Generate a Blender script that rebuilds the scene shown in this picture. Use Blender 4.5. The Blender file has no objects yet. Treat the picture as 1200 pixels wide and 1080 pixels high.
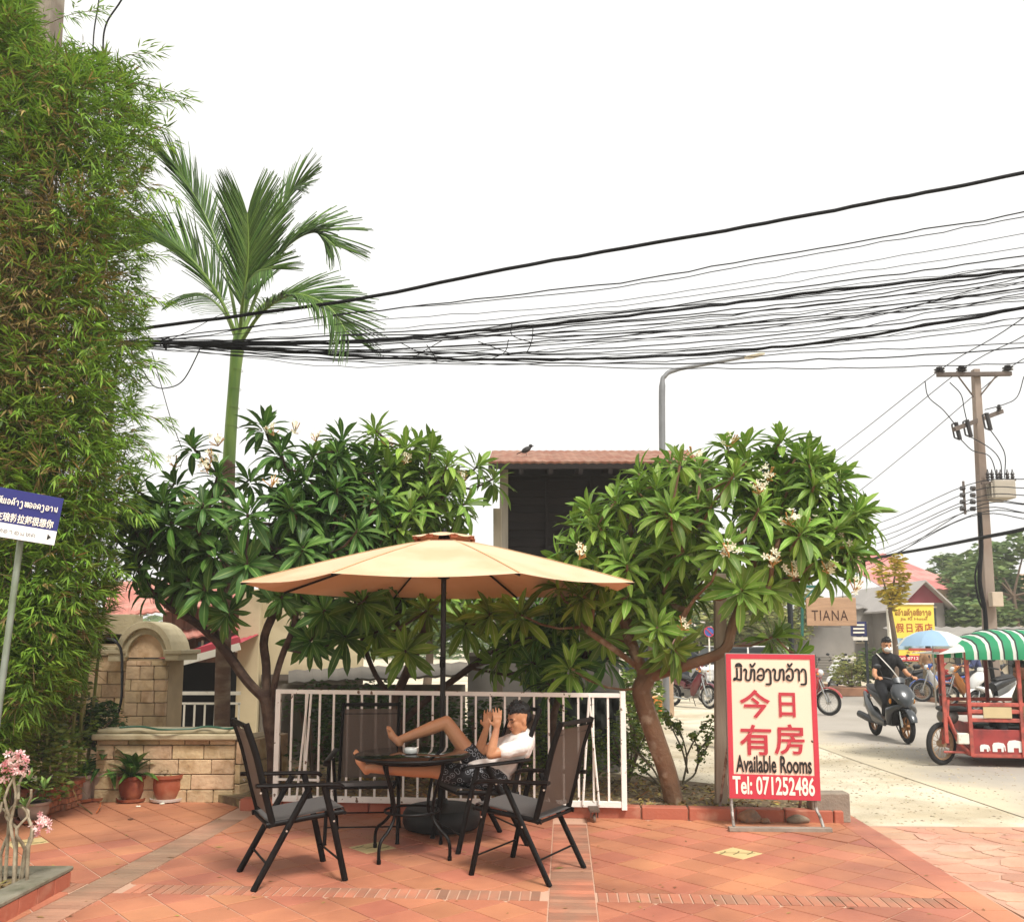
import bpy, bmesh, math, random
import numpy as np
from mathutils import Vector, Matrix, Euler
R = math.radians
random.seed(7); rng = np.random.default_rng(7)
SC = bpy.context.scene
COL = SC.collection
# ------------------------------------------------------------------ camera, light, exposure
F, HY, PITCH, SHIFT = 1000.0, 752.0, R(7), 89.2
CAMZ = 1.6
cd = bpy.data.cameras.new('camera'); cam = bpy.data.objects.new('camera', cd); COL.objects.link(cam)
cam.location = (0, 0, CAMZ); cam.rotation_euler = (R(90)+PITCH, 0, 0)
cd.sensor_fit = 'HORIZONTAL'; cd.sensor_width = 36; cd.lens = 36*F/1200; cd.shift_y = SHIFT/1200
cd.clip_end = 900; cd.clip_start = .05
SC.camera = cam
SUN_EL, SUN_AZ = R(56), R(150)      # azimuth clockwise from +Y (north)
w = bpy.data.worlds.new('World'); SC.world = w; w.use_nodes = True
nt = w.node_tree; nt.nodes.clear()
sky = nt.nodes.new('ShaderNodeTexSky'); sky.sky_type = 'NISHITA'; sky.sun_disc = False
sky.sun_elevation = SUN_EL; sky.sun_rotation = SUN_AZ; sky.dust_density = 6; sky.air_density = 1.0; sky.ozone_density = 1
hsv = nt.nodes.new('ShaderNodeHueSaturation'); hsv.inputs['Saturation'].default_value = .12
mx = nt.nodes.new('ShaderNodeMix'); mx.data_type = 'RGBA'; mx.blend_type = 'MIX'
mx.inputs[0].default_value = .8; mx.inputs[7].default_value = (8.6, 8.5, 8.2, 1)   # thick even cloud
bg = nt.nodes.new('ShaderNodeBackground'); bg.inputs['Strength'].default_value = .092
wo = nt.nodes.new('ShaderNodeOutputWorld')
nt.links.new(sky.outputs[0], hsv.inputs['Color']); nt.links.new(hsv.outputs[0], mx.inputs[6])
nt.links.new(mx.outputs[2], bg.inputs[0]); nt.links.new(bg.outputs[0], wo.inputs[0])
sd = bpy.data.lights.new('sun', 'SUN'); sun = bpy.data.objects.new('sun', sd); COL.objects.link(sun)
sd.energy = 2.3; sd.angle = R(14); sd.color = (1, .96, .9)
sun.rotation_euler = (R(90)-SUN_EL, 0, math.pi-SUN_AZ)
SC.view_settings.view_transform = 'Standard'; SC.view_settings.look = 'None'
SC.view_settings.exposure = .74; SC.view_settings.gamma = 1; SC.view_settings.use_curve_mapping = False
SC.render.engine = 'CYCLES'
SC.cycles.use_denoising = True
try: SC.cycles.denoiser = 'OPENIMAGEDENOISE'
except Exception: pass
SC.cycles.max_bounces = 6; SC.cycles.transparent_max_bounces = 12
# ------------------------------------------------------------------ pixel -> world
_u = Vector((0, -math.sin(PITCH), math.cos(PITCH))); _f = Vector((0, math.cos(PITCH), math.sin(PITCH)))
def ray(x, y):
    return Vector((1, 0, 0))*((x-600)/F) + _u*((540-y+SHIFT)/F) + _f
def P(x, y, Y):
    d = ray(x, y); return Vector((0, 0, CAMZ)) + d*(Y/d.y)
def G(x, y, z=0.0):
    d = ray(x, y); return Vector((0, 0, CAMZ)) + d*((z-CAMZ)/d.z)
V = Vector
def srgb(h):
    if isinstance(h, tuple): return h
    c = [int(h[i:i+2], 16)/255 for i in (1, 3, 5)]
    return tuple(x/12.92 if x <= .04045 else ((x+.055)/1.055)**2.4 for x in c)
# ------------------------------------------------------------------ materials
MATS = {}
def mat(name, col, rough=.6, var=.12, scale=4.0, bump=0.0, bscale=40.0, metal=0.0, rnd=0.0, trans=0.0, coord='Object', col2=None,
        c2scale=3.0, c2lo=.45, c2hi=.62, spec=.5, huevar=0.0, tcol=None, coat=0.0, stretch=None, detail=4):
    if name in MATS: return MATS[name]
    m = bpy.data.materials.new(name); m.use_nodes = True; t = m.node_tree; N = t.nodes; L = t.links
    b = N['Principled BSDF']; b.inputs['Roughness'].default_value = rough; b.inputs['Metallic'].default_value = metal
    b.inputs['Specular IOR Level'].default_value = spec
    if coat: b.inputs['Coat Weight'].default_value = coat
    c = srgb(col)
    if coord == 'World':
        g = N.new('ShaderNodeNewGeometry'); co = g.outputs['Position']
    else:
        g = N.new('ShaderNodeTexCoord'); co = g.outputs['Object']
    if stretch:
        mp = N.new('ShaderNodeMapping'); mp.inputs['Scale'].default_value = stretch; L.new(co, mp.inputs[0]); co = mp.outputs[0]
    rgb = N.new('ShaderNodeRGB'); rgb.outputs[0].default_value = (*c, 1); cur = rgb.outputs[0]
    def noise(s, d=detail):
        n = N.new('ShaderNodeTexNoise'); n.inputs['Scale'].default_value = s; n.inputs['Detail'].default_value = d; L.new(co, n.inputs['Vector']); return n
    if col2 is not None:
        n = noise(c2scale, 6); r = N.new('ShaderNodeMapRange'); r.inputs[1].default_value = c2lo; r.inputs[2].default_value = c2hi
        L.new(n.outputs[0], r.inputs[0]); mxx = N.new('ShaderNodeMix'); mxx.data_type = 'RGBA'
        L.new(r.outputs[0], mxx.inputs[0]); L.new(cur, mxx.inputs[6]); mxx.inputs[7].default_value = (*srgb(col2), 1); cur = mxx.outputs[2]
    h = N.new('ShaderNodeHueSaturation'); L.new(cur, h.inputs['Color']); val = None
    if var:
        n = noise(scale); r = N.new('ShaderNodeMapRange'); r.inputs[1].default_value = .25; r.inputs[2].default_value = .75
        r.inputs[3].default_value = 1-var; r.inputs[4].default_value = 1+var; L.new(n.outputs[0], r.inputs[0]); val = r.outputs[0]
    if rnd or huevar:
        oi = N.new('ShaderNodeObjectInfo'); at = N.new('ShaderNodeAttribute'); at.attribute_name = 'rnd'
        a = N.new('ShaderNodeMath'); a.operation = 'ADD'; L.new(oi.outputs['Random'], a.inputs[0]); L.new(at.outputs['Fac'], a.inputs[1])
        fr = N.new('ShaderNodeMath'); fr.operation = 'FRACT'; L.new(a.outputs[0], fr.inputs[0])
        r = N.new('ShaderNodeMapRange'); r.inputs[3].default_value = 1-rnd; r.inputs[4].default_value = 1+rnd; L.new(fr.outputs[0], r.inputs[0])
        if val:
            mu = N.new('ShaderNodeMath'); mu.operation = 'MULTIPLY'; L.new(val, mu.inputs[0]); L.new(r.outputs[0], mu.inputs[1]); val = mu.outputs[0]
        else: val = r.outputs[0]
        if huevar:
            m7 = N.new('ShaderNodeMath'); m7.operation = 'MULTIPLY'; m7.inputs[1].default_value = 7.31; L.new(fr.outputs[0], m7.inputs[0])
            f2 = N.new('ShaderNodeMath'); f2.operation = 'FRACT'; L.new(m7.outputs[0], f2.inputs[0])
            r2 = N.new('ShaderNodeMapRange'); r2.inputs[3].default_value = .5-huevar; r2.inputs[4].default_value = .5+huevar
            L.new(f2.outputs[0], r2.inputs[0]); L.new(r2.outputs[0], h.inputs['Hue'])
    if val: L.new(val, h.inputs['Value'])
    L.new(h.outputs[0], b.inputs['Base Color'])
    if bump:
        n = noise(bscale, 5); bp = N.new('ShaderNodeBump'); bp.inputs['Strength'].default_value = bump; bp.inputs['Distance'].default_value = .02
        L.new(n.outputs[0], bp.inputs['Height']); L.new(bp.outputs[0], b.inputs['Normal'])
    if trans:
        tr = N.new('ShaderNodeBsdfTranslucent'); ms = N.new('ShaderNodeMixShader'); ms.inputs[0].default_value = trans
        if tcol: tr.inputs[0].default_value = (*srgb(tcol), 1)
        else: L.new(h.outputs[0], tr.inputs[0])
        L.new(b.outputs[0], ms.inputs[1]); L.new(tr.outputs[0], ms.inputs[2]); L.new(ms.outputs[0], N['Material Output'].inputs[0])
    MATS[name] = m; return m
def leafmat(name, c1, c2, rib, rough=.38, trans=.22, rnd=.3):
    """leaf: hue between two greens per leaf, pale midrib down the middle (UV)"""
    m = mat(name, c1, rough=rough, spec=.28, var=.1, scale=9, rnd=rnd, huevar=.012, trans=trans)
    t = m.node_tree; N = t.nodes; L = t.links
    hs = [n for n in N if n.type == 'HUE_SAT'][0]; fr = [n for n in N if n.type == 'MATH' and n.operation == 'FRACT'][0]
    src = hs.inputs['Color'].links[0].from_socket
    mxx = N.new('ShaderNodeMix'); mxx.data_type = 'RGBA'; m3 = N.new('ShaderNodeMath'); m3.operation = 'MULTIPLY'; m3.inputs[1].default_value = 3.7
    f3 = N.new('ShaderNodeMath'); f3.operation = 'FRACT'; L.new(fr.outputs[0], m3.inputs[0]); L.new(m3.outputs[0], f3.inputs[0])
    L.new(f3.outputs[0], mxx.inputs[0]); L.new(src, mxx.inputs[6]); mxx.inputs[7].default_value = (*srgb(c2), 1)
    uv = N.new('ShaderNodeUVMap'); sp = N.new('ShaderNodeSeparateXYZ'); L.new(uv.outputs[0], sp.inputs[0])
    d = N.new('ShaderNodeMath'); d.operation = 'SUBTRACT'; d.inputs[1].default_value = .5; L.new(sp.outputs[0], d.inputs[0])
    ab = N.new('ShaderNodeMath'); ab.operation = 'ABSOLUTE'; L.new(d.outputs[0], ab.inputs[0])
    r = N.new('ShaderNodeMapRange'); r.inputs[1].default_value = .02; r.inputs[2].default_value = .07; r.inputs[3].default_value = .75; r.inputs[4].default_value = 0
    L.new(ab.outputs[0], r.inputs[0]); m4 = N.new('ShaderNodeMix'); m4.data_type = 'RGBA'
    L.new(r.outputs[0], m4.inputs[0]); L.new(mxx.outputs[2], m4.inputs[6]); m4.inputs[7].default_value = (*srgb(rib), 1)
    L.new(m4.outputs[2], hs.inputs['Color']); return m
# ------------------------------------------------------------------ objects
MW = {}
def tag(o, label=None, cat=None, group=None, kind=None):
    for k, v in (('label', label), ('category', cat), ('group', group), ('kind', kind)):
        if v: o[k] = v
    return o
def thing(name, label, cat, loc=(0, 0, 0), rz=0.0, group=None):
    o = bpy.data.objects.new(name, None); COL.objects.link(o); o.empty_display_size = .1
    o.location = loc; o.rotation_euler = (0, 0, rz); MW[o.name] = Matrix.Translation(V(loc)) @ Matrix.Rotation(rz, 4, 'Z')
    return tag(o, label, cat, group)
def link(name, me, parent=None, M=None):
    """link mesh; M = matrix in the parent's space (or world for top level)"""
    o = bpy.data.objects.new(name, me); COL.objects.link(o)
    if parent is not None: o.parent = parent
    if M is not None: o.matrix_basis = M
    base = MW[parent.name] if parent is not None else Matrix()
    MW[o.name] = base @ (M if M is not None else Matrix()); return o
def inv(parent): return MW[parent.name].inverted() if parent is not None else Matrix()
def frame(d, up=(0, 0, 1)):
    d = V(d).normalized(); u = V(up)
    if abs(d.dot(u)) > .98: u = V((1, 0, 0))
    s = d.cross(u).normalized(); u = s.cross(d).normalized(); return d, s, u
def smooth_path(pts, n=6):
    pts = [V(p) for p in pts]
    if len(pts) < 3: return pts
    out = []; q = [pts[0]*2-pts[1]] + pts + [pts[-1]*2-pts[-2]]
    for i in range(1, len(q)-2):
        for k in range(n):
            t = k/n; a, b, c, d = q[i-1], q[i], q[i+1], q[i+2]
            out.append(.5*((2*b)+(c-a)*t+(2*a-5*b+4*c-d)*t*t+(3*b-a-3*c+d)*t**3))
    out.append(pts[-1]); return out
class MB:
    def __init__(s): s.v = []; s.f = []
    def add(s, vs, fs):
        o = len(s.v); s.v.extend(tuple(v) for v in vs); s.f.extend(tuple(i+o for i in f) for f in fs); return s
    def box(s, c, d, M=None, taper=None):
        c = V(c); x, y, z = (k/2 for k in d); vs = []
        for sz in (-1, 1):
            for sx, sy in ((-1, -1), (1, -1), (1, 1), (-1, 1)):
                k = taper if (taper and sz > 0) else 1
                p = V((sx*x*k, sy*y*k, sz*z)); vs.append(c + (M @ p if M else p))
        return s.add(vs, [(3, 2, 1, 0), (4, 5, 6, 7), (0, 1, 5, 4), (1, 2, 6, 5), (2, 3, 7, 6), (3, 0, 4, 7)])
    def prism(s, poly, z0, z1, M=None):
        n = len(poly); vs = [V((x, y, z0)) for x, y in poly]+[V((x, y, z1)) for x, y in poly]
        if M: vs = [M @ v for v in vs]
        return s.add(vs, [tuple(range(n-1, -1, -1)), tuple(range(n, 2*n))]+[(i, (i+1) % n, n+(i+1) % n, n+i) for i in range(n)])
    def tube(s, pts, r, n=8, cap=True, flat=1.0, up=(0, 0, 1), rot=0.0):
        """r: number, list, or list of (a, b) pairs: half-size along side and up"""
        pts = [V(p) for p in pts]; m = len(pts); vs = []; prev = None
        for i, p in enumerate(pts):
            d = (pts[min(i+1, m-1)]-pts[max(i-1, 0)])
            if d.length < 1e-9: d = V((0, 0, 1))
            d.normalize()
            if prev is None: _, sd_, uu = frame(d, up)
            else:
                sd_ = prev - d*prev.dot(d)
                if sd_.length < 1e-6: _, sd_, uu = frame(d, up)
                sd_.normalize(); uu = sd_.cross(d)
            prev = sd_; q = r[i] if isinstance(r, (list, tuple)) else r
            ra, rb = q if isinstance(q, (list, tuple)) else (q, q*flat)
            for k in range(n):
                a = 2*math.pi*k/n+rot; vs.append(p+sd_*math.cos(a)*ra+uu*math.sin(a)*rb)
        fs = [(i*n+k, i*n+(k+1) % n, (i+1)*n+(k+1) % n, (i+1)*n+k) for i in range(m-1) for k in range(n)]
        if cap: fs += [tuple(range(n-1, -1, -1)), tuple(range((m-1)*n, m*n))]
        return s.add(vs, fs)
    def bar(s, a, b, wd, ht, up=(0, 0, 1)):
        k = math.sqrt(2); return s.tube([a, b], [(wd/2*k, ht/2*k)]*2, 4, up=up, rot=math.pi/4)
    def lathe(s, prof, c=(0, 0, 0), n=20, M=None, wob=0.0):
        vs = []; c = V(c)
        for j, (r, z) in enumerate(prof):
            for k in range(n):
                a = 2*math.pi*k/n; rr = r*(1+wob*math.sin(a*n/2)); p = V((rr*math.cos(a), rr*math.sin(a), z)); vs.append(c+(M @ p if M else p))
        m = len(prof); fs = [(i*n+k, i*n+(k+1) % n, (i+1)*n+(k+1) % n, (i+1)*n+k) for i in range(m-1) for k in range(n)]
        fs += [tuple(range(n-1, -1, -1)), tuple(range((m-1)*n, m*n))]
        return s.add(vs, fs)
    def ell(s, c, r, n=12, m=8, M=None):
        c = V(c); vs = [c+(M @ V((0, 0, -r[2])) if M else V((0, 0, -r[2])))]
        for j in range(1, m):
            t = math.pi*j/m-math.pi/2
            for k in range(n):
                a = 2*math.pi*k/n; p = V((r[0]*math.cos(t)*math.cos(a), r[1]*math.cos(t)*math.sin(a), r[2]*math.sin(t))); vs.append(c+(M @ p if M else p))
        p = V((0, 0, r[2])); vs.append(c+(M @ p if M else p)); last = len(vs)-1
        fs = [(0, 1+(k+1) % n, 1+k) for k in range(n)]
        fs += [(1+j*n+k, 1+j*n+(k+1) % n, 1+(j+1)*n+(k+1) % n, 1+(j+1)*n+k) for j in range(m-2) for k in range(n)]
        fs += [(1+(m-2)*n+k, 1+(m-2)*n+(k+1) % n, last) for k in range(n)]
        return s.add(vs, fs)
    def cap(s, a, ra, b, rb, n=12):
        """tapered capsule"""
        a, b = V(a), V(b); d, sd_, uu = frame(b-a); pts = []; rr = []
        for t in (-90, -60, -30, 0): pts.append(a+d*ra*math.sin(R(t))); rr.append(max(ra*math.cos(R(t)), 1e-4))
        for t in (0, 30, 60, 90): pts.append(b+d*rb*math.sin(R(t))); rr.append(max(rb*math.cos(R(t)), 1e-4))
        vs = []
        for p, q in zip(pts, rr):
            for k in range(n):
                g = 2*math.pi*k/n; vs.append(p+sd_*math.cos(g)*q+uu*math.sin(g)*q)
        m = len(pts); fs = [(i*n+k, i*n+(k+1) % n, (i+1)*n+(k+1) % n, (i+1)*n+k) for i in range(m-1) for k in range(n)]
        fs += [tuple(range(n-1, -1, -1)), tuple(range((m-1)*n, m*n))]
        return s.add(vs, fs)
    def torus(s, c, R_, r, axis=(0, 1, 0), n=24, m=8, flat=1.0):
        c = V(c); ax, s1, s2 = frame(axis); vs = []
        for i in range(n):
            a = 2*math.pi*i/n; o = s1*math.cos(a)+s2*math.sin(a)
            for k in range(m):
                b = 2*math.pi*k/m; vs.append(c+o*(R_+r*math.cos(b))+ax*r*flat*math.sin(b))
        return s.add(vs, [(i*m+k, ((i+1) % n)*m+k, ((i+1) % n)*m+(k+1) % m, i*m+(k+1) % m) for i in range(n) for k in range(m)])
    def disc(s, c, r, h, axis=(0, 1, 0), n=20):
        c = V(c); ax = V(axis).normalized(); return s.tube([c-ax*h/2, c+ax*h/2], r, n)
    def xform(s, M): s.v = [tuple(M @ V(v)) for v in s.v]; return s
    def mesh(s, name, mt, M=None, smooth=False, bevel=0, recalc=True):
        me = bpy.data.meshes.new(name); vs = s.v if M is None else [M @ V(v) for v in s.v]
        me.from_pydata([tuple(v) for v in vs], [], s.f)
        if recalc or bevel:
            bm = bmesh.new(); bm.from_mesh(me)
            bmesh.ops.recalc_face_normals(bm, faces=bm.faces)
            if bevel: bmesh.ops.bevel(bm, geom=list(bm.edges), offset=bevel, segments=1, affect='EDGES', clamp_overlap=True)
            bm.to_mesh(me); bm.free()
        if mt: me.materials.append(mt)
        if smooth:
            me.polygons.foreach_set('use_smooth', [True]*len(me.polygons))
            try: me.set_sharp_from_angle(angle=R(smooth if smooth is not True else 45))
            except Exception: pass
        me.update(); return me
    def build(s, name, mt, parent=None, smooth=False, bevel=0, world=False, recalc=True):
        """world=True: vertices are world coordinates"""
        M = inv(parent) if world else None
        return link(name, s.mesh(name, mt, M, smooth, bevel, recalc), parent)
def np_mats(Ms): return np.array([[list(r) for r in m] for m in Ms], dtype=np.float32)
def merged(name, tv, tf, mats, mt, parent=None, uv=None, rnd=None, world=True):
    """many copies of one small template (all faces same size) as one mesh, fast"""
    tv = np.array(tv, np.float32); tf = np.array(tf, np.int32); A = mats if isinstance(mats, np.ndarray) else np_mats(mats)
    if world and parent is not None:
        A = np.einsum('ij,njk->nik', np.array([list(r) for r in inv(parent)], np.float32), A)
    n, nv, (nf, k) = len(A), len(tv), tf.shape
    vs = np.einsum('nij,vj->nvi', A[:, :3, :3], tv)+A[:, None, :3, 3]
    fs = (tf[None]+(np.arange(n)*nv)[:, None, None]).reshape(-1)
    me = bpy.data.meshes.new(name); me.vertices.add(n*nv); me.vertices.foreach_set('co', vs.reshape(-1))
    me.loops.add(n*nf*k); me.loops.foreach_set('vertex_index', fs); me.polygons.add(n*nf)
    me.polygons.foreach_set('loop_start', np.arange(0, n*nf*k, k)); 
    if uv is not None:
        u = me.uv_layers.new(name='UVMap'); U = np.array(uv, np.float32)[tf.reshape(-1)]
        u.data.foreach_set('uv', np.tile(U.reshape(-1), n))
    at = me.attributes.new('rnd', 'FLOAT', 'FACE'); r = rng.random(n).astype(np.float32) if rnd is None else rnd
    at.data.foreach_set('value', np.repeat(r, nf))
    me.materials.append(mt); me.update(calc_edges=True); me.polygons.foreach_set('use_smooth', [True]*len(me.polygons)); me.validate()
    return link(name, me, parent)
def mk(pos, d, s, u, sx=1, sy=1, sz=1):
    """matrix with local x->d, y->s, z->u"""
    d, s, u = d*sx, s*sy, u*sz
    return Matrix(((d.x, s.x, u.x, pos.x), (d.y, s.y, u.y, pos.y), (d.z, s.z, u.z, pos.z), (0, 0, 0, 1)))
def rdir():
    v = V((random.gauss(0, 1), random.gauss(0, 1), random.gauss(0, 1))); return v.normalized()
# ------------------------------------------------------------------ writing
def text_mesh(body, wd, ht, mt, bold=0.0, depth=.001, shear=0.0, spacing=1.0):
    """lettering fitted to a box wd x ht centred on the origin, in the XZ plane, facing -Y"""
    cu = bpy.data.curves.new('lettering', 'FONT'); cu.body = body; cu.size = 1; cu.offset = bold; cu.extrude = 0; cu.shear = shear
    cu.space_character = spacing; cu.resolution_u = 3
    ob = bpy.data.objects.new('lettering', cu); COL.objects.link(ob); dg = bpy.context.evaluated_depsgraph_get()
    me = bpy.data.meshes.new_from_object(ob.evaluated_get(dg)); bpy.data.objects.remove(ob)
    c = np.array([v.co[:] for v in me.vertices]); lo, hi = c.min(0), c.max(0)
    for v in me.vertices:
        x = (v.co.x-lo[0])/(hi[0]-lo[0])-.5; y = (v.co.y-lo[1])/(hi[1]-lo[1])-.5; v.co = (x*wd, -depth, y*ht)
    me.materials.clear(); me.materials.append(mt); return me
def put_text(body, cx, cz, wd, ht, mt, parent, M, name='lettering', bold=.0, off=.004, **k):
    me = text_mesh(body, wd, ht, mt, bold, **k); return link(name, me, parent, M @ Matrix.Translation((cx, -off, cz)))
def strokes_mesh(strokes, wd, mt, y=0):
    """2-D pen strokes (lists of x, z) as flat ribbons with round ends, facing -Y"""
    mb = MB()
    for k, st in enumerate(strokes):
        p = smooth_path([V((a, 0, b)) for a, b in st], 4); L_, R_ = [], []
        for i, q in enumerate(p):
            d = (p[min(i+1, len(p)-1)]-p[max(i-1, 0)]).normalized(); n_ = V((-d.z, 0, d.x))*wd/2
            L_.append(q+n_); R_.append(q-n_)
        yo = y-.00015*k; n = len(p)
        vs = [V((v.x, yo, v.z)) for v in L_+R_]; mb.add(vs, [(i, i+1, n+i+1, n+i) for i in range(n-1)])
        for q in (p[0], p[-1]):
            mb.add([V((q.x+wd/2*math.cos(a*math.pi/4), yo-.00007, q.z+wd/2*math.sin(a*math.pi/4))) for a in range(8)], [tuple(range(8))])
    return mb.mesh('lettering', mt)
LAO = {  # pen strokes of a few letters in a 1 x 1 box, z up
 'ho': [[(.05, .85), (.2, .98), (.28, .8), (.15, .2), (.35, .02), (.55, .2), (.58, .85)], [(.58, .6), (.75, .98), (.9, .8), (.9, 0)]],
 'o': [[(.1, .75), (.4, 1), (.75, .7), (.75, .25), (.4, 0), (.1, .2), (.15, .45), (.5, .45)]],
 'ng': [[(.05, .75), (.3, 1), (.55, .7), (.6, -.3), (.4, -.5), (.05, -.4)]],
 'wo': [[(.05, .8), (.4, 1), (.8, .7), (.8, .2), (.45, 0), (.08, .15), (.08, .5), (.35, .5), (.4, .3)]],
 'aa': [[(.1, .75), (.35, 1), (.6, .7), (.6, 0)]],
 'mo': [[(.25, 1), (.25, .2), (.05, .05), (.15, .0), (.3, .15), (.75, .02), (.75, 1)]],
 'yo': [[(.1, 1), (.3, .7), (.1, .4), (.2, .05), (.6, .05), (.8, .4), (.8, 1)]],
 'no': [[(.1, .9), (.25, .3), (.1, .05), (.35, .3), (.75, .0), (.75, 1)]],
 'kho': [[(.1, 0), (.1, .7), (.4, 1), (.75, .75), (.75, 0)], [(.1, .35), (.4, .5), (.4, .2)]]}
def lao_line(seq, x0, x1, z0, ht, marks=(1, 4, 7)):
    out = []; w_ = (x1-x0)/len(seq)
    for i, k in enumerate(seq):
        for st in LAO[k]: out.append([(x0+(i+a*.88)*w_, z0+b*ht) for a, b in st])
        if i in marks: out.append([(x0+(i+.3)*w_, z0+ht*1.35), (x0+(i+.5)*w_, z0+ht*1.15), (x0+(i+.8)*w_, z0+ht*1.45)])
    return out
# ================================================================== ground, patio, bed, road
m_sand = mat('sand', '#cfc3ab', .95, .14, 2.5, bump=.5, bscale=25, coord='World', col2='#b5a78c', c2scale=.9)
m_road = mat('road_concrete', '#aaa297', .9, .09, .5, bump=.15, bscale=60, coord='World', col2='#968e82', c2scale=.35, c2lo=.4, c2hi=.7)
m_mortar = mat('mortar', '#c09a82', .95, .1, 3, coord='World')
m_tile = mat('terracotta', '#b9785a', .58, .13, 2.2, bump=.15, bscale=45, rnd=.08, huevar=.008, coord='World', col2='#995f49', c2scale=1.0, c2lo=.42, c2hi=.64, spec=.4)
m_brickp = mat('paver_brick', '#9a7059', .8, .12, 6, bump=.2, bscale=50, rnd=.18, coord='World', col2='#b06f55', c2scale=2.0, c2lo=.42, c2hi=.6)
m_mossbrick = mat('stained_brick', '#8d715b', .8, .15, 4, bump=.2, bscale=50, rnd=.15, coord='World', col2='#a67a62', c2scale=1.6, c2lo=.4, c2hi=.65)
m_inlay = mat('cream_inlay', '#c9b27e', .7, .1, 8, coord='World')
m_inlayd = mat('inlay_pattern', '#7e7048', .8, .1, 8)
m_stamp = mat('stamped_stone', '#bb8b72', .85, .1, 3, bump=.3, bscale=35, rnd=.14, huevar=.01, coord='World', col2='#c7ab90', c2scale=1.1, c2lo=.5, c2hi=.7)
m_kerb = mat('kerb_red', '#a85f48', .75, .12, 3, bump=.2, bscale=40, rnd=.1, coord='World', col2='#c08a70', c2scale=5, c2lo=.55, c2hi=.75)
m_soil = mat('soil', '#6b5840', .95, .3, 6, bump=.8, bscale=25, coord='World', col2='#8d7d58', c2scale=9, c2lo=.5, c2hi=.6)
m_capm = mat('mossy_cap', '#7e7867', .9, .2, 6, bump=.5, bscale=35, coord='World', col2='#5c5a45', c2scale=4)
def dust_edge(m):
    t = m.node_tree; N = t.nodes; L = t.links; h = [n for n in N if n.type == 'HUE_SAT'][0]; src = h.inputs['Color'].links[0].from_socket
    g = N.new('ShaderNodeNewGeometry'); sp = N.new('ShaderNodeSeparateXYZ'); L.new(g.outputs['Position'], sp.inputs[0]); n = N.new('ShaderNodeTexNoise'); n.inputs['Scale'].default_value = .8; n.inputs['Detail'].default_value = 7
    L.new(g.outputs['Position'], n.inputs['Vector']); a = N.new('ShaderNodeMath'); a.operation = 'MULTIPLY_ADD'; a.inputs[1].default_value = -3.2; L.new(n.outputs[0], a.inputs[0]); L.new(sp.outputs[0], a.inputs[2])
    r = N.new('ShaderNodeMapRange'); r.inputs[1].default_value = 3.1; r.inputs[2].default_value = 4.3; r.inputs[3].default_value = 1; r.inputs[4].default_value = 0; L.new(a.outputs[0], r.inputs[0])
    x = N.new('ShaderNodeMix'); x.data_type = 'RGBA'; L.new(r.outputs[0], x.inputs[0]); L.new(src, x.inputs[6]); x.inputs[7].default_value = (*srgb('#c6b99e'), 1); L.new(x.outputs[2], h.inputs['Color'])
dust_edge(m_road)
def sheet(name, poly, z, m, th=0.0):
    mb = MB()
    if th: mb.prism(poly, z-th, z)
    else: mb.add([(x, y, z) for x, y in poly], [tuple(range(len(poly)))])
    o = mb.build(name, m, recalc=False); tag(o, kind='structure'); return o
sheet('ground', [(-300, -60), (350, -60), (350, 500), (-300, 500)], -.016, m_sand)
# road: a slightly curving strip beside the patio, built from sections
def road_x(y): return .0022*max(y-26, 0)**2
rd = MB(); ys = [-20, 0, 6, 12, 18, 24, 30, 36, 44, 54, 70, 90, 120]
for y in ys: rd.v += [(4.95+.25*math.sin(y*.9)-road_x(y)*.9, y, -.009), (11.3-road_x(y), y, -.009)]
rd.f = [(2*i, 2*i+1, 2*i+3, 2*i+2) for i in range(len(ys)-1)]
tag(rd.build('road', m_road, recalc=False), kind='structure')
# far kerb of the road
kb = MB()
for i in range(5, 12):
    y0, y1 = ys[i-1], ys[i]
    if y0 >= 18: kb.tube([(11.4-road_x(y0), y0, .05), (11.4-road_x(y1), y1, .05)], [(.09, .08)]*2, 4, rot=math.pi/4)
tag(kb.build('kerb_far', mat('kerb_brick', '#a0765c', .9, .2, 4), recalc=True), kind='structure')
# ---- patio
GR = R(-3.5); GO = V((.38, 5.63, 0))
gx = V((math.cos(GR), math.sin(GR), 0)); gy = V((-math.sin(GR), math.cos(GR), 0))
def g2w(a, b, z=0): return GO+gx*a+gy*b+V((0, 0, z))
base_poly = [g2w(a, b) for a, b in ((-9, -3), (2.62, -3), (2.62, 2.28), (1.8, 2.3), (-2.7, 2.95), (-3.2, 3.3), (-9, 3.6))]
patio = sheet('patio', [(p.x, p.y) for p in base_poly], .001, m_mortar, .05)
def clip(poly, a, b, c):          # keep a*x+b*y<=c
    out = []
    for i in range(len(poly)):
        p, q = poly[i], poly[(i+1) % len(poly)]; dp, dq = a*p[0]+b*p[1]-c, a*q[0]+b*q[1]-c
        if dp <= 0: out.append(p)
        if dp*dq < 0: t = dp/(dp-dq); out.append((p[0]+(q[0]-p[0])*t, p[1]+(q[1]-p[1])*t))
    return out
def area(p): return abs(sum(p[i][0]*p[(i+1) % len(p)][1]-p[(i+1) % len(p)][0]*p[i][1] for i in range(len(p))))/2
TS = .268; TJ = .010
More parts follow.
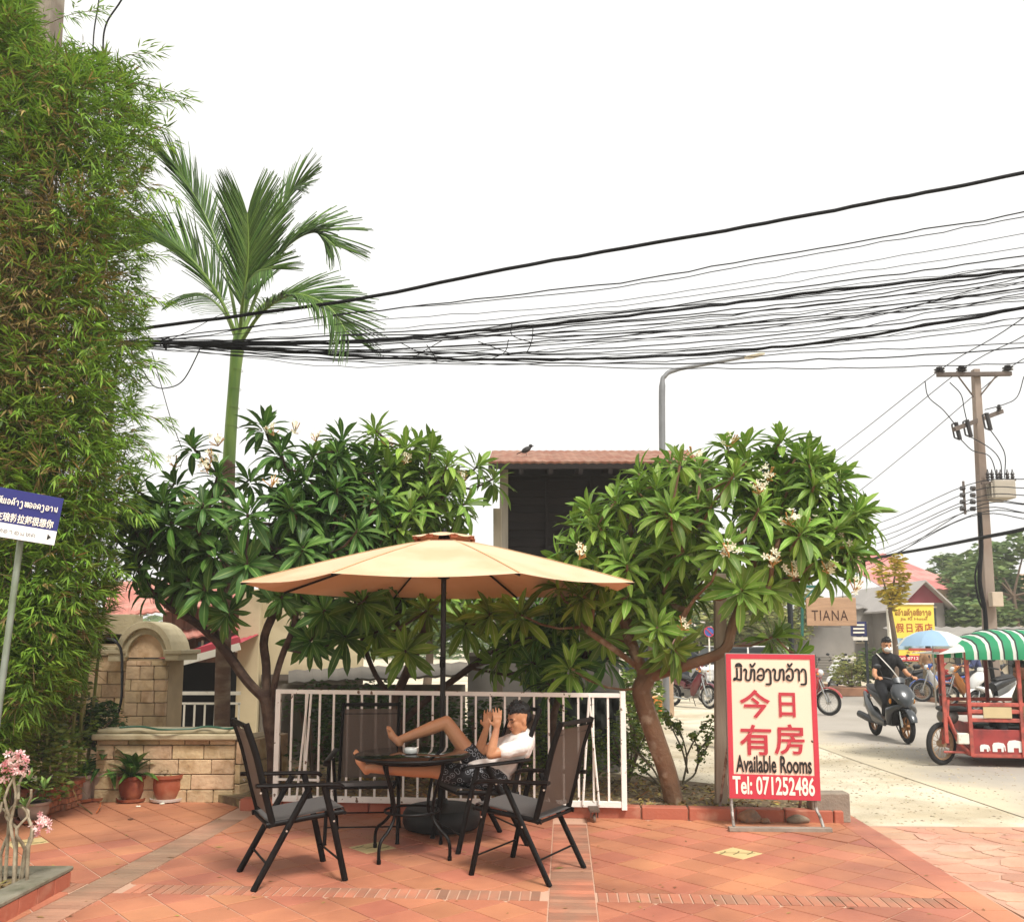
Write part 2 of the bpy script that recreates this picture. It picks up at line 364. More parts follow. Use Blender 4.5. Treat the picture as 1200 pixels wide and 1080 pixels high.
def tile_mesh(poly, name='tile', th=.0045):
    """prism with a small chamfer, polygon in local coordinates"""
    n = len(poly); c = (sum(p[0] for p in poly)/n, sum(p[1] for p in poly)/n)
    k = .99; top = [(c[0]+(p[0]-c[0])*k, c[1]+(p[1]-c[1])*k) for p in poly]
    vs = [(x, y, 0) for x, y in poly]+[(x, y, th-.0015) for x, y in poly]+[(x, y, th) for x, y in top]
    fs = [(i, (i+1) % n, n+(i+1) % n, n+i) for i in range(n)]+[(n+i, n+(i+1) % n, 2*n+(i+1) % n, 2*n+i) for i in range(n)]+[tuple(range(2*n, 3*n))]
    me = bpy.data.meshes.new(name); me.from_pydata(vs, [], fs); me.materials.append(m_tile); return me
s2 = TS/math.sqrt(2)
full = tile_mesh([(s2-TJ*.7, 0), (0, s2-TJ*.7), (-s2+TJ*.7, 0), (0, -s2+TJ*.7)])
panels = [(-9, -3.21), (-2.95, -.148), (.148, 2.39)]; rows = [(-2.6, -.103), (.103, 3.3)]
tiles = []
for (xa, xb) in panels:
    for (ya, yb) in rows:
        cx, cy = (xa+xb)/2 if xa > -8 else -4.35, 1.2
        for i in range(-34, 35):
            for j in range(-34, 35):
                c = (cx+(i-j)*s2, cy+(i+j)*s2)
                if not (xa-s2 < c[0] < xb+s2 and ya-s2 < c[1] < yb+s2): continue
                g = GO+gx*c[0]+gy*c[1]
                if g.y < 4.3 or abs(g.x) > g.y*.62+.5 or g.x < -5.6: continue
                kl = 8.42-.109*(g.x+2.6) if g.x > -2.5 else 8.8
                if g.y > kl+.1: continue
                if abs(i) < 1 and abs(j) < 1 and ya > 0: tiles.append((g, 'inlay')); continue
                q = s2-TJ*.7; poly = [(c[0]+q, c[1]), (c[0], c[1]+q), (c[0]-q, c[1]), (c[0], c[1]-q)]; p0 = list(poly)
                for (a, b, cc) in ((1, 0, xb-.004), (-1, 0, -xa-.004), (0, 1, yb-.004), (0, -1, -ya-.004)): poly = clip(poly, a, b, cc)
                if len(poly) < 3 or area(poly) < .002: continue
                tiles.append((g, None if poly == p0 else [(x-c[0], y-c[1]) for x, y in poly]))
tiles.sort(key=lambda t: t[0].length); nt_ = 0; rest = MB()
for g, kind in tiles:
    z = .0015+random.uniform(-.0008, .0010)
    M = Matrix.Translation((g.x, g.y, z)) @ Matrix.Rotation(GR, 4, 'Z') @ Matrix.Rotation(random.uniform(-.004, .004), 4, 'X')
    if kind == 'inlay':
        me = full.copy(); me.materials.clear(); me.materials.append(m_inlay); o = link('inlay_tile', me, patio, M @ Matrix.Scale(1.03, 4))
        o['label'] = 'cream diamond shaped inlay tile with a dark leaf motif'
        mm = MB()
        for a in (-.1, 0, .1):
            pp = smooth_path([(a-.04, -.05, .0062), (a, 0, .0062), (a+.02, .05, .0062)], 3)
            mm.tube(pp, [(.006, .0008)]*len(pp), 4)
        mm.tube([(-.13, 0, .0060), (.13, 0, .0060)], [(.004, .0008)]*2, 4)
        mm.build('motif', m_inlayd, o); continue
    if nt_ < 296:
        link('tile', full if kind is None else tile_mesh(kind), patio, M); nt_ += 1
    else:
        poly = kind or [(s2-TJ*.7, 0), (0, s2-TJ*.7), (-s2+TJ*.7, 0), (0, -s2+TJ*.7)]; n = len(poly)
        rest.add([M @ V((x, y, .0)) for x, y in poly]+[M @ V((x, y, .008)) for x, y in poly], [tuple(range(n, 2*n))]+[(i, (i+1) % n, n+(i+1) % n, n+i) for i in range(n)])
if rest.v: tag(rest.build('far_tiles', m_tile, patio, recalc=False), kind='stuff')
# brick strips
def bmesh_brick(lx, ly, m):
    mb = MB().box((0, 0, .0015), (lx, ly, .006)); return mb.mesh('brick', m, bevel=.0015)
bA, bB, bC = bmesh_brick(.055, .195, m_brickp), bmesh_brick(.285, .057, m_brickp), bmesh_brick(.25, .057, m_mossbrick)
def put_brick(a, b, me):
    g = g2w(a, b)
    if g.y < 4.6: return
    link('brick', me, patio, Matrix.Translation((g.x, g.y, .0015+random.uniform(0, .002))) @ Matrix.Rotation(GR+random.uniform(-.015, .015), 4, 'Z'))
for k in range(62): put_brick(-2.88+k*.0655+.04 if False else -2.88+.0655*k+.03, 0, bA) if -2.88+.0655*k+.03 < -.17 else None
for k in range(17): put_brick(-4.3+.0655*k, 0, bA)
for k in range(34): put_brick(.19+.0655*k, 0, bA)
for k in range(48): put_brick(0, -.95+k*.0655, bB)
for k in range(46): put_brick(-3.08, -.8+k*.0655, bC)
bd = tile_mesh([(-.105, -.19), (.105, -.19), (.105, .19), (-.105, .19)])
for k in range(11): g = g2w(2.5, -1.1+k*.39); link('tile', bd, patio, Matrix.Translation((g.x, g.y, .002)) @ Matrix.Rotation(GR, 4, 'Z'))
# stamped irregular paving to the right: jittered cells, each a stone
apron = sheet('driveway', [(3.02, 2), (7.2, 2), (7.0, 7.6), (3.0, 7.75)], -.001, mat('apron_joint', '#b8917b', .95, .15, 2, coord='World'), .05)
nx, ny = 17, 22; jit = {}
def gp(i, j):
    if (i, j) not in jit:
        e = 0 if i in (0, nx) or j in (0, ny) else .085
        jit[(i, j)] = (3.03+i*.25+(.5*.25 if j % 2 and 0 < i < nx else 0)+random.uniform(-e, e), 3.0+j*.212+random.uniform(-e, e))
    return jit[(i, j)]
cnt = 0
for j in range(ny-1, -1, -1):
    for i in range(nx):
        q = [gp(i, j), gp(i+1, j), gp(i+1, j+1), gp(i, j+1)]; c = (sum(p[0] for p in q)/4, sum(p[1] for p in q)/4)
        if c[0] > c[1]*.62+.2 or c[1] < 4.6: continue
        poly = []
        for a in range(4):                                   # rounded corners
            p, pr, nx_ = q[a], q[a-1], q[(a+1) % 4]
            for o_, t in ((pr, .22), (nx_, .22)): poly.append((p[0]+(o_[0]-p[0])*t, p[1]+(o_[1]-p[1])*t))
        poly = [((p[0]-c[0])*.93, (p[1]-c[1])*.93) for p in poly]
        me = tile_mesh(poly, 'paving_stone', .006); me.materials.clear(); me.materials.append(m_stamp)
        link('paving_stone', me, apron, Matrix.Translation((c[0], c[1], -.002+random.uniform(-.002, .002)))); cnt += 1
# ---- kerb and raised bed behind it
def kline(x): return 8.42-.109*(x+2.6)
bed = MB().prism([(-2.62, kline(-2.62)+.1), (2.9, kline(2.9)+.1), (2.75, 9.0), (1.6, 9.9), (-.2, 11.2), (-3.4, 11.4), (-3.4, 9.2)], -.03, .085)
bed_o = tag(bed.build('planting_bed', m_soil), kind='structure')
kerb = tag(MB().prism([(-2.62, kline(-2.62)+.02), (2.93, kline(2.93)+.02), (2.93, kline(2.93)+.1), (-2.62, kline(-2.62)+.1)], -.03, .085).build('kerb', m_mortar), kind='structure')
x = -2.6; L_k = .42
while x < 2.9:
    l = min(L_k, 2.95-x); xm = x+l/2
    me = MB().box((0, 0, 0), (l-.01, .13, .115)).mesh('kerb_block', m_kerb, bevel=.008)
    link('kerb_block', me, kerb, Matrix.Translation((xm, kline(xm)+.05, .055)) @ Matrix.Rotation(math.atan(-.109), 4, 'Z')); x += L_k
# leaf litter and stones on the bed (nobody could count them)
sv = [(-1, -.6, 0), (1, -.5, .1), (.8, .7, 0), (-.7, .6, .15), (0, 0, .9)]; sf = [(0, 1, 4), (1, 2, 4), (2, 3, 4), (3, 0, 4)]
def scatter(name, n, fn, smin, smax, m, squash=.5):
    Ms = []
    for _ in range(n):
        p = fn(); s = random.uniform(smin, smax)
        Ms.append(Matrix.Translation(p) @ Matrix.Rotation(random.uniform(0, 6.28), 4, 'Z') @ Matrix.Diagonal((s, s*random.uniform(.6, 1), s*squash, 1)))
    o = merged(name, sv, sf, Ms, m, world=False); tag(o, kind='stuff'); return o
def on_bed():
    while True:
        x, y = random.uniform(-2.6, 2.85), random.uniform(7.9, 10.6)
        if y > kline(x)+.14 and not (x > .9 and y > 9.9-(x-.9)*.6): return V((x, y, .083))
tag(scatter('gravel', 2600, on_bed, .008, .03, mat('bed_stone', '#8a7a5c', .9, .2, 20, rnd=.6, huevar=.02)), 'small brown stones and crumbs of earth on the planting bed', 'gravel')
litv = [(-1, 0, 0), (0, -.35, .12), (1, 0, .02), (0, .35, .1)]
Ms = []
for _ in range(2400):
    p = on_bed()+V((0, 0, .02)); s = random.uniform(.02, .05)
    Ms.append(Matrix.Translation(p) @ Euler((random.uniform(-.6, .6), random.uniform(-.6, .6), random.uniform(0, 6.28))).to_matrix().to_4x4() @ Matrix.Scale(s, 4))
o = merged('leaf_litter', litv, [(0, 1, 2), (0, 2, 3)], Ms, mat('litter', '#8d7440', .9, .2, 20, rnd=.5, huevar=.04), world=False)
tag(o, 'dry brown and olive leaves fallen on the planting bed', 'leaf litter', kind='stuff')
def on_sand():
    while True:
        x, y = random.uniform(1.6, 6.4), random.uniform(7.9, 14)
        if x > 3 or y > 9.9: return V((x, y, -.016 if x < 4.9 else -.01))
tag(scatter('pebbles', 2200, on_sand, .006, .022, mat('pebble', '#a3947a', .9, .2, 20, rnd=.5, huevar=.02)), 'pale pebbles strewn over the sandy verge by the road', 'pebbles')
# a few bits of dropped petals on the patio
for i, (px, py, lb) in enumerate(((190, 942, 'white fallen blossom on the tiles before the scalloped pot'), (162, 945, 'small white petal on the tiles left of the white saucer'),
                                  (153, 960, 'dark dry fallen leaf on the tiles below the flower pots'))):
    g = G(px, py, .012); mb = MB()
    for k in range(4): a = k*1.6+i; mb.ell((.014*math.cos(a), .014*math.sin(a), .006), (.014, .009, .006), 6, 4)
    t = mb.build('fallen_petal', mat('petal_white', '#e8e2cf', .7) if i < 2 else mat('dryleaf', '#5a3a26', .8), smooth=True); t.location = g; tag(t, lb, 'petal')
# ---- planter, lower left corner
pl = thing('planter', 'low terracotta tiled planter with mossy grey rim at the lower left corner', 'planter', (-3.4, 5.4, 0))
cx_, cy_ = -2.92, 5.86
MB().box((-.48-1.2, 0, .03), (2.4, .08, .13)).xform(Matrix.Translation((.48+cx_+3.4-.0, cy_-5.4-.04, 0)) @ Matrix.Translation((-.48, 0, 0))) if False else None
w1 = MB().box((cx_-1.2, cy_-.05, .045), (2.4, .1, .1)).box((cx_-.05, 4.6, .045), (.1, 2.42, .1)); w1.build('wall', m_mortar, pl, world=True)
w2 = MB().box((cx_-1.2, cy_-.06, .115), (2.43, .17, .03)).box((cx_-.07, 4.55, .115), (.17, 2.5, .031)); w2.build('rim', m_capm, pl, world=True, bevel=.008)
tm = MB().box((0, 0, 0), (.012, .192, .098)).mesh('tile', m_kerb, bevel=.003)
for k in range(10): link('tile', tm, pl, inv(pl) @ Matrix.Translation((cx_+.006, cy_-.1-k*.2, .05)))
tm2 = MB().box((0, 0, 0), (.192, .012, .098)).mesh('tile', m_kerb, bevel=.003)
for k in range(6): link('tile', tm2, pl, inv(pl) @ Matrix.Translation((cx_-.1-k*.2, cy_+.006, .05)))
MB().box((cx_-1.3, 4.7, .05), (2.45, 2.2, .08)).build('earth', m_soil, pl, world=True)
Ms = []
for _ in range(500):
    p = V((random.uniform(-4.4, -3.05), random.uniform(4.6, 5.7), .1)); s = random.uniform(.015, .04)
    Ms.append(Matrix.Translation(p) @ Euler((random.uniform(-.5, .5), random.uniform(-.5, .5), random.uniform(0, 6.28))).to_matrix().to_4x4() @ Matrix.Scale(s, 4))
tag(merged('leaf_litter', litv, [(0, 1, 2), (0, 2, 3)], Ms, MATS['litter'], world=False), 'dry straw coloured leaves on the earth of the corner planter', 'leaf litter', kind='stuff')

Ms = []
for _ in range(150):
    p = V((random.uniform(-4, 4.2), random.uniform(4.8, 8.2), .009)); s = random.uniform(.008, .024)*(1.6 if random.random() < .12 else 1)
    Ms.append(Matrix.Translation(p) @ Euler((random.uniform(-.2, .2), random.uniform(-.2, .2), random.uniform(0, 6.28))).to_matrix().to_4x4() @ Matrix.Scale(s, 4))
tag(merged('leaf_crumbs', litv, [(0, 1, 2), (0, 2, 3)], Ms, MATS['litter'], world=False), 'scattered tiny dry leaf crumbs lying on the terracotta tiles', 'leaf litter', kind='stuff')
# ================================================================== left: stone walls, house
m_stone = mat('sandstone', '#bda37f', .9, .18, 7, bump=.7, bscale=22, rnd=.16, huevar=.012, coord='World', col2='#9a7d56', c2scale=6, c2lo=.5, c2hi=.7)
m_joint = mat('stone_joint', '#9c8768', .95, .15, 5)
m_capst = mat('cast_stone', '#b5a888', .85, .15, 3, bump=.3, bscale=40, col2='#8d8062', c2scale=3, c2lo=.5, c2hi=.7)
def stone_face(parent, a, b, z0, z1, th, hrow, lens, name='stone', clipf=None):
    """courses of rough stones on a vertical face from a to b (world XY), proud of the core"""
    a, b = V(a), V(b); d = (b-a); L_ = d.length; d.normalize(); n = V((d.y, -d.x, 0)); z = z0; row = 0
    rot = math.atan2(d.y, d.x)
    while z < z1-.02:
        h = min(hrow*random.uniform(.85, 1.15), z1-z); h = h if z1-z-h > .05 else z1-z; x = 0; first = True
        while x < L_-.01:
            l = random.uniform(*lens)*(random.uniform(.4, .7) if first and row % 2 else 1); first = False
            if L_-x-l < .1: l = L_-x
            xc, zc = x+l/2, z+h/2
            if clipf is None or clipf(xc, zc):
                mb = MB().box((0, 0, 0), (l-.008, th, h-.008)); me = mb.mesh(name, m_stone, bevel=.006)
                p = a+d*xc+n*(random.uniform(0, .012)); o = link(name, me, parent, inv(parent) @ Matrix.Translation((p.x, p.y, zc)) @ Matrix.Rotation(rot, 4, 'Z'))
            x += l
        z += h; row += 1
# low wall
WY = 8.8; wx0, wx1 = -4.2, -2.8
lw = thing('stone_wall', 'low wall of pale sandstone blocks with grey moulded cap behind the flower pots', 'wall', (-3.5, WY+.15, 0))
MB().box((-3.5, WY+.2, .31), (1.38, .28, .62)).build('core', m_joint, lw, world=True)
stone_face(lw, (wx0, WY+.045, 0), (wx1, WY+.045, 0), .0, .62, .06, .145, (.24, .34))
stone_face(lw, (wx1+.02, WY+.04, 0), (wx1+.28, WY+.9, 0), .0, .60, .06, .2, (.3, .45))
MB().prism([(-2.81, WY+.1), (-2.55, WY+.92), (-2.8, WY+1), (-3.2, WY+.3)], 0, .6).build('return_core', m_joint, lw, world=True)
MB().box((-3.5, WY+.15, .65), (1.46, .4, .06)).box((-3.5, WY+.17, .70), (1.40, .32, .04)).build('cap', m_capst, lw, world=True, bevel=.012)
hz = thing('garden_hose', 'dark green garden hose lying along the top of the low stone wall', 'hose', (-3.5, WY+.2, .72))
pts = smooth_path([P(140, 852, 8.75), P(165, 851, 8.78), P(190, 855, 8.7), P(215, 856, 8.74), P(240, 851, 8.8), P(262, 853, 8.75), P(276, 855, 8.9)], 5)
MB().tube([V((p.x, p.y, max(p.z, .732))) for p in pts], .011, 6).build('hose', mat('hose_green', '#2f5a45', .5), hz, world=True, smooth=True)
# arched wall
AY = 10.6
aw = thing('arched_wall', 'tall sandstone wall panel with a grey moulded round arch on top', 'wall', (-4.7, AY, 0))
xL, xR = P(146, 800, AY).x, P(198, 800, AY).x; zc = P(0, 772, AY).z; xa, xb = xL+.02, xR-.02; cxa = (xa+xb)/2-.02; ra = .235
MB().prism([(xa, AY+.03), (xb, AY+.03), (xb, AY+.5), (xa, AY+.5)], 0, zc).build('core', m_joint, aw, world=True)
stone_face(aw, (xa, AY, 0), (xb, AY, 0), 0, zc-.02, .07, .15, (.16, .3))
ztop = zc+.02
def arch(mb, r0, r1, y0, y1, c, zz, n=14):
    vs = []
    for k in range(n+1):
        a = math.pi*k/n
        for r in (r0, r1):
            for y in (y0, y1): vs.append((c+r*math.cos(a), y, zz+r*math.sin(a)*1.25))
    fs = []
    for k in range(n):
        o = 4*k; fs += [(o, o+2, o+6, o+4), (o+1, o+5, o+7, o+3), (o+2, o+3, o+7, o+6), (o, o+4, o+5, o+1)]
    fs += [(0, 1, 3, 2), (4*n, 4*n+2, 4*n+3, 4*n+1)]; return mb.add(vs, fs)
ty = MB(); pl_ = [(ra*math.cos(math.pi*k/14)*.97+cxa, ra*math.sin(math.pi*k/14)*1.25*.97) for k in range(15)]
ty.prism([(x, z) for x, z in pl_], 0, .25, Matrix(((1, 0, 0, 0), (0, 0, 1, AY+.02), (0, 1, 0, ztop), (0, 0, 0, 1)))).build('tympanum', m_stone, aw, world=True)
mo = MB(); arch(mo, ra*.96, ra+.055, AY-.05, AY+.5, cxa, ztop); arch(mo, ra+.05, ra+.12, AY-.1, AY+.5, cxa, ztop)
mo.box((cxa+ra+.12, AY+.2, ztop+.01), (.17, .62, .09)).box((cxa+ra+.13, AY+.2, ztop+.07), (.22, .66, .05))
mo.box((cxa-ra-.1, AY+.2, ztop+.0), (.18, .62, .09)).box((cxa-ra-.13, AY+.2, ztop+.07), (.26, .66, .05)); mo.build('moulding', m_capst, aw, world=True, bevel=.006)
# wall running to the left behind it, capped
bw = thing('stone_wall', 'taller sandstone wall with ledge joining the arched panel behind the bamboo', 'wall', (-5.5, AY, 0))
MB().box((-5.72, AY+.45, .85), (1.8, .3, 1.7)).build('core', m_joint, bw, world=True)
stone_face(bw, (-6.3, AY+.28, 0), (xL, AY+.28, 0), 0, 1.42, .07, .15, (.2, .34))
MB().box((-5.65, AY+.4, 1.47), (1.72, .42, .07)).box((-5.65, AY+.42, 1.53), (1.76, .5, .05)).box((-5.65, AY+.45, 1.76), (1.66, .3, .38)).build('cap', m_capst, bw, world=True, bevel=.006)
cb = thing('black_cable', 'thick black cable hanging down the face of the arched stone wall', 'cable', (-4.8, AY-.1, 0))
MB().tube(smooth_path([P(126, 748, AY-.14), P(134, 750, AY-.16), P(142, 762, AY-.13), P(143, 790, AY-.12), P(142, 820, AY-.12), P(135, 846, AY-.12), P(130, 870, AY-.12)], 6), .017, 8).build('cable', mat('cable_black', '#17171a', .5), cb, world=True, smooth=True)
# ---- house behind: beige pillar and wall, dark porch under a red awning, railings, timber gable, tiled roof
m_beige = mat('beige_render', '#cbbb98', .9, .08, 2, bump=.1, bscale=30, coord='World', col2='#a89878', c2scale=1.5, c2lo=.55, c2hi=.75)
m_wood = mat('weathered_wood', '#7b5a48', .85, .2, 3, bump=.3, bscale=30, rnd=.2, stretch=(6, 6, .6))
m_rroof = mat('red_corrugated', '#a8685a', .75, .14, 3, rnd=.1, coord='World', col2='#c09080', c2scale=2, c2lo=.5, c2hi=.7)
m_awn = mat('red_awning', '#b8404e', .6, .08, 3)
m_white = mat('white_paint', '#e3ddcf', .55, .08, 6, col2='#b8ab95', c2scale=14, c2lo=.62, c2hi=.72)
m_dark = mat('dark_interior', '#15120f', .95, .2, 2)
m_steel = mat('steel', '#b0b0ac', .35, .1, 5, metal=.7)
HY_ = 13.6
hs = thing('house', 'beige house with red awning, dark porch and brown timber gable behind the low wall', 'house', (-4.6, HY_+1, 0))
def bx(px0, px1, py0, py1, Y, th, M=None):
    a, b = P(px0, py0, Y), P(px1, py1, Y); return MB().box(((a.x+b.x)/2, Y+th/2, (a.z+b.z)/2), (abs(b.x-a.x), th, abs(a.z-b.z)))
def gz(px0, px1, py0, Y, th):      # box standing on the ground up to py0
    a, b = P(px0, py0, Y), P(px1, py0, Y); return MB().box(((a.x+b.x)/2, Y+th/2, (a.z-.02)/2), (b.x-a.x, th, a.z+.02))
gz(281, 306, 690, HY_, .3).build('pillar', m_beige, hs, world=True, bevel=.01)
gz(306, 425, 700, HY_+.15, .2).build('wall', m_beige, hs, world=True)
bx(306, 425, 790, 797, HY_+.02, .12).build('ledge', mat('grey_plinth', '#5d5249', .9), hs, world=True)
gz(306, 425, 797, HY_+.08, .05).build('plinth', mat('grey_base', '#6f675d', .9, .2, 3), hs, world=True)
gz(150, 281, 760, HY_+2.2, .2).build('porch_back', m_dark, hs, world=True)
MB().box((-6.2, HY_+1.2, .9), (.2, 2.2, 1.8)).build('porch_side', m_dark, hs, world=True)
a = P(185, 783, HY_-.9); b = P(282, 757, HY_-.9); zt = .42
aw_ = MB(); n = 26
for i in range(n+1):
    t = i/n; x = a.x+(b.x-a.x)*t; z = a.z+(b.z-a.z)*t+.012*math.sin(i*math.pi)
    aw_.v += [(x, HY_-.9, z+.05+(.018 if i % 2 else 0)), (x, HY_+1.6, z+zt+(.018 if i % 2 else 0))]
aw_.f = [(2*i, 2*i+2, 2*i+3, 2*i+1) for i in range(n)]; aw_.build('awning', m_awn, hs, world=True, recalc=False)
MB().tube([a+V((0, -.03, .0)), b+V((0, -.03, .0))], [(.02, .075)]*2, 4, rot=math.pi/4).build('fascia', m_white, hs, world=True)
MB().tube([a+V((0, -.03, .1)), b+V((0, -.03, .1))], [(.02, .06)]*2, 4, rot=math.pi/4).build('fascia_edge', m_awn, hs, world=True)
# timber gable wall with planks
for i in range(13):
    x0 = 192+i*7.2; o = bx(x0, x0+6.8, 700, 776, HY_+1.7+.02*(i % 2), .05).build('plank', m_wood, hs, world=True)
bx(232, 282, 752, 764, HY_+1.55, .05).build('window', mat('dusk_glass', '#31404e', .3), hs, world=True)
for xx in (236, 248, 262, 276): bx(xx, xx+1.5, 750, 764, HY_+1.5, .05).build('window_bar', m_white, hs, world=True)
a, b = P(262, 742, HY_+1.2), P(282, 738, HY_+1.2)
def ribbed(name, p0, p1, p2, p3, m, parent, pitch=.14, h=.02):
    p0, p1, p2, p3 = map(V, (p0, p1, p2, p3)); L_ = (p1-p0).length; n = max(int(L_/pitch)*2, 4); nn = (p1-p0).cross(p3-p0).normalized(); nn = nn if nn.z > 0 else -nn
    mb = MB()
    for i in range(n+1):
        t = i/n; o_ = nn*(h if i % 2 else 0); mb.v += [tuple(p0.lerp(p1, t)+o_), tuple(p3.lerp(p2, t)+o_), tuple(p0.lerp(p1, t)+o_-nn*.03), tuple(p3.lerp(p2, t)+o_-nn*.03)]
    mb.f = [(4*i, 4*i+4, 4*i+5, 4*i+1) for i in range(n)]+[(4*i+2, 4*i+3, 4*i+7, 4*i+6) for i in range(n)]+[(4*i, 4*i+2, 4*i+6, 4*i+4) for i in range(n)]+[(4*i+1, 4*i+5, 4*i+7, 4*i+3) for i in range(n)]
    return mb.build(name, m, parent, world=True, recalc=False)
ribbed('lower_roof', P(190, 752, HY_+1.2), P(283, 737, HY_+1.2), P(283, 728, HY_+1.7), P(190, 743, HY_+1.7), m_rroof, hs)
ribbed('roof', P(120, 724, HY_+1.3), P(292, 704, HY_+1.3), P(280, 676, HY_+4), P(130, 682, HY_+4), m_rroof, hs)
# porch railing and picket post
rl = thing('porch_railing', 'white metal porch railing with thin upright bars behind the low wall', 'railing', (P(235, 800, HY_-1).x, HY_-1, 0))
for yy, hh in ((812, 2.0), (824, 1.2)): bx(206, 281, yy-hh, yy+hh, HY_-1, .04).build('rail', m_white, rl, world=True)
for xx in (216, 228, 240, 252, 268, 280): gz(xx-.9, xx+.9, 824, HY_-1, .02).build('bar', m_white, rl, world=True)
pp = thing('picket_post', 'short grey wooden post with pointed top beside the arched wall', 'post', (P(203, 800, HY_-1.4).x, HY_-1.4, 0))
g = P(203, 803, HY_-1.4); MB().box((g.x, HY_-1.4, g.z/2), (.13, .1, g.z)).add([(g.x-.065, HY_-1.45, g.z), (g.x+.065, HY_-1.45, g.z), (g.x+.065, HY_-1.35, g.z), (g.x-.065, HY_-1.35, g.z), (g.x, HY_-1.4, g.z+.09)], [(0, 1, 4), (1, 2, 4), (2, 3, 4), (3, 0, 4)]).build('post', mat('grey_wood', '#8f8878', .9, .2, 4, stretch=(5, 5, .6)), pp, world=True)
dp = thing('downpipe', 'thin pale upright pipe with a bracket against the arched wall edge', 'pipe', (P(192, 800, AY+.8).x, AY+.8, 0))
g = P(193, 822, AY+.8); MB().tube([(g.x, AY+.8, 0), (g.x, AY+.8, g.z)], .02, 8).build('pipe', m_white, dp, world=True, smooth=True); MB().box((g.x, AY+.78, g.z-.1), (.08, .05, .03)).build('bracket', m_white, dp, world=True)
# ---- dark timber kiosk behind the trees
KY = 13.0
ks = thing('kiosk', 'dark timber building with brown ribbed roof and pale corner post behind the parasol', 'building', (P(700, 600, KY).x, KY+1.2, 0))
m_kwood = mat('dark_timber', '#1d1410', .9, .25, 2, rnd=.2, stretch=(.6, 6, 6))
m_krust = mat('brown_roof', '#84543f', .8, .2, 5, rnd=.1, coord='World', col2='#94705c', c2scale=4)
m_tarp = mat('grey_render', '#6f6a63', .9, .1, 2, coord='World', col2='#5d574f', c2scale=1.2)
x0, x1 = P(592, 600, KY).x, P(838, 600, KY).x; zt = P(0, 548, KY).z
xm_ = P(722, 600, KY).x
MB().box(((x0+x1)/2+.05, KY+1.4, (zt+2.72)/2), (x1-x0-.1, 2.4, zt-2.72)).build('core', m_dark, ks, world=True)
MB().box(((x0+xm_)/2, KY+1.4, 1.34), (xm_-x0-.1, 2.4, 2.7)).build('lower_core', m_tarp, ks, world=True)
for yy in (KY+.3, KY+2.4): MB().box((P(847, 800, yy).x, yy, 1.36), (.14, .14, 2.72)).build('stilt', m_kwood, ks, world=True)
z = 2.74; k = 0
while z < zt-.03: MB().box(((x0+x1)/2+.02, KY+.17, z), (x1-x0-.02, .05, .125), Matrix.Rotation(-.12, 3, 'X')).build('slat', m_kwood, ks, world=True); z += .13
for xx in (x0+.65, x0+1.35, x0+2.1): MB().box((xx, KY+.12, (zt+2.7)/2), (.05, .04, zt-2.7)).build('batten', m_kwood, ks, world=True)
MB().box((x0-.02, KY+.05, zt/2), (.13, .14, zt)).build('corner_post', mat('pale_post', '#a69c8d', .85, .15, 3, stretch=(5, 5, .6)), ks, world=True, bevel=.006)
MB().box(((x0+x1)/2, KY+.1, zt-.05), (x1-x0, .06, .12)).build('beam', m_kwood, ks, world=True)
ry = KY-.75
ribbed('roof', (P(572, 600, ry).x, ry, P(0, 541, ry).z), (P(838, 600, ry).x, ry, P(0, 541, ry).z), (P(838, 600, ry).x+.1, KY+1.5, P(0, 521, ry).z+.42), (P(572, 600, ry).x-.0, KY+1.5, P(0, 521, ry).z+.42), m_krust, ks, .12, .012)
MB().box(((P(572, 600, ry).x+P(838, 600, ry).x)/2, ry+.03, P(0, 545, ry).z), (P(838, 600, ry).x-P(572, 600, ry).x, .04, .1)).build('fascia', m_kwood, ks, world=True)
for i in range(8): MB().box((P(576+i*35, 600, ry).x, KY-.3, P(0, 549, ry).z+.06), (.06, 1.0, .09), Matrix.Rotation(.2, 3, 'X')).build('rafter', m_kwood, ks, world=True)
MB().box(((x0+xm_)/2, KY+.12, 1.34), (xm_-x0, .06, 2.7)).build('lower_wall', m_tarp, ks, world=True)
bd = thing('bird', 'small dark bird perched on the ridge of the brown kiosk roof', 'bird', V((P(617, 600, KY).x, ry+.9, P(0, 541, ry).z+(P(0, 521, ry).z+.42-P(0, 541, ry).z)*.9/2.25+.045)))
mb = MB(); mb.ell((0, 0, .07), (.085, .04, .045), 10, 6, Matrix.Rotation(-.5, 3, 'Y')); mb.ell((.07, 0, .13), (.032, .028, .03)); mb.tube([(.09, 0, .13), (.125, 0, .125)], [.01, .002], 6); mb.tube([(-.05, 0, .05), (-.15, 0, .0)], [(.022, .008), (.03, .004)], 6)
mb.tube([(0, .01, .03), (0, .01, -.02)], .004, 5); mb.tube([(0, -.01, .03), (0, -.01, -.02)], .004, 5); mb.build('body', mat('bird_dark', '#2a2725', .7), bd, smooth=True)
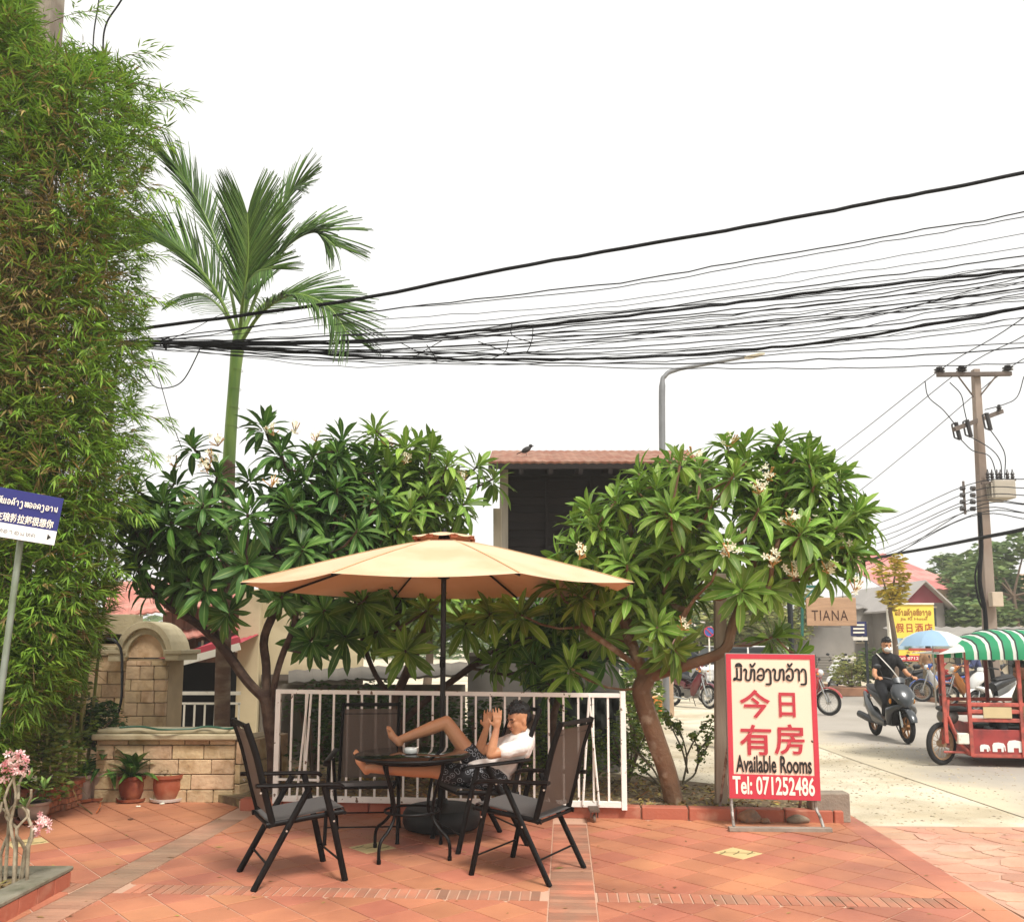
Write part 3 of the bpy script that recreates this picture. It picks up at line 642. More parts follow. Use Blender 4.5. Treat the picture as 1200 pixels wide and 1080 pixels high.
# grey yard wall and slumped dark net behind the railing
yw = thing('yard_wall', 'plain grey rendered wall behind the white railing and the seated man', 'wall', (0, 10.9, 0))
a, b = P(548, 830, 10.9), P(726, 830, 10.9); zt = P(0, 768, 10.9).z
MB().box(((a.x+b.x)/2, 10.95, zt/2), (b.x-a.x, .12, zt)).build('wall', m_tarp, yw, world=True); MB().box(((a.x+b.x)/2, 10.94, zt+.02), (b.x-a.x+.04, .18, .05)).build('coping', mat('grey_cap', '#8b857b', .9), yw, world=True)
nw = thing('shed', 'low grey and dark lean-to shed seen behind the railing left of the parasol pole', 'shed', (P(450, 830, 11.6).x, 12, 0))
gz(330, 545, 802, 11.8, .1).build('wall', mat('shed_grey', '#5b534a', .9, .3, 2, col2='#7d7468', c2scale=1), nw, world=True)
ribbed('roof', P(338, 800, 11.3), P(548, 790, 11.3), P(548, 776, 12.4), P(338, 786, 12.4), mat('shed_roof', '#6b645a', .85, .2, 2), nw, .2, .02)
net = thing('shade_net', 'dark green shade net draped over the yard wall behind the railing', 'net', (P(680, 830, 10.6).x, 10.6, 0))
mb = MB(); nx_, nz_ = 24, 14
for j in range(nz_+1):
    for i in range(nx_+1):
        t, s = i/nx_, j/nz_; p = P(622+104*t, 806-6*math.sin(t*5)+s*(78+14*math.sin(t*7)), 10.62+.05*math.sin(i*1.7+j*.6)+.03*math.cos(j*1.3-i)); mb.v.append(tuple(p))
mb.f = [(j*(nx_+1)+i, j*(nx_+1)+i+1, (j+1)*(nx_+1)+i+1, (j+1)*(nx_+1)+i) for j in range(nz_) for i in range(nx_)]
o = mb.build('net', mat('net_dark', '#33352f', .9, .3, 8), net, world=True, smooth=True, recalc=False); md = o.modifiers.new('s', 'SOLIDIFY'); md.thickness = .008
# upright posts of the old pergola
for (px, py0, Y, wpx, lb) in ((845, 672, 8.25, 13, 'grey squared wooden post standing behind the red and white board'), (585, 596, 10.3, 10, 'thin grey wooden post rising behind the parasol near the kiosk')):
    t = P(px-4, py0, Y); g = G(px, 925, .05); g = V((P(px-1.5 if px > 700 else px, 900, Y).x, Y, 0)); po = thing('wooden_post', lb, 'post', (g.x, Y, 0))
    w_ = wpx*Y/1000; MB().tube([(g.x, Y, 0), (t.x+.02, Y, t.z)], [(w_*.7, w_*.55)]*2, 4, rot=math.pi/4, up=(0, 1, 0)).build('post', mat('post_wood', '#9c8f7e', .85, .2, 3, bump=.2, bscale=30, stretch=(6, 6, .5)), po, world=True, bevel=.006)
# ================================================================== parasol, table, chairs, railing, boards
m_blk = mat('black_frame', '#0c0807', .5, .1, 10, metal=.0, spec=.18, col2='#120d0b', c2scale=12)
m_sling = mat('sling_mesh', '#5e5046', .75, .06, 60, bump=.15, bscale=400, trans=.3)
m_slingS = mat('sling_seat', '#4f4c4a', .7, .06, 60, bump=.15, bscale=400)
m_bolt = mat('bolt', '#c9c9c5', .25, 0, metal=.9)
m_glass = mat('smoked_glass', '#0d0c0c', .05, 0, spec=.8)
m_canvas = mat('canvas', '#dfbd9c', .85, .04, 3, bump=.25, bscale=5, trans=.1, tcol='#c05a2c', coord='World', col2='#d3ae8a', c2scale=1.6)
# sling: seen against the light the weave lets some of what is behind show
def see_through(m, a):
    t = m.node_tree; N = t.nodes; L = t.links; out = N['Material Output']; src = out.inputs[0].links[0].from_socket
    tp = N.new('ShaderNodeBsdfTransparent'); ms = N.new('ShaderNodeMixShader'); ms.inputs[0].default_value = a
    L.new(src, ms.inputs[1]); L.new(tp.outputs[0], ms.inputs[2]); L.new(ms.outputs[0], out.inputs[0])
see_through(m_sling, .1)
def make_chair(label, loc, rz, lean=0.0):
    t = thing('folding_chair', label, 'chair', loc, rz, 'black folding sling chairs around the glass table')
    W = .265
    for s in (-1, 1):
        y = s*W
        # rear leg runs from rear foot up forward to the armrest; front leg from front foot up back to the armrest
        MB().tube([(-.29, y, .0), (-.09, y, .36), (.06, y, .63)], [(.015, .022)]*3, 8).build('leg', m_blk, t, smooth=True)
        MB().tube([(.31, y*1.08, .0), (.22, y*1.08, .38), (.15, y*1.08, .64)], [(.015, .022)]*3, 8).build('leg', m_blk, t, smooth=True)
        a = MB(); a.tube(smooth_path([(-.30, y*1.1, .665), (-.12, y*1.1, .655), (.1, y*1.1, .645), (.24, y*1.1, .635), (.28, y*1.1, .615)], 4), [(.028, .015)]*17, 8); a.build('armrest', m_blk, t, smooth=True)
        for p in ((-.09, y+s*.014, .36), (.22, y*1.08+s*.014, .40), (.1, y*1.08+s*.014, .63), (-.27, y*1.1+s*.012, .62)):
            MB().disc(p, .007, .006, (0, 1, 0), 8).build('bolt', m_bolt, t)
        for z in (0,):
            MB().tube([(-.29, y, 0), (-.285, y, .012)], .018, 8).build('foot', m_blk, t); MB().tube([(.31, y*1.08, 0), (.307, y*1.08, .012)], .018, 8).build('foot', m_blk, t)
    k = 1+lean
    bk = [(-.17, .39), (-.235, .62), (-.295*k, .85), (-.37*k, 1.06)]
    for s in (-1, 1):
        y = s*(W-.02)
        MB().tube(smooth_path([(x, y, z) for x, z in bk], 3), [(.014, .022)]*10, 8).build('back_upright', m_blk, t, smooth=True)
        MB().tube([(-.22, y, .40), (.05, y, .425), (.30, y, .445)], [(.013, .018)]*3, 8).build('seat_rail', m_blk, t, smooth=True)
    mb = MB(); n = 8; top = smooth_path([(x, 0, z) for x, z in bk], 4); top = [p for p in top if .43 < p.z < 1.05]
    m_ = len(top)
    for i, p in enumerate(top):
        for j in range(n+1):
            u = j/n*2-1; sag = .012*(1-u*u)*math.sin(math.pi*i/(m_-1)); mb.v.append((p.x-sag, u*(W-.025), p.z))
    mb.f = [(i*(n+1)+j, i*(n+1)+j+1, (i+1)*(n+1)+j+1, (i+1)*(n+1)+j) for i in range(m_-1) for j in range(n)]
    mb.build('backrest', m_sling, t, smooth=True, recalc=False)
    hem = MB(); hem.tube([(-.37*k, -W+.03, 1.045), (-.37*k, W-.03, 1.045)], [(.008, .018)]*2, 6); hem.tube([(-.335*k, -W+.03, .968), (-.335*k, W-.03, .968)], [(.003, .004)]*2, 6); hem.build('back_bar', m_blk, t, smooth=True)
    mb = MB()
    for i in range(9):
        x = -.2+.5*i/8; z = .405+.06*i/8-.0
        for j in range(n+1):
            u = j/n*2-1; mb.v.append((x, u*(W-.02), z+.012-.022*(1-u*u)*math.sin(math.pi*min(i/8+.05, 1))))
    mb.v += [(.315, (j/n*2-1)*(W-.02), .452) for j in range(n+1)]
    mb.f = [(i*(n+1)+j, i*(n+1)+j+1, (i+1)*(n+1)+j+1, (i+1)*(n+1)+j) for i in range(9) for j in range(n)]
    mb.build('seat', m_slingS, t, smooth=True, recalc=False)
    br = MB(); br.tube([(-.2, -W, .15), (-.2, W, .15)], [(.009, .006)]*2, 8); br.build('stretcher', m_blk, t, smooth=True)
    MB().tube([(.28, -W*1.08, .13), (.28, W*1.08, .13)], [(.009, .006)]*2, 8).build('stretcher', m_blk, t, smooth=True)
    MB().tube([(.305, -W, .44), (.305, W, .44)], .012, 8).build('front_bar', m_blk, t, smooth=True)
    MB().tube([(-.2, -W, .395), (-.2, W, .395)], .012, 8).build('rear_bar', m_blk, t, smooth=True)
    return t
make_chair('empty black folding chair with grey mesh at the left of the glass table', (-1.53, 6.10, .006), R(27))
make_chair('empty black folding chair with its back turned at the right of the table', (.13, 6.22, .006), R(150))
make_chair('black folding chair in which the man in the white shirt sits', (-.25, 7.1, .006), R(205), .12)
make_chair('empty folding chair facing forward behind the table with the man\'s leg laid over it', (-1.22, 7.32, .006), R(-86))
# ---- table
TX, TY, TZ = -.765, 6.72, .745
tb = thing('round_table', 'round black glass patio table on four curved black legs under the parasol', 'table', (TX, TY, .006))
MB().lathe([(.43, TZ-.012), (.435, TZ-.009), (.435, TZ-.003), (.43, TZ)], n=48).build('tabletop', m_glass, tb, smooth=True)
MB().torus((0, 0, TZ-.014), .432, .013, (0, 0, 1), 48, 8).build('rim', m_blk, tb, smooth=True)
for i in range(4):
    a = R(45+90*i+12); c, s = math.cos(a), math.sin(a); q = lambda r, z: (c*r, s*r, z)
    pts = smooth_path([q(.30, TZ-.03), q(.285, .62), q(.235, .5), q(.20, .36), q(.21, .28), q(.27, .21), q(.34, .16), q(.365, .1), q(.365, 0)], 4)
    MB().tube(pts, .0125, 8).build('leg', m_blk, tb, smooth=True)
    MB().tube([q(.365, 0), q(.365, .03)], .016, 8).build('foot', m_blk, tb)
MB().torus((0, 0, TZ-.05), .30, .011, (0, 0, 1), 40, 6).build('ring', m_blk, tb, smooth=True)
MB().torus((0, 0, .32), .205, .010, (0, 0, 1), 36, 6).build('ring', m_blk, tb, smooth=True)
for i in range(2): MB().tube([(.3*math.cos(R(57+90*i)), .3*math.sin(R(57+90*i)), TZ-.05), (-.3*math.cos(R(57+90*i)), -.3*math.sin(R(57+90*i)), TZ-.05)], .009, 6).build('brace', m_blk, tb)
ash = thing('ashtray', 'small round glass ashtray standing on the black table', 'ashtray', (TX-.01, TY-.04, TZ+.012))
MB().lathe([(.045, 0), (.05, .005), (.052, .035), (.048, .04), (.04, .038), (.036, .015), (.0, .013)], n=24).build('bowl', mat('grey_glass', '#a9aaa5', .08, .1, 20, spec=1), ash, smooth=True)
MB().tube([(.02, 0, .03), (.06, .01, .044)], .004, 8).build('cigarette', mat('paper_white', '#e6ded0', .8, 0), ash)
# ---- parasol
UX, UY = (516-600)*.0076+.03, 7.6
um = thing('parasol', 'large octagonal cream parasol shading the table on a black pole', 'parasol', (UX, UY, .006))
RR, ZR, ZT = 1.74, 2.075, 2.49
def canopy(mb, R0, R1, z0, z1, k0, k1, sag, n=10, m=10):
    """one octagon panel between ribs k0 and k1 (angles)"""
    vs = []
    for i in range(n+1):
        t = i/n; r = R0+(R1-R0)*t; z = z0+(z1-z0)*(t**1.12)
        for j in range(m+1):
            s = j/m; a = V((math.cos(k0), math.sin(k0), 0)).lerp(V((math.cos(k1), math.sin(k1), 0)), s)
            dip = sag*math.sin(math.pi*s)*t*(.35+.65*t); edge = (1-.03*math.sin(math.pi*s)*t)
            vs.append((a.x*r*edge, a.y*r*edge, z-dip*.5))
    mb.add(vs, [(i*(m+1)+j, i*(m+1)+j+1, (i+1)*(m+1)+j+1, (i+1)*(m+1)+j) for i in range(n) for j in range(m)])
    return mb
for k in range(8):
    a0, a1 = R(22.5+45*k), R(67.5+45*k)
    o = canopy(MB(), .17, RR, ZT, ZR, a0, a1, .05).build('canopy_panel', m_canvas, um, smooth=True, recalc=False)
    h = MB(); h.tube([(math.cos(a0)*.2, math.sin(a0)*.2, ZT-.02), (math.cos(a0)*1.0, math.sin(a0)*1.0, (ZT+ZR)/2-.02), (math.cos(a0)*(RR-.01), math.sin(a0)*(RR-.01), ZR-.012)], [(.007, .011)]*3, 6); h.build('rib', m_blk, um)
    MB().tube([(math.cos(a0)*.05, math.sin(a0)*.05, 2.2), (math.cos(a0)*.55, math.sin(a0)*.55, ZT-.02-(.55-.2)*.252-.01)], [(.006, .006)]*2, 6).build('strut', m_blk, um)
    MB().tube([(math.cos(a0)*r, math.sin(a0)*r, ZT-(ZT-ZR)*(((r-.17)/(RR-.17))**1.12 if r > .17 else 0)+.004) for r in (.2, .6, 1.0, 1.4, 1.72)], [(.008, .003)]*5, 4).build('seam', mat('seam', '#c9a274', .9), um)
    canopy(MB(), .0, .30, ZT+.085, ZT+.035, a0, a1, .03, 4, 6).build('vent_flap', m_canvas, um, smooth=True, recalc=False)
for k in range(8):
    a = R(22.5+45*k); MB().box((math.cos(a)*.27, math.sin(a)*.27, ZT+.018), (.03, .06, .03), Matrix.Rotation(a, 3, 'Z')).build('vent_tab', mat('vent_dark', '#8a4628', .8), um)
MB().tube([(0, 0, .05), (0, 0, ZT+.03)], .024, 14).build('pole', mat('pole_brown', '#140d0a', .4, .1, 8, metal=.3), um, smooth=True)
MB().lathe([(.03, ZT-.02), (.06, ZT), (.05, ZT+.04), (.02, ZT+.1), (.005, ZT+.12)], n=16).build('hub', m_blk, um, smooth=True)
MB().lathe([(.03, 2.15), (.055, 2.16), (.055, 2.22), (.03, 2.23)], n=16).build('runner', m_blk, um, smooth=True)
MB().box((0, -.035, 1.42), (.05, .06, .1)).build('crank_box', m_blk, um, bevel=.008)
cr = MB(); cr.tube([(0, -.06, 1.42), (0, -.09, 1.42), (.0, -.09, 1.34), (0, -.13, 1.34)], .008, 6); cr.build('crank_handle', m_blk, um)
MB().tube([(0, 0, .18), (0, 0, .42)], .034, 14).build('sleeve', m_blk, um, smooth=True)
MB().lathe([(.24, .0), (.315, .02), (.335, .07), (.33, .14), (.30, .185), (.2, .205), (.06, .215), (.05, .25), (.035, .25)], n=32).build('base', mat('base_rubber', '#171817', .6, .15, 5, bump=.1), um, smooth=True)
# ---- white movable railing on a caster
m_rust = mat('chipped_white', '#efebe2', .6, .06, 8, bump=.2, bscale=60, coord='World', col2='#6d5540', c2scale=16, c2lo=.63, c2hi=.66)
def rl_pt(t, z):   # along the railing
    a, b = V((-2.24, 8.32, 0)), V((1.02, 7.99, 0)); p = a.lerp(b, t); return V((p.x, p.y, z))
zt0, zb0 = 1.13, .135
rw = thing('white_railing', 'white painted steel railing with rust chips along the planting bed', 'railing', rl_pt(.5, .1))
MB().bar(rl_pt(-.006, zt0+.0), rl_pt(1.006, zt0-.02), .035, .04).build('top_rail', m_rust, rw, world=True, bevel=.003)
MB().bar(rl_pt(0, zb0), rl_pt(1, zb0), .035, .055).build('bottom_rail', m_rust, rw, world=True, bevel=.003)
for t in (0, 1): MB().tube([rl_pt(t, .09), rl_pt(t, zt0+.02)], [(.033, .033)]*2, 4, rot=math.pi/4).build('post', m_rust, rw, world=True)
NB = 24
for k in range(1, NB): MB().tube([rl_pt(k/NB, zb0), rl_pt(k/NB, zt0-.01)], [(.0135, .0135)]*2, 4, rot=math.pi/4).build('bar', m_rust, rw, world=True)
for k, (ta, tb_) in enumerate(((.09, .065), (.1, .085), (.905, .885), (.905, .93))): MB().tube([rl_pt(ta, zt0-.02)+V((0, -.03, 0)), rl_pt(tb_, zb0)+V((0, -.03, 0))], .011, 6).build('brace', m_rust, rw, world=True)
MB().bar(rl_pt(0, .31)+V((0, -.012, 0)), rl_pt(.13, .31)+V((0, -.012, 0)), .02, .02).build('short_rail', m_rust, rw, world=True)
c = rl_pt(.912, 0); cs = MB(); cs.box((c.x, c.y-.13, .115), (.09, .2, .02)).box((c.x-.03, c.y-.17, .085), (.008, .05, .07)).box((c.x+.03, c.y-.17, .085), (.008, .05, .07)); cs.build('caster_fork', mat('rust_metal', '#5c4a3e', .7, .3, 20), rw, world=True)
MB().torus((c.x, c.y-.17, .045), .022, .014, (1, 0, 0), 18, 8).disc((c.x, c.y-.17, .045), .024, .03, (1, 0, 0)).build('caster', mat('caster_tyre', '#7d6a5c', .6), rw, world=True, smooth=True)
# ---- red and white "Available Rooms" board
m_red = mat('sign_red', '#c23c49', .45, .05, 3, spec=.3); m_cream = mat('sign_cream', '#ecd3bb', .5, .03, 2, spec=.3); m_ink = mat('ink_black', '#16100f', .6, 0); m_white_p = mat('print_white', '#f2ead8', .6, 0)
SY = 7.6; tl, tr, bl_, br_ = P(850.5, 765, SY+.08), P(957.5, 769, SY-.0), P(853.5, 934, SY+.03), P(960.5, 937, SY-.05)
ax = (br_-bl_); wS = ax.length; ax = ax/wS; az = (tl-bl_); hS = az.length; az = (az-ax*az.dot(ax)*.8).normalized(); ay = az.cross(ax).normalized()
cS = (tl+tr+bl_+br_)/4
MS = Matrix(((ax.x, ay.x, az.x, cS.x), (ax.y, ay.y, az.y, cS.y), (ax.z, ay.z, az.z, cS.z), (0, 0, 0, 1)))
sb = thing('sign_board', 'red framed cream board advertising available rooms in Lao, Chinese and English', 'sign', (cS.x, cS.y+.1, .006))
Ms_ = inv(sb) @ MS
def rel(name, mb, m, parent=None, mat_=None, **k): return link(name, mb.mesh(name, m, **k), parent or sb, Ms_ if mat_ is None else mat_)
rel('panel', MB().box((0, .012, 0), (wS, .016, hS)), m_cream, bevel=.002)
def frm(name, x0, x1, z0, z1, y0=-.002, y1=.004): return rel(name, MB().box(((x0+x1)/2, (y0+y1)/2, (z0+z1)/2), (x1-x0, y1-y0, z1-z0)), m_red)
fw = .042; bh = hS*.165
frm('border', -wS/2, wS/2, hS/2-fw, hS/2); frm('border', -wS/2, -wS/2+fw, -hS/2+bh, hS/2-fw); frm('border', wS/2-fw, wS/2, -hS/2+bh, hS/2-fw); frm('border', -wS/2, wS/2, -hS/2, -hS/2+bh)
rel('edge', MB().box((0, .03, 0), (wS+.012, .03, hS+.012)), mat('sign_edge', '#8f8d88', .5, .1), bevel=.003)
def L2(zx, zy):          # zoom pixel of the top line -> board coordinates
    u, v = 850+zx/10.91, 770+zy/10.91; s = (u-850.5-.02*(v-765))/107; t = (v-765-.035*(u-850))/168.5; return ((s-.5)*wS, (.5-t)*hS)
ST = [[(150, 140), (152, 200), (150, 262), (118, 268), (112, 288), (140, 276), (170, 285), (205, 290)], [(205, 290), (207, 215), (206, 140)],
 [(138, 112), (145, 90), (170, 80), (195, 88), (212, 116)], [(138, 112), (175, 106), (212, 116)],
 [(242, 168), (258, 152), (276, 180), (268, 245), (272, 285), (300, 298), (330, 272), (338, 160)], [(334, 210), (350, 170), (370, 160), (382, 190), (381, 300)],
 [(328, 92), (345, 122), (365, 112), (388, 82)],
 [(425, 195), (440, 162), (465, 150), (495, 165), (505, 215), (500, 270), (468, 298), (430, 285), (422, 258), (440, 238), (475, 236)],
 [(532, 190), (545, 162), (570, 165), (590, 200), (594, 320), (585, 352), (535, 352)],
 [(622, 176), (638, 160), (655, 188), (648, 252), (652, 292), (680, 304), (708, 280), (716, 170)], [(712, 216), (728, 178), (748, 166), (764, 196), (764, 304)],
 [(800, 195), (820, 168), (845, 160), (875, 178), (885, 230), (880, 285), (850, 310), (812, 298), (803, 262), (828, 245), (836, 265)],
 [(820, 100), (835, 130), (852, 120), (872, 96)],
 [(912, 188), (930, 168), (955, 178), (964, 215), (964, 314)],
 [(992, 200), (1008, 172), (1032, 176), (1050, 210), (1054, 330), (1042, 362), (990, 364)]]
lm = strokes_mesh([[L2(*p) for p in s] for s in ST], .017, m_ink, -.0035); o = link('lettering', lm, sb, Ms_); o['label'] = 'black Lao lettering in one line along the top of the board'
def bpix(u, v): s = (u-850.5-.02*(v-765))/107; t = (v-765-.035*(u-850))/168.5; return ((s-.5)*wS, (.5-t)*hS)
def btext(body, x0, x1, y0, y1, m, bold, lb):
    a, b = bpix(x0, y1), bpix(x1, y0); o = put_text(body, (a[0]+b[0])/2, (a[1]+b[1])/2, b[0]-a[0], b[1]-a[1], m, sb, Ms_, bold=bold); o['label'] = lb
m_redink = mat('ink_red', '#b3303c', .5, 0)
btext('今', 867, 903, 809, 841, m_redink, .014, 'large red character at upper left of the board'); btext('日', 914, 933, 813, 841, m_redink, .018, 'large red character at upper right of the board')
btext('有', 867, 904, 850, 884, m_redink, .014, 'large red character at lower left of the board'); btext('房', 908, 943, 850, 884, m_redink, .014, 'large red character at lower right of the board')
btext('Available Rooms', 862, 951, 887, 904, m_ink, .022, 'black English words Available Rooms'); btext('Tel: 071252486', 858, 954, 911, 929, m_white_p, .022, 'white telephone number line on the red band')
m_pipe = mat('grey_pipe', '#a6a19a', .5, .2, 15, metal=.4, col2='#75665a', c2scale=20)
a, b = V((bl_.x+.03, bl_.y, bl_.z)), V((br_.x-.03, br_.y, br_.z)); fl, fr_ = G(860, 968, .04), G(965, 969, .04)
for p, q in ((a, fl), (b, fr_)):
    MB().tube(smooth_path([p+V((0, .03, .2)), p+V((0, .02, -.05)), p.lerp(q, .6)+V((0, .02, 0)), q], 4), .014, 8).build('leg', m_pipe, sb, world=True, smooth=True)
    MB().tube([p+V((0, .03, .5)), V((p.x-.0, p.y+.5, .03))], .014, 8).build('rear_leg', m_pipe, sb, world=True, smooth=True)
bs = MB(); bs.bar(fl+V((-.05, -.02, -.015)), fr_+V((.06, -.02, -.015)), .06, .035); bs.build('front_bar', mat('base_metal', '#8f8274', .7, .2, 10, bump=.2), sb, world=True, bevel=.003)
rb = MB(); rb.bar(V((a.x-.05, a.y+.5, .03)), V((b.x+.05, b.y+.5, .03)), .04, .03); rb.build('rear_bar', m_pipe, sb, world=True)
def rock(name, lb, c, r, seed, m, group=None):
    bm = bmesh.new(); bmesh.ops.create_icosphere(bm, subdivisions=3, radius=1); rr = random.Random(seed); ph = [V((rr.uniform(-1, 1), rr.uniform(-1, 1), rr.uniform(-1, 1))).normalized() for _ in range(9)]
    for v in bm.verts:
        d = v.co.normalized(); k = min(1.0, min(.62+.5*(1-max(0, d.dot(p)))**.8+.12 for p in ph)); v.co = V((d.x*k*r[0], d.y*k*r[1], d.z*k*r[2]))
    me = bpy.data.meshes.new(name); bm.to_mesh(me); bm.free(); me.materials.append(m); me.polygons.foreach_set('use_smooth', [True]*len(me.polygons))
    o = link(name, me, None, Matrix.Translation(c)); tag(o, lb, 'rock', group); return o
m_rock = mat('rock_brown', '#9b7357', .9, .25, 12, bump=.6, bscale=25, col2='#6e5a4b', c2scale=8)
rock('rock', 'rough orange brown rock weighting the left foot of the rooms board', G(880, 965, .0)+V((0, .05, .05)), (.13, .09, .075), 3, m_rock)
rock('rock', 'flat grey brown rock weighting the right foot of the rooms board', G(937, 966, .0)+V((0, .05, .035)), (.11, .08, .05), 5, mat('rock_grey', '#80715f', .9, .25, 12, bump=.6, bscale=25))
rock('rock', 'small tan stone lying between the two weights of the rooms board', G(898, 966, .0)+V((0, .02, .025)), (.05, .04, .03), 8, m_rock)
cb_ = thing('concrete_block', 'grey concrete block behind the right leg of the rooms board', 'block', (2.85, 7.93, .0))
MB().box((0, 0, .13), (.34, .16, .26)).build('block', mat('concrete_block', '#8d8071', .9, .2, 8, bump=.4), cb_, bevel=.01)
# ---- blue direction sign, left
m_navy = mat('navy', '#1c1f6b', .45, .04, 3)
A, B = P(-40, 563, 5.75), P(75, 584, 6.05); zl = .47
ax = (B-A); wB = ax.length; ax.normalize(); az = V((0, 0, 1)); az = (az-ax*az.dot(ax)).normalized(); ay = az.cross(ax)
MBm = Matrix(((ax.x, ay.x, az.x, B.x), (ax.y, ay.y, az.y, B.y), (ax.z, ay.z, az.z, B.z), (0, 0, 0, 1)))
ds = thing('direction_sign', 'navy blue and white direction sign on a grey pole before the bamboo', 'sign', (A.x+.35, 5.95, 0))
Md = inv(ds) @ MBm; hB = .345
link('panel', MB().box((-wB/2, .01, -hB/2), (wB, .012, hB)).mesh('panel', m_navy, bevel=.002), ds, Md)
link('white_band', MB().box((-wB/2, .002, -hB+.052), (wB-.004, .01, .1)).mesh('white_band', mat('sign_white', '#e9e7e4', .5, .03), None), ds, Md)
bm_ = m_white_p
o = link('lettering', strokes_mesh(lao_line(['ng', 'wo', 'no', 'yo', 'ho', 'mo', 'o', 'kho', 'aa', 'ng', 'ho', 'wo', 'o', 'kho', 'ng', 'wo', 'aa', 'no'], -.50, -.02, -.108, .034), .0055, bm_, -.004), ds, Md); o['label'] = 'white Lao script line on the blue sign'
o = put_text('我在琅勃拉邦很想你', -.235, -.20, .405, .066, bm_, ds, Md, bold=.02, off=.0045); o['label'] = 'white Chinese characters on the blue sign'
o = link('lettering', strokes_mesh(lao_line(['no', 'o', 'aa', 'wo', 'kho', 'mo', 'ng', 'ho', 'o', 'aa', 'wo', 'no', 'ho', 'kho'], -.6, -.12, -hB+.035, .022, ()), .0035, mat('ink_grey', '#6b6a70', .7), -.0045), ds, Md); o['label'] = 'small grey script line on the white band'
link('arrow', MB().add([(-.055, -.005, -hB+.03), (-.055, -.005, -hB+.075), (-.03, -.005, -hB+.052)], [(0, 1, 2)]).mesh('arrow', m_ink, recalc=False), ds, Md)
pt = P(22, 634, 6.03); pb = P(3, 790, 5.98); d = (pb-pt)/(pt.z-pb.z); pb = pt+d*(pt.z)
MB().tube([pt+V((0, .02, .3)), pt+V((0, .02, 0)), V((pb.x, pb.y, .1))], .022, 12).build('pole', mat('galvanised', '#8d958a', .5, .15, 6, metal=.4, col2='#6f7a63', c2scale=3), ds, world=True, smooth=True)
# ================================================================== frangipani trees, palm, bamboo
def leaf_template(n=5, width=.145, droop=.28, fold=.05, tip=.62):
    """leaf of length 1 along +x; strip pairs either side of the midrib -> quads"""
    v, f, uv = [], [], []
    for i in range(n+1):
        t = i/n; w_ = width*math.sin(math.pi*min(t/tip*.5, .5) if t < tip else math.pi*(.5+.5*(t-tip)/(1-tip)))**.85+.004
        z = .10*math.sin(t*1.6)-droop*t*t; x = t*(1-.12*droop*t)
        v += [(x, -w_, z+fold*w_/width*.6), (x, 0, z), (x, w_, z+fold*w_/width*.6)]; uv += [(0, t), (.5, t), (1, t)]
    for i in range(n):
        a, b = 3*i, 3*i+3; f += [(a, b, b+1, a+1), (a+1, b+1, b+2, a+2)]
    return v, f, uv
m_leafA = leafmat('frangipani_leaf', '#608430', '#7f9c3c', '#a9b56e', rough=.5, trans=.2, rnd=.38)
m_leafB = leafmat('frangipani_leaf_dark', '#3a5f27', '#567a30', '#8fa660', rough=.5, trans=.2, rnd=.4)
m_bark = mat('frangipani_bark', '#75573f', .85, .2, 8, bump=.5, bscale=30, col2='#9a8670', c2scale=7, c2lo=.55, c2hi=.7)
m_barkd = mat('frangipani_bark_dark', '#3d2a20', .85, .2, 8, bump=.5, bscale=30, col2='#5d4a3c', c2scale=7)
m_petal = mat('petal', '#e9e2c6', .6, .05, 30, trans=.2, rnd=.08); m_bud = mat('bud', '#b98a4e', .6, .1, 30)
LT = [leaf_template(5, .118, d, .06) for d in (.12, .3, .5)]
def leaf_mesh(tpl, m, name='leaf'):
    v, f, uv = tpl; me = bpy.data.meshes.new(name); me.from_pydata(v, [], f); u = me.uv_layers.new(name='UVMap')
    for l in me.loops: u.data[l.index].uv = uv[l.vertex_index]
    me.materials.append(m); me.polygons.foreach_set('use_smooth', [True]*len(me.polygons)); return me
def rosette(c, ax, n, ln, out, wdt=1.0):
    """(variant, matrix, centre) for the leaves of one whorl"""
    ax = (ax.normalized()+V((random.uniform(-.2, .2), random.uniform(.05, .45), random.uniform(.2, .65)))).normalized(); _, s, u = frame(ax); a0 = random.uniform(0, 6.28)
    for i in range(n):
        t = i/n; a = a0+i*2.399+random.uniform(-.2, .2); el = R(24+88*t+random.uniform(-11, 11))   # angle off the axis
        r = s*math.cos(a)+u*math.sin(a); d = (ax*math.cos(el)+r*math.sin(el)).normalized()
        d = (d+V((0, 0, -.34*t))).normalized(); nrm = (ax*math.sin(el)-r*math.cos(el)); sd_ = nrm.cross(d).normalized(); nrm = d.cross(sd_)
        L_ = ln*random.uniform(.6, 1.15)*(.7+.4*min(t*2, 1)); p = c-ax*(.09*t)+r*.012
        out.append((random.choice((0, 1, 1, 2)), mk(p, d, sd_, nrm, L_, L_*wdt*random.uniform(.85, 1.1), L_)))
def grow(root_nodes, targets, r_tip=.011, jit=.05, max_r=.2, straight=.35):
    """connect targets to the nearest existing node; returns node list [(pos, parent)], children counts -> radii"""
    nodes = list(root_nodes)
    c0 = nodes[-1][0]
    for tg, ax in sorted(targets, key=lambda t: (t[0]-c0).length):
        best = min(range(len(nodes)), key=lambda i: (nodes[i][0]-tg).length + (.0 if nodes[i][0].z < tg.z-.05 else .5) + (nodes[i][2]*.0))
        p = nodes[best][0]; L_ = (tg-p).length; k = max(int(L_/.16), 1); par = best
        for i in range(1, k+1):
            t = i/k; q = p.lerp(tg, t)+V((0, 0, -.12*L_*math.sin(math.pi*t)))+(rdir()*jit*L_*.6*math.sin(math.pi*t))
            if i == k: q = tg
            nodes.append((q, par, 0)); par = len(nodes)-1
    return nodes
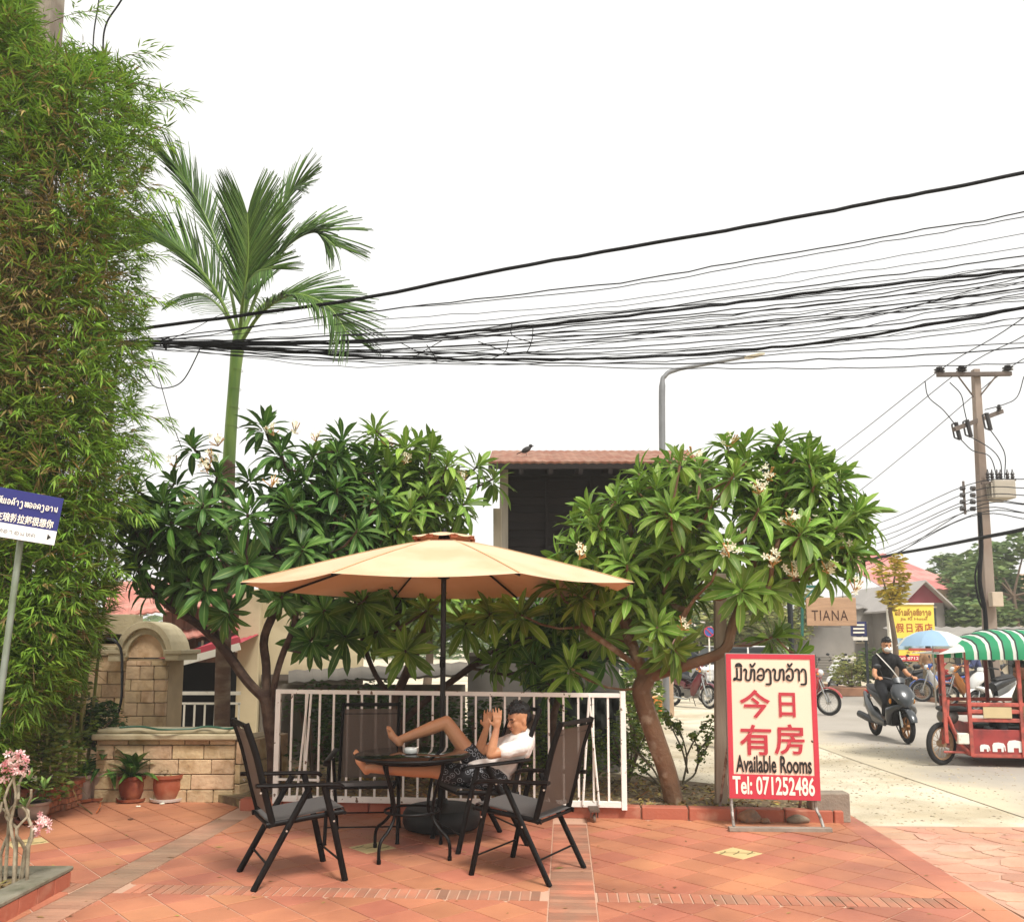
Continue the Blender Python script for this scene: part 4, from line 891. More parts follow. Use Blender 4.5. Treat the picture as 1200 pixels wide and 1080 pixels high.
def limbs(nodes, r_tip, name, m, parent, expo=2.1, rmax=.2, base_r=None):
    n = len(nodes); kids = [[] for _ in range(n)]
    for i, (p, par, _) in enumerate(nodes):
        if par is not None and par >= 0: kids[par].append(i)
    rad = [0]*n
    for i in range(n-1, -1, -1):
        rad[i] = r_tip if not kids[i] else min(sum(rad[k]**expo for k in kids[i])**(1/expo), rmax)
    mb = MB(); done = set()
    def chain(i):
        pts, rr = [nodes[i][0]], [rad[i]]
        while kids[i]:
            ks = sorted(kids[i], key=lambda k: -rad[k])
            for k in ks[1:]: starts.append((i, k))
            i = ks[0]; pts.append(nodes[i][0]); rr.append(rad[i])
        return pts, rr
    starts = []; out = [chain(0)]
    while starts:
        a, k = starts.pop(); pts, rr = chain(k); out.append(([nodes[a][0]]+pts, [min(rad[a], rr[0]*1.1)]+rr))
    for pts, rr in out: mb.tube(pts, rr, 8 if rr[0] > .03 else 6)
    return mb.build(name, m, parent, smooth=True, world=True, recalc=False), rad
cam0 = V((0, 0, CAMZ))
def flower_tpl():
    v, f = [], []
    for k in range(5):
        a = k*2*math.pi/5; c, s = math.cos(a), math.sin(a); b = len(v); pc, ps = -s, c
        v += [(0, 0, 0), (.55*c+.26*pc, .55*s+.26*ps, .22), (1.0*c+.1*pc, 1.0*s+.1*ps, .3), (.6*c-.26*pc, .6*s-.26*ps, .16)]; f.append((b, b+1, b+2, b+3))
    return v, f
FT = flower_tpl()
def blossoms(parent, spots, m=None):
    for c, ax, n in spots:
        Ms = []
        for _ in range(n):
            d = (ax+rdir()*.8+V((0, -.5, .1))).normalized(); _, s, u = frame(d); p = c+rdir()*random.uniform(.02, .09)+ax*.06
            k = random.uniform(.028, .042); Ms.append(mk(p, s, u, d, k, k, k))
        merged('blossom', FT[0], FT[1], Ms, m or m_petal, parent)
        mb = MB()
        for _ in range(7): q = c+rdir()*.08+ax*.05; mb.tube([c-ax*.03, q], [.004, .006], 5)
        mb.build('flower_stalk', m_bud, parent, world=True)
def frangipani(name, label, base, trunkpaths, targets, lm, bm_, nleaf=(20, 30), ln=.28, r_tip=.012, maxobj=290, rmax=.13, flowers=(), trunk_r=None):
    t = thing(name, label, 'tree', base)
    nodes = []; idx = {}
    for path, par in trunkpaths:      # first path is the trunk; each later one starts from (path index, point index)
        pts = smooth_path(path, 4) if len(path) > 2 else [V(p) for p in path]; start = None if par is None else idx[par]
        ids = []
        for i, p in enumerate(pts):
            if par is not None and i == 0: ids.append(start); continue
            nodes.append((p, ids[-1] if ids else -1, 0)); ids.append(len(nodes)-1)
        k = len(idx)
        for j in range(len(path)): idx[(path_id(trunkpaths, path), j)] = ids[min(j*4, len(ids)-1)] if len(path) > 2 else ids[min(j, len(ids)-1)]
    nodes = grow(nodes, targets)
    _, rad = limbs(nodes, r_tip, 'trunk', bm_, t, rmax=rmax)
    L_ = []
    for c, ax in targets: rosette(c, ax, random.randint(*nleaf), ln*random.uniform(.85, 1.12), L_)
    L_.sort(key=lambda q: (q[1].translation-cam0).length)
    meshes = [leaf_mesh(tp, lm) for tp in LT]
    for v_, M in L_[:maxobj]: link('leaf', meshes[v_], t, inv(t) @ M)
    rest_ = L_[maxobj:]
    for v_ in range(3):
        Ms = [M for k, M in rest_ if k == v_]
        if Ms: tag(merged('foliage', LT[v_][0], LT[v_][1], Ms, lm, t, uv=LT[v_][2]), kind='stuff')
    fl = []
    for _ in range(len(flowers)):
        pass
    blossoms(t, flowers); return t
def path_id(tp, path):
    for i, (p, _) in enumerate(tp):
        if p is path: return i
def sample_crown(n, blobs, mind, tries=6000, shell=.35, down=.15, seedpts=()):
    """targets in a union of ellipsoids ((px, py, Y), (rx, ry(depth), rz) metres), mostly in their outer part"""
    out = list(seedpts); B = [(P(*c), r) for c, r in blobs]
    for _ in range(tries):
        if len(out) >= n: break
        c, r = random.choice(B); d = rdir(); k = random.uniform(shell, 1)**.5; p = c+V((d.x*r[0], d.y*r[1], d.z*r[2]))*k
        if d.z < -.5 and random.random() < .5: continue
        if any((p-q[0]).length < mind for q in out): continue
        ax = (V((d.x/r[0], d.y/r[1], d.z/r[2])).normalized()*.75+V((0, -.1, .65))+rdir()*.25).normalized(); out.append((p, ax))
    return out
def ros(px, py, Y, ax=(0, -.5, .7)): return (P(px, py, Y), V(ax).normalized())
# ---- right tree
YR = 8.35
seedR = [ros(908, 745, 8.1, (.4, -.5, .2)), ros(935, 768, 8.3, (.7, -.2, .1)), ros(770, 735, 7.9, (-.1, -.7, .0)), ros(790, 760, 8.0, (.2, -.6, -.5)), ros(668, 782, 8.2, (-.1, -.75, .35)), ros(610, 720, 8.6, (-.3, -.7, .2)),
         ros(735, 660, 7.8, (-.2, -.8, .3)), ros(700, 615, 8.0, (-.4, -.6, .5)), ros(678, 640, 8.2, (-.6, -.5, .3)), ros(745, 575, 8.1, (-.4, -.4, .7)), ros(850, 640, 7.5, (0, -.9, .4)), ros(905, 655, 7.7, (.1, -.8, .1)),
         ros(960, 650, 7.8, (.4, -.7, .2)), ros(1005, 650, 8.1, (.8, -.4, .2)), ros(1010, 600, 8.2, (.8, -.3, .4)), ros(985, 560, 8.3, (.6, -.2, .7)), ros(915, 515, 8.3, (.1, -.1, 1)), ros(875, 540, 8.0, (0, -.3, .9)),
         ros(945, 535, 8.4, (.4, -.1, .8)), ros(820, 550, 8.2, (-.2, -.3, .8)), ros(785, 540, 8.5, (-.3, -.2, .9)), ros(835, 590, 7.7, (0, -.7, .6)), ros(780, 600, 7.8, (-.2, -.6, .6)), ros(890, 595, 7.6, (.1, -.7, .6)), ros(945, 600, 7.8, (.3, -.6, .6)),
         ros(770, 560, 8.9, (-.3, .1, .8)), ros(655, 655, 8.3, (-.7, -.4, .2)), ros(690, 595, 8.3, (-.5, -.4, .6)), ros(720, 640, 8.0, (-.3, -.7, .3)), ros(722, 580, 8.3, (-.4, -.3, .8)), ros(700, 680, 8.1, (-.4, -.7, 0)), ros(900, 690, 7.8, (.1, -.8, -.2)), ros(870, 690, 7.7, (-.1, -.9, 0))]
tR = sample_crown(140, [((725, 690, 8.5), (.75, .6, .5)), ((945, 605, 8.4), (.55, .7, .7)), ((845, 615, 8.4), (1.35, 1.1, .85)), ((925, 600, 8.5), (.75, .9, .72)), ((760, 640, 8.6), (.8, .9, .65))], .21, seedpts=seedR)
b0 = P(790, 935, YR)
b0.z = .08
trunkR = [[b0, P(782, 905, YR), P(766, 858, YR-.05), P(752, 812, YR-.05), P(758, 795, YR)],]
tp = [(trunkR[0], None)]
for pth, par in (([P(758, 795, YR), P(745, 780, YR+.05), P(722, 762, 8.3), P(690, 740, 8.3), P(672, 790, 8.25)][:4], (0, 4)),
                 ([P(758, 795, YR), P(775, 760, 8.2), P(795, 730, 8.1), P(815, 700, 8.0)], (0, 4)),
                 ([P(758, 795, YR), P(780, 787, 8.25), P(808, 778, 8.1), P(848, 762, 8.05), P(858, 735, 8.1), P(872, 700, 8.2), P(885, 660, 8.3)], (0, 4)),
                 ([P(758, 795, YR), P(735, 740, 8.5), P(730, 690, 8.6), P(740, 650, 8.6)], (0, 4))): tp.append((pth, par))
fR = [(P(x, y, Y), V((0, -.5, .7)), n) for x, y, Y, n in ((680, 652, 7.75, 9), (855, 648, 7.3, 10), (812, 535, 8.0, 9), (890, 575, 7.5, 9), (925, 612, 7.5, 12), (948, 618, 7.6, 9), (905, 660, 7.5, 10), (930, 672, 7.6, 10),
      (970, 668, 7.7, 9), (985, 640, 7.9, 6), (800, 735, 7.75, 4), (900, 560, 7.8, 6), (1002, 690, 7.9, 5), (856, 520, 8.2, 5))]
frangipani('frangipani_tree', 'leaning frangipani tree with white blossoms between the railing and the rooms board', (b0.x, b0.y, .08), tp, tR, m_leafA, m_bark, ln=.315, flowers=fR, rmax=.1)
# ---- left tree
YL = 8.9
seedL = [ros(160, 655, 8.6, (-.7, -.6, .1)), ros(175, 690, 8.6, (-.5, -.6, -.4)), ros(150, 610, 8.8, (-.8, -.4, .3)), ros(205, 565, 9, (-.4, -.3, .8)), ros(310, 500, 9.2, (0, -.2, 1)), ros(255, 555, 8.7, (-.1, -.5, .8)), ros(330, 530, 8.8, (.1, -.3, .9)),
         ros(230, 620, 8.3, (-.2, -.8, .4)), ros(290, 600, 8.2, (0, -.8, .5)), ros(340, 590, 8.3, (.1, -.8, .5)), ros(240, 690, 8.4, (0, -.9, -.1)), ros(290, 660, 8.3, (0, -.9, 0)), ros(205, 640, 8.5, (-.3, -.7, .2)), ros(395, 570, 8.6, (.2, -.6, .6)),
         ros(375, 545, 9, (.1, -.3, .9)), ros(420, 620, 8.4, (.3, -.7, .3)), ros(330, 700, 8.6, (.2, -.8, -.3)), ros(380, 715, 8.7, (.2, -.8, -.1)), ros(265, 720, 8.5, (0, -.7, -.5)), ros(355, 640, 8.3, (.1, -.9, .2)), ros(425, 705, 8.7, (.2, -.8, -.2)), ros(395, 665, 8.8, (.2, -.8, .2)), ros(405, 745, 8.9, (.2, -.8, -.1)), ros(365, 750, 8.9, (.1, -.8, -.2)), ros(445, 675, 8.9, (.2, -.8, .2)), ros(345, 668, 8.6, (0, -.9, .1))]
tL = sample_crown(118, [((400, 590, 9.2), (.7, .8, .8)), ((280, 610, 9.1), (1.25, 1.1, .85)), ((370, 620, 9.2), (.8, .9, .75)), ((215, 640, 8.9), (.6, .7, .6))], .22, seedpts=seedL)
b1 = P(322, 905, YL); b1.z = .08
tpL = [([b1, P(321, 880, YL), P(316, 845, YL), P(312, 820, YL)], None)]
for pth, par in (([P(312, 820, YL), P(290, 798, 8.85), P(262, 760, 8.8), P(230, 730, 8.75), P(198, 712, 8.7)], (0, 3)),
                 ([P(316, 845, YL), P(322, 800, YL), P(330, 770, 8.9), P(345, 730, 8.9), P(350, 690, 8.9)], (0, 2)),
                 ([P(312, 820, YL), P(312, 780, 8.95), P(310, 745, 9), P(330, 700, 9)], (0, 3)),
                 ([P(262, 760, 8.8), P(245, 720, 9), P(235, 690, 9)], (1, 2))): tpL.append((pth, par))
fL = [(P(x, y, Y), V((0, -.5, .7)), n) for x, y, Y, n in ((248, 538, 8.6, 10), (255, 520, 8.9, 8), (242, 550, 8.5, 6), (318, 568, 8.2, 3), (345, 505, 8.9, 6), (370, 515, 8.9, 6), (205, 545, 8.8, 5), (225, 590, 8.3, 4), (320, 508, 9, 5))]
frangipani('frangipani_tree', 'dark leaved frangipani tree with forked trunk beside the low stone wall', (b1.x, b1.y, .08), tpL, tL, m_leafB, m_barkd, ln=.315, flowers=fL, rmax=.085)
# ---- middle tree, several stems behind the parasol
seedM = [ros(475, 762, 8.8, (0, -.9, .1)), ros(575, 718, 8.8, (.1, -.9, .2)), ros(490, 520, 9.8, (.3, -.2, .9)), ros(440, 510, 9.8, (0, -.2, 1)), ros(455, 545, 9.3, (0, -.4, .8)), ros(530, 560, 9.4, (.5, -.4, .6)), ros(545, 590, 9.3, (.6, -.6, .2)), ros(500, 580, 9.1, (.2, -.7, .5)),
         ros(450, 590, 9, (0, -.8, .5)), ros(560, 545, 9.9, (.6, -.1, .7)), ros(415, 555, 9.2, (-.1, -.5, .8)), ros(545, 730, 9.2, (.1, -.8, .0)), ros(500, 715, 9, (0, -.9, .1)), ros(630, 745, 9.2, (.4, -.8, .1)), ros(440, 740, 9.1, (-.2, -.8, 0)), ros(580, 560, 10, (.6, 0, .7))]
tM = sample_crown(108, [((495, 592, 9.9), (.6, .7, .7)), ((450, 560, 9.7), (.8, .7, .6)), ((475, 590, 9.7), (1.0, .9, .85)), ((530, 690, 9.8), (.95, .7, .5)), ((610, 740, 9.6), (.7, .6, .45)), ((420, 700, 9.8), (.7, .7, .5))], .23, seedpts=seedM)
b2 = P(470, 880, 9.5); b2.z = .08
tpM = [([b2, P(466, 850, 9.5), P(462, 820, 9.5)], None)]
for pth, par in (([P(462, 820, 9.5), P(440, 790, 9.4), P(425, 750, 9.4), P(415, 700, 9.4)], (0, 2)), ([P(462, 820, 9.5), P(480, 780, 9.5), P(500, 730, 9.6), P(510, 680, 9.6), P(500, 640, 9.6)], (0, 2)),
                 ([P(466, 850, 9.5), P(500, 820, 9.6), P(540, 790, 9.6), P(580, 760, 9.6), P(610, 740, 9.6)], (0, 1)), ([P(480, 780, 9.5), P(465, 730, 9.7), P(455, 670, 9.8)], (2, 1))): tpM.append((pth, par))
fM = [(P(x, y, Y), V((0, -.5, .7)), n) for x, y, Y, n in ((455, 522, 9.4, 7), (475, 540, 9.2, 7), (540, 560, 9.2, 4), (400, 612, 8.9, 5), (430, 590, 8.9, 3))]
frangipani('frangipani_tree', 'many stemmed frangipani tree with spreading bare branches behind the parasol pole', (b2.x, b2.y, .08), tpM, tM, m_leafA, m_barkd, ln=.315, flowers=fM, rmax=.05)
b3 = P(655, 880, 9.2); b3.z = .08
seedN = [ros(668, 775, 8.7, (0, -.9, .35)), ros(640, 800, 9, (-.5, -.6, .1)), ros(700, 730, 9, (.2, -.8, .2)), ros(622, 775, 9.1, (-.4, -.6, .3)), ros(715, 770, 9, (.4, -.6, 0))]
tN = sample_crown(22, [((670, 730, 9.3), (.65, .5, .45))], .28, seedpts=seedN)
tpN = [([b3, P(648, 850, 9.2), P(655, 815, 9.15)], None), ([P(655, 815, 9.15), P(640, 780, 9.2), P(630, 750, 9.3)], (0, 2)), ([P(655, 815, 9.15), P(672, 790, 9.1), P(690, 760, 9.2), P(700, 720, 9.3)], (0, 2))]
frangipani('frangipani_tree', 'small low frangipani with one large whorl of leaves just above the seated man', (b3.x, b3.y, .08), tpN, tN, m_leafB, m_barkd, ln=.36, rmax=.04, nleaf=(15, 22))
# ---- palm
PY = 10.4
pm = thing('palm_tree', 'tall areca palm with slender trunk and feathery fronds rising above the frangipanis', 'palm tree', (P(260, 880, PY).x, PY, 0))
tpx = [(259, 925), (260, 850), (262, 750), (266, 640), (269, 540)]
MB().tube(smooth_path([V((P(259, 880, PY).x, PY, 0))]+[P(x, y, PY) for x, y in tpx[1:]], 6), [.105]*8+[.1]*9+[.098]*8, 14).build('trunk', mat('palm_trunk', '#5f4636', .85, .2, 5, bump=.4, bscale=20, col2='#7f6a55', c2scale=3, stretch=(1, 1, 3)), pm, smooth=True, world=True) if False else None
pts = smooth_path([V((P(259, 880, PY).x, PY, 0)), P(260, 850, PY), P(262, 750, PY), P(266, 640, PY), P(268, 540, PY)], 6)
MB().tube(pts, [.098-.019*i/(len(pts)-1) for i in range(len(pts))], 14).build('trunk', mat('palm_trunk', '#5f4636', .85, .2, 5, bump=.4, bscale=20, col2='#7f6a55', c2scale=3, stretch=(1, 1, 3)), pm, smooth=True, world=True)
m_shaft = mat('crownshaft', '#7a9440', .5, .12, 3, col2='#5a7a30', c2scale=2, stretch=(3, 3, .5))
pts = smooth_path([P(268, 545, PY), P(272, 480, PY), P(277, 420, PY), P(281, 385, PY)], 5)
MB().tube(pts, [.078, .076, .075, .074, .073, .072, .071, .071, .072, .074, .078, .08, .076, .07, .06, .045], 14).build('crownshaft', m_shaft, pm, smooth=True, world=True)
for i in range(5): a = P(271+i*2.2, 500-i*22, PY); MB().torus(a, .075, .003, (0.05, 0, 1), 20, 5).build('ring_scar', mat('scar', '#6f7d45', .7), pm, world=True, smooth=True)
m_frond = leafmat('palm_leaflet', '#2f4c1c', '#4d6c28', '#7f9448', rough=.55, trans=.12, rnd=.35)
m_rach = mat('rachis', '#6f8a3a', .5, .1, 3)
def leaflet_tpl():
    v, f, uv = [], [], []
    for i in range(5):
        t = i/4; w_ = .026*(1-t**2.5)*min(1, .5+t*4)+.0008; z = -.20*t*t
        v += [(t, -w_, z-.012), (t, 0, z+.004), (t, w_, z-.012)]; uv += [(0, t), (.5, t), (1, t)]
    for i in range(4): a, b = 3*i, 3*i+3; f += [(a, b, b+1, a+1), (a+1, b+1, b+2, a+2)]
    return v, f, uv
PT = leaflet_tpl()
def frond(path, ll=.8, n=44, start=.16, ang=38, face=(0, -1, .35), lift=.25, name='frond', droop=.0, wid=1.0, label=None):
    pts = smooth_path(path, 8); m = len(pts); rr = [.022*(1-.85*i/(m-1))+.003 for i in range(m)]
    r_ = MB().tube(pts, rr, 8).build(name, m_rach, pm, smooth=True, world=True)
    if label: r_['label'] = label
    Ms = []; n = int(n*1.7)
    for k in range(n):
        t = start+(1-start)*k/(n-1); x = t*(m-1); i = min(int(x), m-2); p = pts[i].lerp(pts[i+1], x-i); d = (pts[i+1]-pts[i]).normalized()
        nr = V(face)-d*V(face).dot(d); nr.normalize(); side = d.cross(nr)
        Lf = ll*(.5+.9*math.sin(math.pi*min(max((t-start)/(1-start)*.72+.14, 0), 1)))*.8
        for s in (-1, 1):
            a = R(ang+random.uniform(-6, 6))*(1-.45*t); dd = (d*math.cos(a)+side*s*math.sin(a)+nr*lift*random.uniform(.5, 1.3)+V((0, 0, -droop))).normalized()
            nn = (nr-dd*nr.dot(dd)).normalized(); nn = (nn+side*s*-.5+rdir()*.15); nn = (nn-dd*nn.dot(dd)).normalized(); sd_ = nn.cross(dd)
            q = Lf*random.uniform(.9, 1.08)*1.05; Ms.append(mk(p, dd, sd_, nn, q, q*random.uniform(.7, 1.1)*wid*.72, q))
    merged('leaflets', PT[0], PT[1], Ms, m_frond, r_, uv=PT[2])
def pp_(*a): return [P(*q) for q in a]
frond(pp_((281, 395, PY), (287, 340, PY-.1), (291, 295, PY-.25), (290, 250, PY-.4)), .74, 48, .2, 34, (0.1, -1, -.1), .1, wid=1.25)
frond(pp_((280, 395, PY), (268, 330, PY+.2), (248, 270, PY+.3), (225, 225, PY+.3), (205, 195, PY+.1)), .6, 40, .3, 34, (.8, -.5, .3), .3)
frond(pp_((282, 392, PY), (296, 330, PY+.3), (315, 275, PY+.5), (338, 230, PY+.5), (352, 218, PY+.3)), .55, 40, .3, 34, (-.5, -.8, .3), .2)
frond(pp_((283, 398, PY), (305, 335, PY+.1), (335, 290, PY), (368, 272, PY-.1), (392, 288, PY-.2)), .62, 42, .3, 44, (-.2, -.5, .8), .25, droop=.1)
frond(pp_((283, 400, PY), (308, 365, PY-.3), (345, 345, PY-.6), (385, 360, PY-.8), (408, 392, PY-.9)), .62, 46, .18, 48, (0, -.6, .8), .25, droop=.08)
frond(pp_((280, 400, PY), (258, 350, PY-.2), (228, 308, PY-.4), (195, 282, PY-.5), (172, 285, PY-.5)), .74, 46, .22, 42, (.1, -.6, .8), .3, droop=.02)
frond(pp_((279, 402, PY), (262, 365, PY+.3), (238, 345, PY+.6), (215, 345, PY+.8)), .45, 24, .3, 44, (0, -.6, .8), .1, droop=.25)
frond(pp_((282, 400, PY), (295, 370, PY+.4), (320, 350, PY+.8), (350, 345, PY+1.1)), .5, 26, .3, 44, (0, -.6, .8), .1, droop=.15)
frond(pp_((281, 390, PY), (286, 345, PY-.5), (300, 320, PY-.9), (318, 315, PY-1.2)), .5, 26, .3, 44, (.1, -.9, .4), .1, droop=.2)
# ---- bamboo
def bl_tpl():
    v = [(0, 0, 0), (.35, -.06, .0), (.35, .06, .0), (1, 0, -.14)]; return v, [(0, 1, 3, 2)], [(.5, 0), (0, .4), (1, .4), (.5, 1)]
BT = bl_tpl()
m_bam = leafmat('bamboo_leaf', '#5b8427', '#85a23a', '#8ba548', rough=.5, trans=.28, rnd=.42)
m_bamd = leafmat('bamboo_leaf_dry', '#a08a4e', '#76623c', '#b3a06a', rough=.7, trans=.15, rnd=.4)
m_culm = mat('bamboo_culm', '#6d7a35', .5, .2, 5, col2='#8f8250', c2scale=3, rnd=.2)
m_twig = mat('twig', '#6d5a38', .8, .2, 9)
bb = thing('bamboo', 'tall dense bamboo clump with yellow green leaves filling the left edge', 'bamboo', (-4.3, 7.9, 0))
EDGE = [(-60, 18), (0, 28), (45, 50), (62, 105), (78, 132), (110, 165), (150, 166), (200, 168), (260, 160), (330, 156), (400, 158), (470, 150), (520, 155), (580, 150), (630, 132), (700, 122), (750, 104), (800, 86), (835, 62), (856, 30), (905, 12)]
def edge(y):
    for (a, b), (c, d) in zip(EDGE, EDGE[1:]):
        if a <= y <= c: return b+(d-b)*(y-a)/(c-a)
    return EDGE[0][1] if y < 0 else 15
from mathutils import noise as mnoise
sprG, sprD, twg = [], [], MB()
def sprig(p, d, out, nl, ls):
    d = d.normalized(); _, s, u = frame(d)
    for k in range(nl):
        t = k/max(nl-1, 1); side = (1 if k % 2 else -1); dd = (d*(.75+.5*t)+s*side*random.uniform(.3, .9)*(1-.5*t)+V((0, 0, -.35))+rdir()*.25).normalized()
        nn = (u+rdir()*.6); nn = (nn-dd*nn.dot(dd)).normalized(); sd_ = nn.cross(dd); L_ = ls*random.uniform(.7, 1.25)
        out.append(mk(p+d*.11*t, dd, sd_, nn, L_, L_, L_))
N_S = 0; tries = 0
while N_S < 21000 and tries < 150000:
    tries += 1
    py = random.uniform(-90, 915); e = edge(py); dep = random.uniform(0, 1)**1.25; Y = 6.95+1.6*dep
    px = random.uniform(-70, e+8); rel_ = (e-px)/max(e+70, 1)
    bulge = 6.95+.75*(1-min(rel_*3.2, 1))**2
    Y = bulge+1.5*dep; p = P(px, py, Y)
    if p.z < .12 or (py < 64 and px > 34 and random.random() < (.93 if px < 84 else .5)) or (py < 30 and px > 84): continue
    nv = mnoise.noise(V((p.x*1.5, p.y*1.5, p.z*1.5)))+.5*mnoise.noise(V((p.x*4, p.y*4, p.z*4)))
    if nv < -.30 and dep < .55: continue
    if rel_ < .12 and random.random() < .45: continue
    dark_zone = math.exp(-((px-30)/75)**2)*math.exp(-((py-330)/190)**2)
    d = V((.55*(1-rel_)+random.gauss(0, .5), -.45+random.gauss(0, .45), .15+random.gauss(0, .45)))
    dry = random.random() < .07+.5*dark_zone+(.15 if py > 790 and px > 50 else 0)
    sprig(p, d, sprD if dry else sprG, random.randint(4, 8), .135 if not dry else .12); N_S += 1
    if random.random() < (.10+.5*dark_zone): q = rdir(); twg.tube([p, p+V((q.x*.25, q.y*.2, q.z*.3))], [.004, .002], 3, cap=False)
# loose sprays that stick out at the edge
for (x0, y0, x1, y1) in ((150, 90, 205, 108), (165, 125, 212, 118), (168, 150, 198, 170), (150, 70, 178, 62), (170, 210, 208, 232), (165, 250, 190, 262), (160, 480, 190, 492), (158, 500, 178, 530), (170, 345, 188, 350),
                         (82, 22, 118, 12), (0, 20, 30, -10), (168, 420, 184, 432), (150, 580, 166, 602), (120, 660, 138, 668), (155, 180, 190, 150), (160, 300, 182, 300)):
    a, b = P(x0-30, y0+8, 7.6), P(x1, y1, 7.4); ps = smooth_path([a, a.lerp(b, .5)+V((0, 0, .04)), b], 4); twg.tube(ps, .0035, 4)
    for i in range(2, len(ps)):
        for _ in range(2): sprig(ps[i]+rdir()*.03, (b-a).normalized()+rdir()*.6, sprG, 5, .13)
tag(merged('foliage', BT[0], BT[1], sprG, m_bam, bb, uv=BT[2]), kind='stuff'); tag(merged('dry_foliage', BT[0], BT[1], sprD, m_bamd, bb, uv=BT[2]), kind='stuff')
tag(twg.build('twigs', m_twig, bb, world=True, recalc=False), kind='stuff')
for k in range(26):
    x = random.uniform(-5.6, -4.4); y = 8.7+random.uniform(-.4, .5); lean = random.uniform(-.1, .3); h = random.uniform(3.5, 7.4)
    lean = min(lean, (-4.0-x)*.5)
    pts = smooth_path([(x, y, 0), (x+lean*.4, y-.05, h*.4), (x+lean*1.1, y-.2, h*.8), (x+lean*1.9, y-.4, h)], 4)
    c = MB().tube(pts, [.02*(1-.7*i/(len(pts)-1)) for i in range(len(pts))], 7).build('culm', m_culm, bb, smooth=True, world=True)
# ================================================================== poles, wires, street lamp
m_conc = mat('pole_concrete', '#8f8679', .9, .15, 3, bump=.2, bscale=20, coord='World', col2='#75695c', c2scale=2)
m_wire = mat('wire_black', '#08080a', .7, 0, spec=.2); m_wireg = mat('wire_grey', '#26272b', .7, 0, spec=.2)
m_ins = mat('insulator', '#2b2523', .3, .1, 20)
# near pole, left
np_ = thing('utility_pole', 'square concrete utility pole rising out of the top of the bamboo', 'utility pole', (P(57, 100, 9.9).x, 9.9, 0))
t = P(58, -60, 9.9); w0 = .165
MB().tube([(t.x+.04, 9.9, 0), (t.x, 9.9, t.z)], [(w0*1.5, w0*1.5), (w0*1.32, w0*1.32)], 4, rot=math.pi/4, up=(0, 1, 0)).build('pole', m_conc, np_, world=True, bevel=.01)
for y in (18, 42, 70): p = P(52, y, 9.9-.17); MB().disc(p, .012, .02, (0, 1, 0), 8).build('bolt_hole', m_ins, np_, world=True)
def cable(name, label, pts, r, m=m_wire, group=None, n=8, jit=0.0, sides=5):
    ps = smooth_path(pts, n); out = []
    for i, p in enumerate(ps): out.append(p+(V((0, random.gauss(0, jit), random.gauss(0, jit))) if 0 < i < len(ps)-1 else V((0, 0, 0))))
    mb = MB().tube(out, r, sides); o = mb.build(name, m, smooth=True, recalc=False); return tag(o, label, 'cable', group)
def dY(x): return 9.9-(x-60)/1200*1.6      # the lines come a little nearer to the right
def pc(*q): return [P(x, y, dY(x)) for x, y in q]
cable('overhead_cable', 'thickest twisted black cable, highest of those crossing the sky', pc((60, 405), (180, 383), (410, 352), (620, 310), (850, 270), (1020, 238), (1200, 202), (1420, 150)), .021, jit=.003, sides=8)
cable('overhead_cable', 'pair of loops of black cable curling down from the sky above the bamboo', pc((165, -60), (145, -5), (124, 30), (121, 70), (125, 140), (124, 200)), .011)
cable('overhead_cable', 'thin black cable dropping beside the concrete pole top at upper left', pc((122, -60), (116, 0), (110, 40), (109, 90), (112, 150)), .009)
GRP = 'thin cables of the tangled bundle crossing the sky'
LB = 'thin black overhead cable in the tangled bundle crossing the sky'
kk_ = []
for ys in ((405, 398, 367, 333, 291, 249, 205), (406, 401, 372, 339, 298, 256, 212), (400, 401, 384, 358, 317, 275, 225), (398, 402, 391, 363, 325, 290, 248), (404, 403, 395, 367, 334, 300, 262),
           (402, 400, 398, 378, 352, 318, 280), (403, 399, 400, 380, 356, 325, 290), (396, 404, 402, 386, 362, 335, 305), (398, 400, 404, 389, 366, 340, 310), (405, 405, 410, 402, 383, 326, 270),
           (401, 407, 412, 403, 380, 332, 285), (400, 402, 415, 412, 390, 345, 300), (403, 408, 418, 419, 402, 371, 330), (404, 410, 420, 423, 412, 398, 372), (402, 406, 421, 428, 424, 411, 385),
           (401, 404, 419, 431, 433, 428, 415), (399, 401, 399, 372, 340, 312, 285), (402, 405, 416, 414, 396, 360, 318), (405, 402, 408, 395, 366, 348, 320), (398, 399, 396, 370, 348, 322, 296),
           (403, 404, 406, 393, 374, 352, 330), (400, 405, 414, 408, 388, 355, 322), (401, 402, 405, 384, 358, 330, 300), (399, 403, 409, 396, 368, 336, 308), (404, 406, 416, 417, 404, 374, 348), (402, 402, 403, 377, 347, 314, 278), (400, 404, 411, 399, 375, 345, 312), (396, 398, 402, 392, 371, 338, 300), (404, 407, 417, 421, 408, 380, 346)):
    xs = (60, 185, 420, 700, 960, 1200, 1420); k = random.gauss(0, 1.0)
    kk_.append((ys[5], cable('overhead_cable', LB, [P(x, y+random.gauss(0, 1.3)+k+(random.gauss(0, 1.5) if x < 200 else random.gauss(0, 5) if x < 500 else 0), dY(x)+random.uniform(-.12, .12)) for x, y in zip(xs, ys)], random.choice((.004, .0055, .0075)), random.choice((m_wire, m_wire, m_wireg)), GRP, 10, .006)))
ORD = 'first second third fourth fifth sixth seventh eighth ninth tenth eleventh twelfth thirteenth fourteenth fifteenth sixteenth seventeenth eighteenth nineteenth twentieth'.split(); ORD += ['twenty-'+w_ for w_ in ORD[:9]]+['thirtieth']
for i, (_, o) in enumerate(sorted(kk_, key=lambda q: (q[0], q[1].name))): o['label'] = 'thin black cable, %s from the top where the bundle leaves at right' % ORD[i]
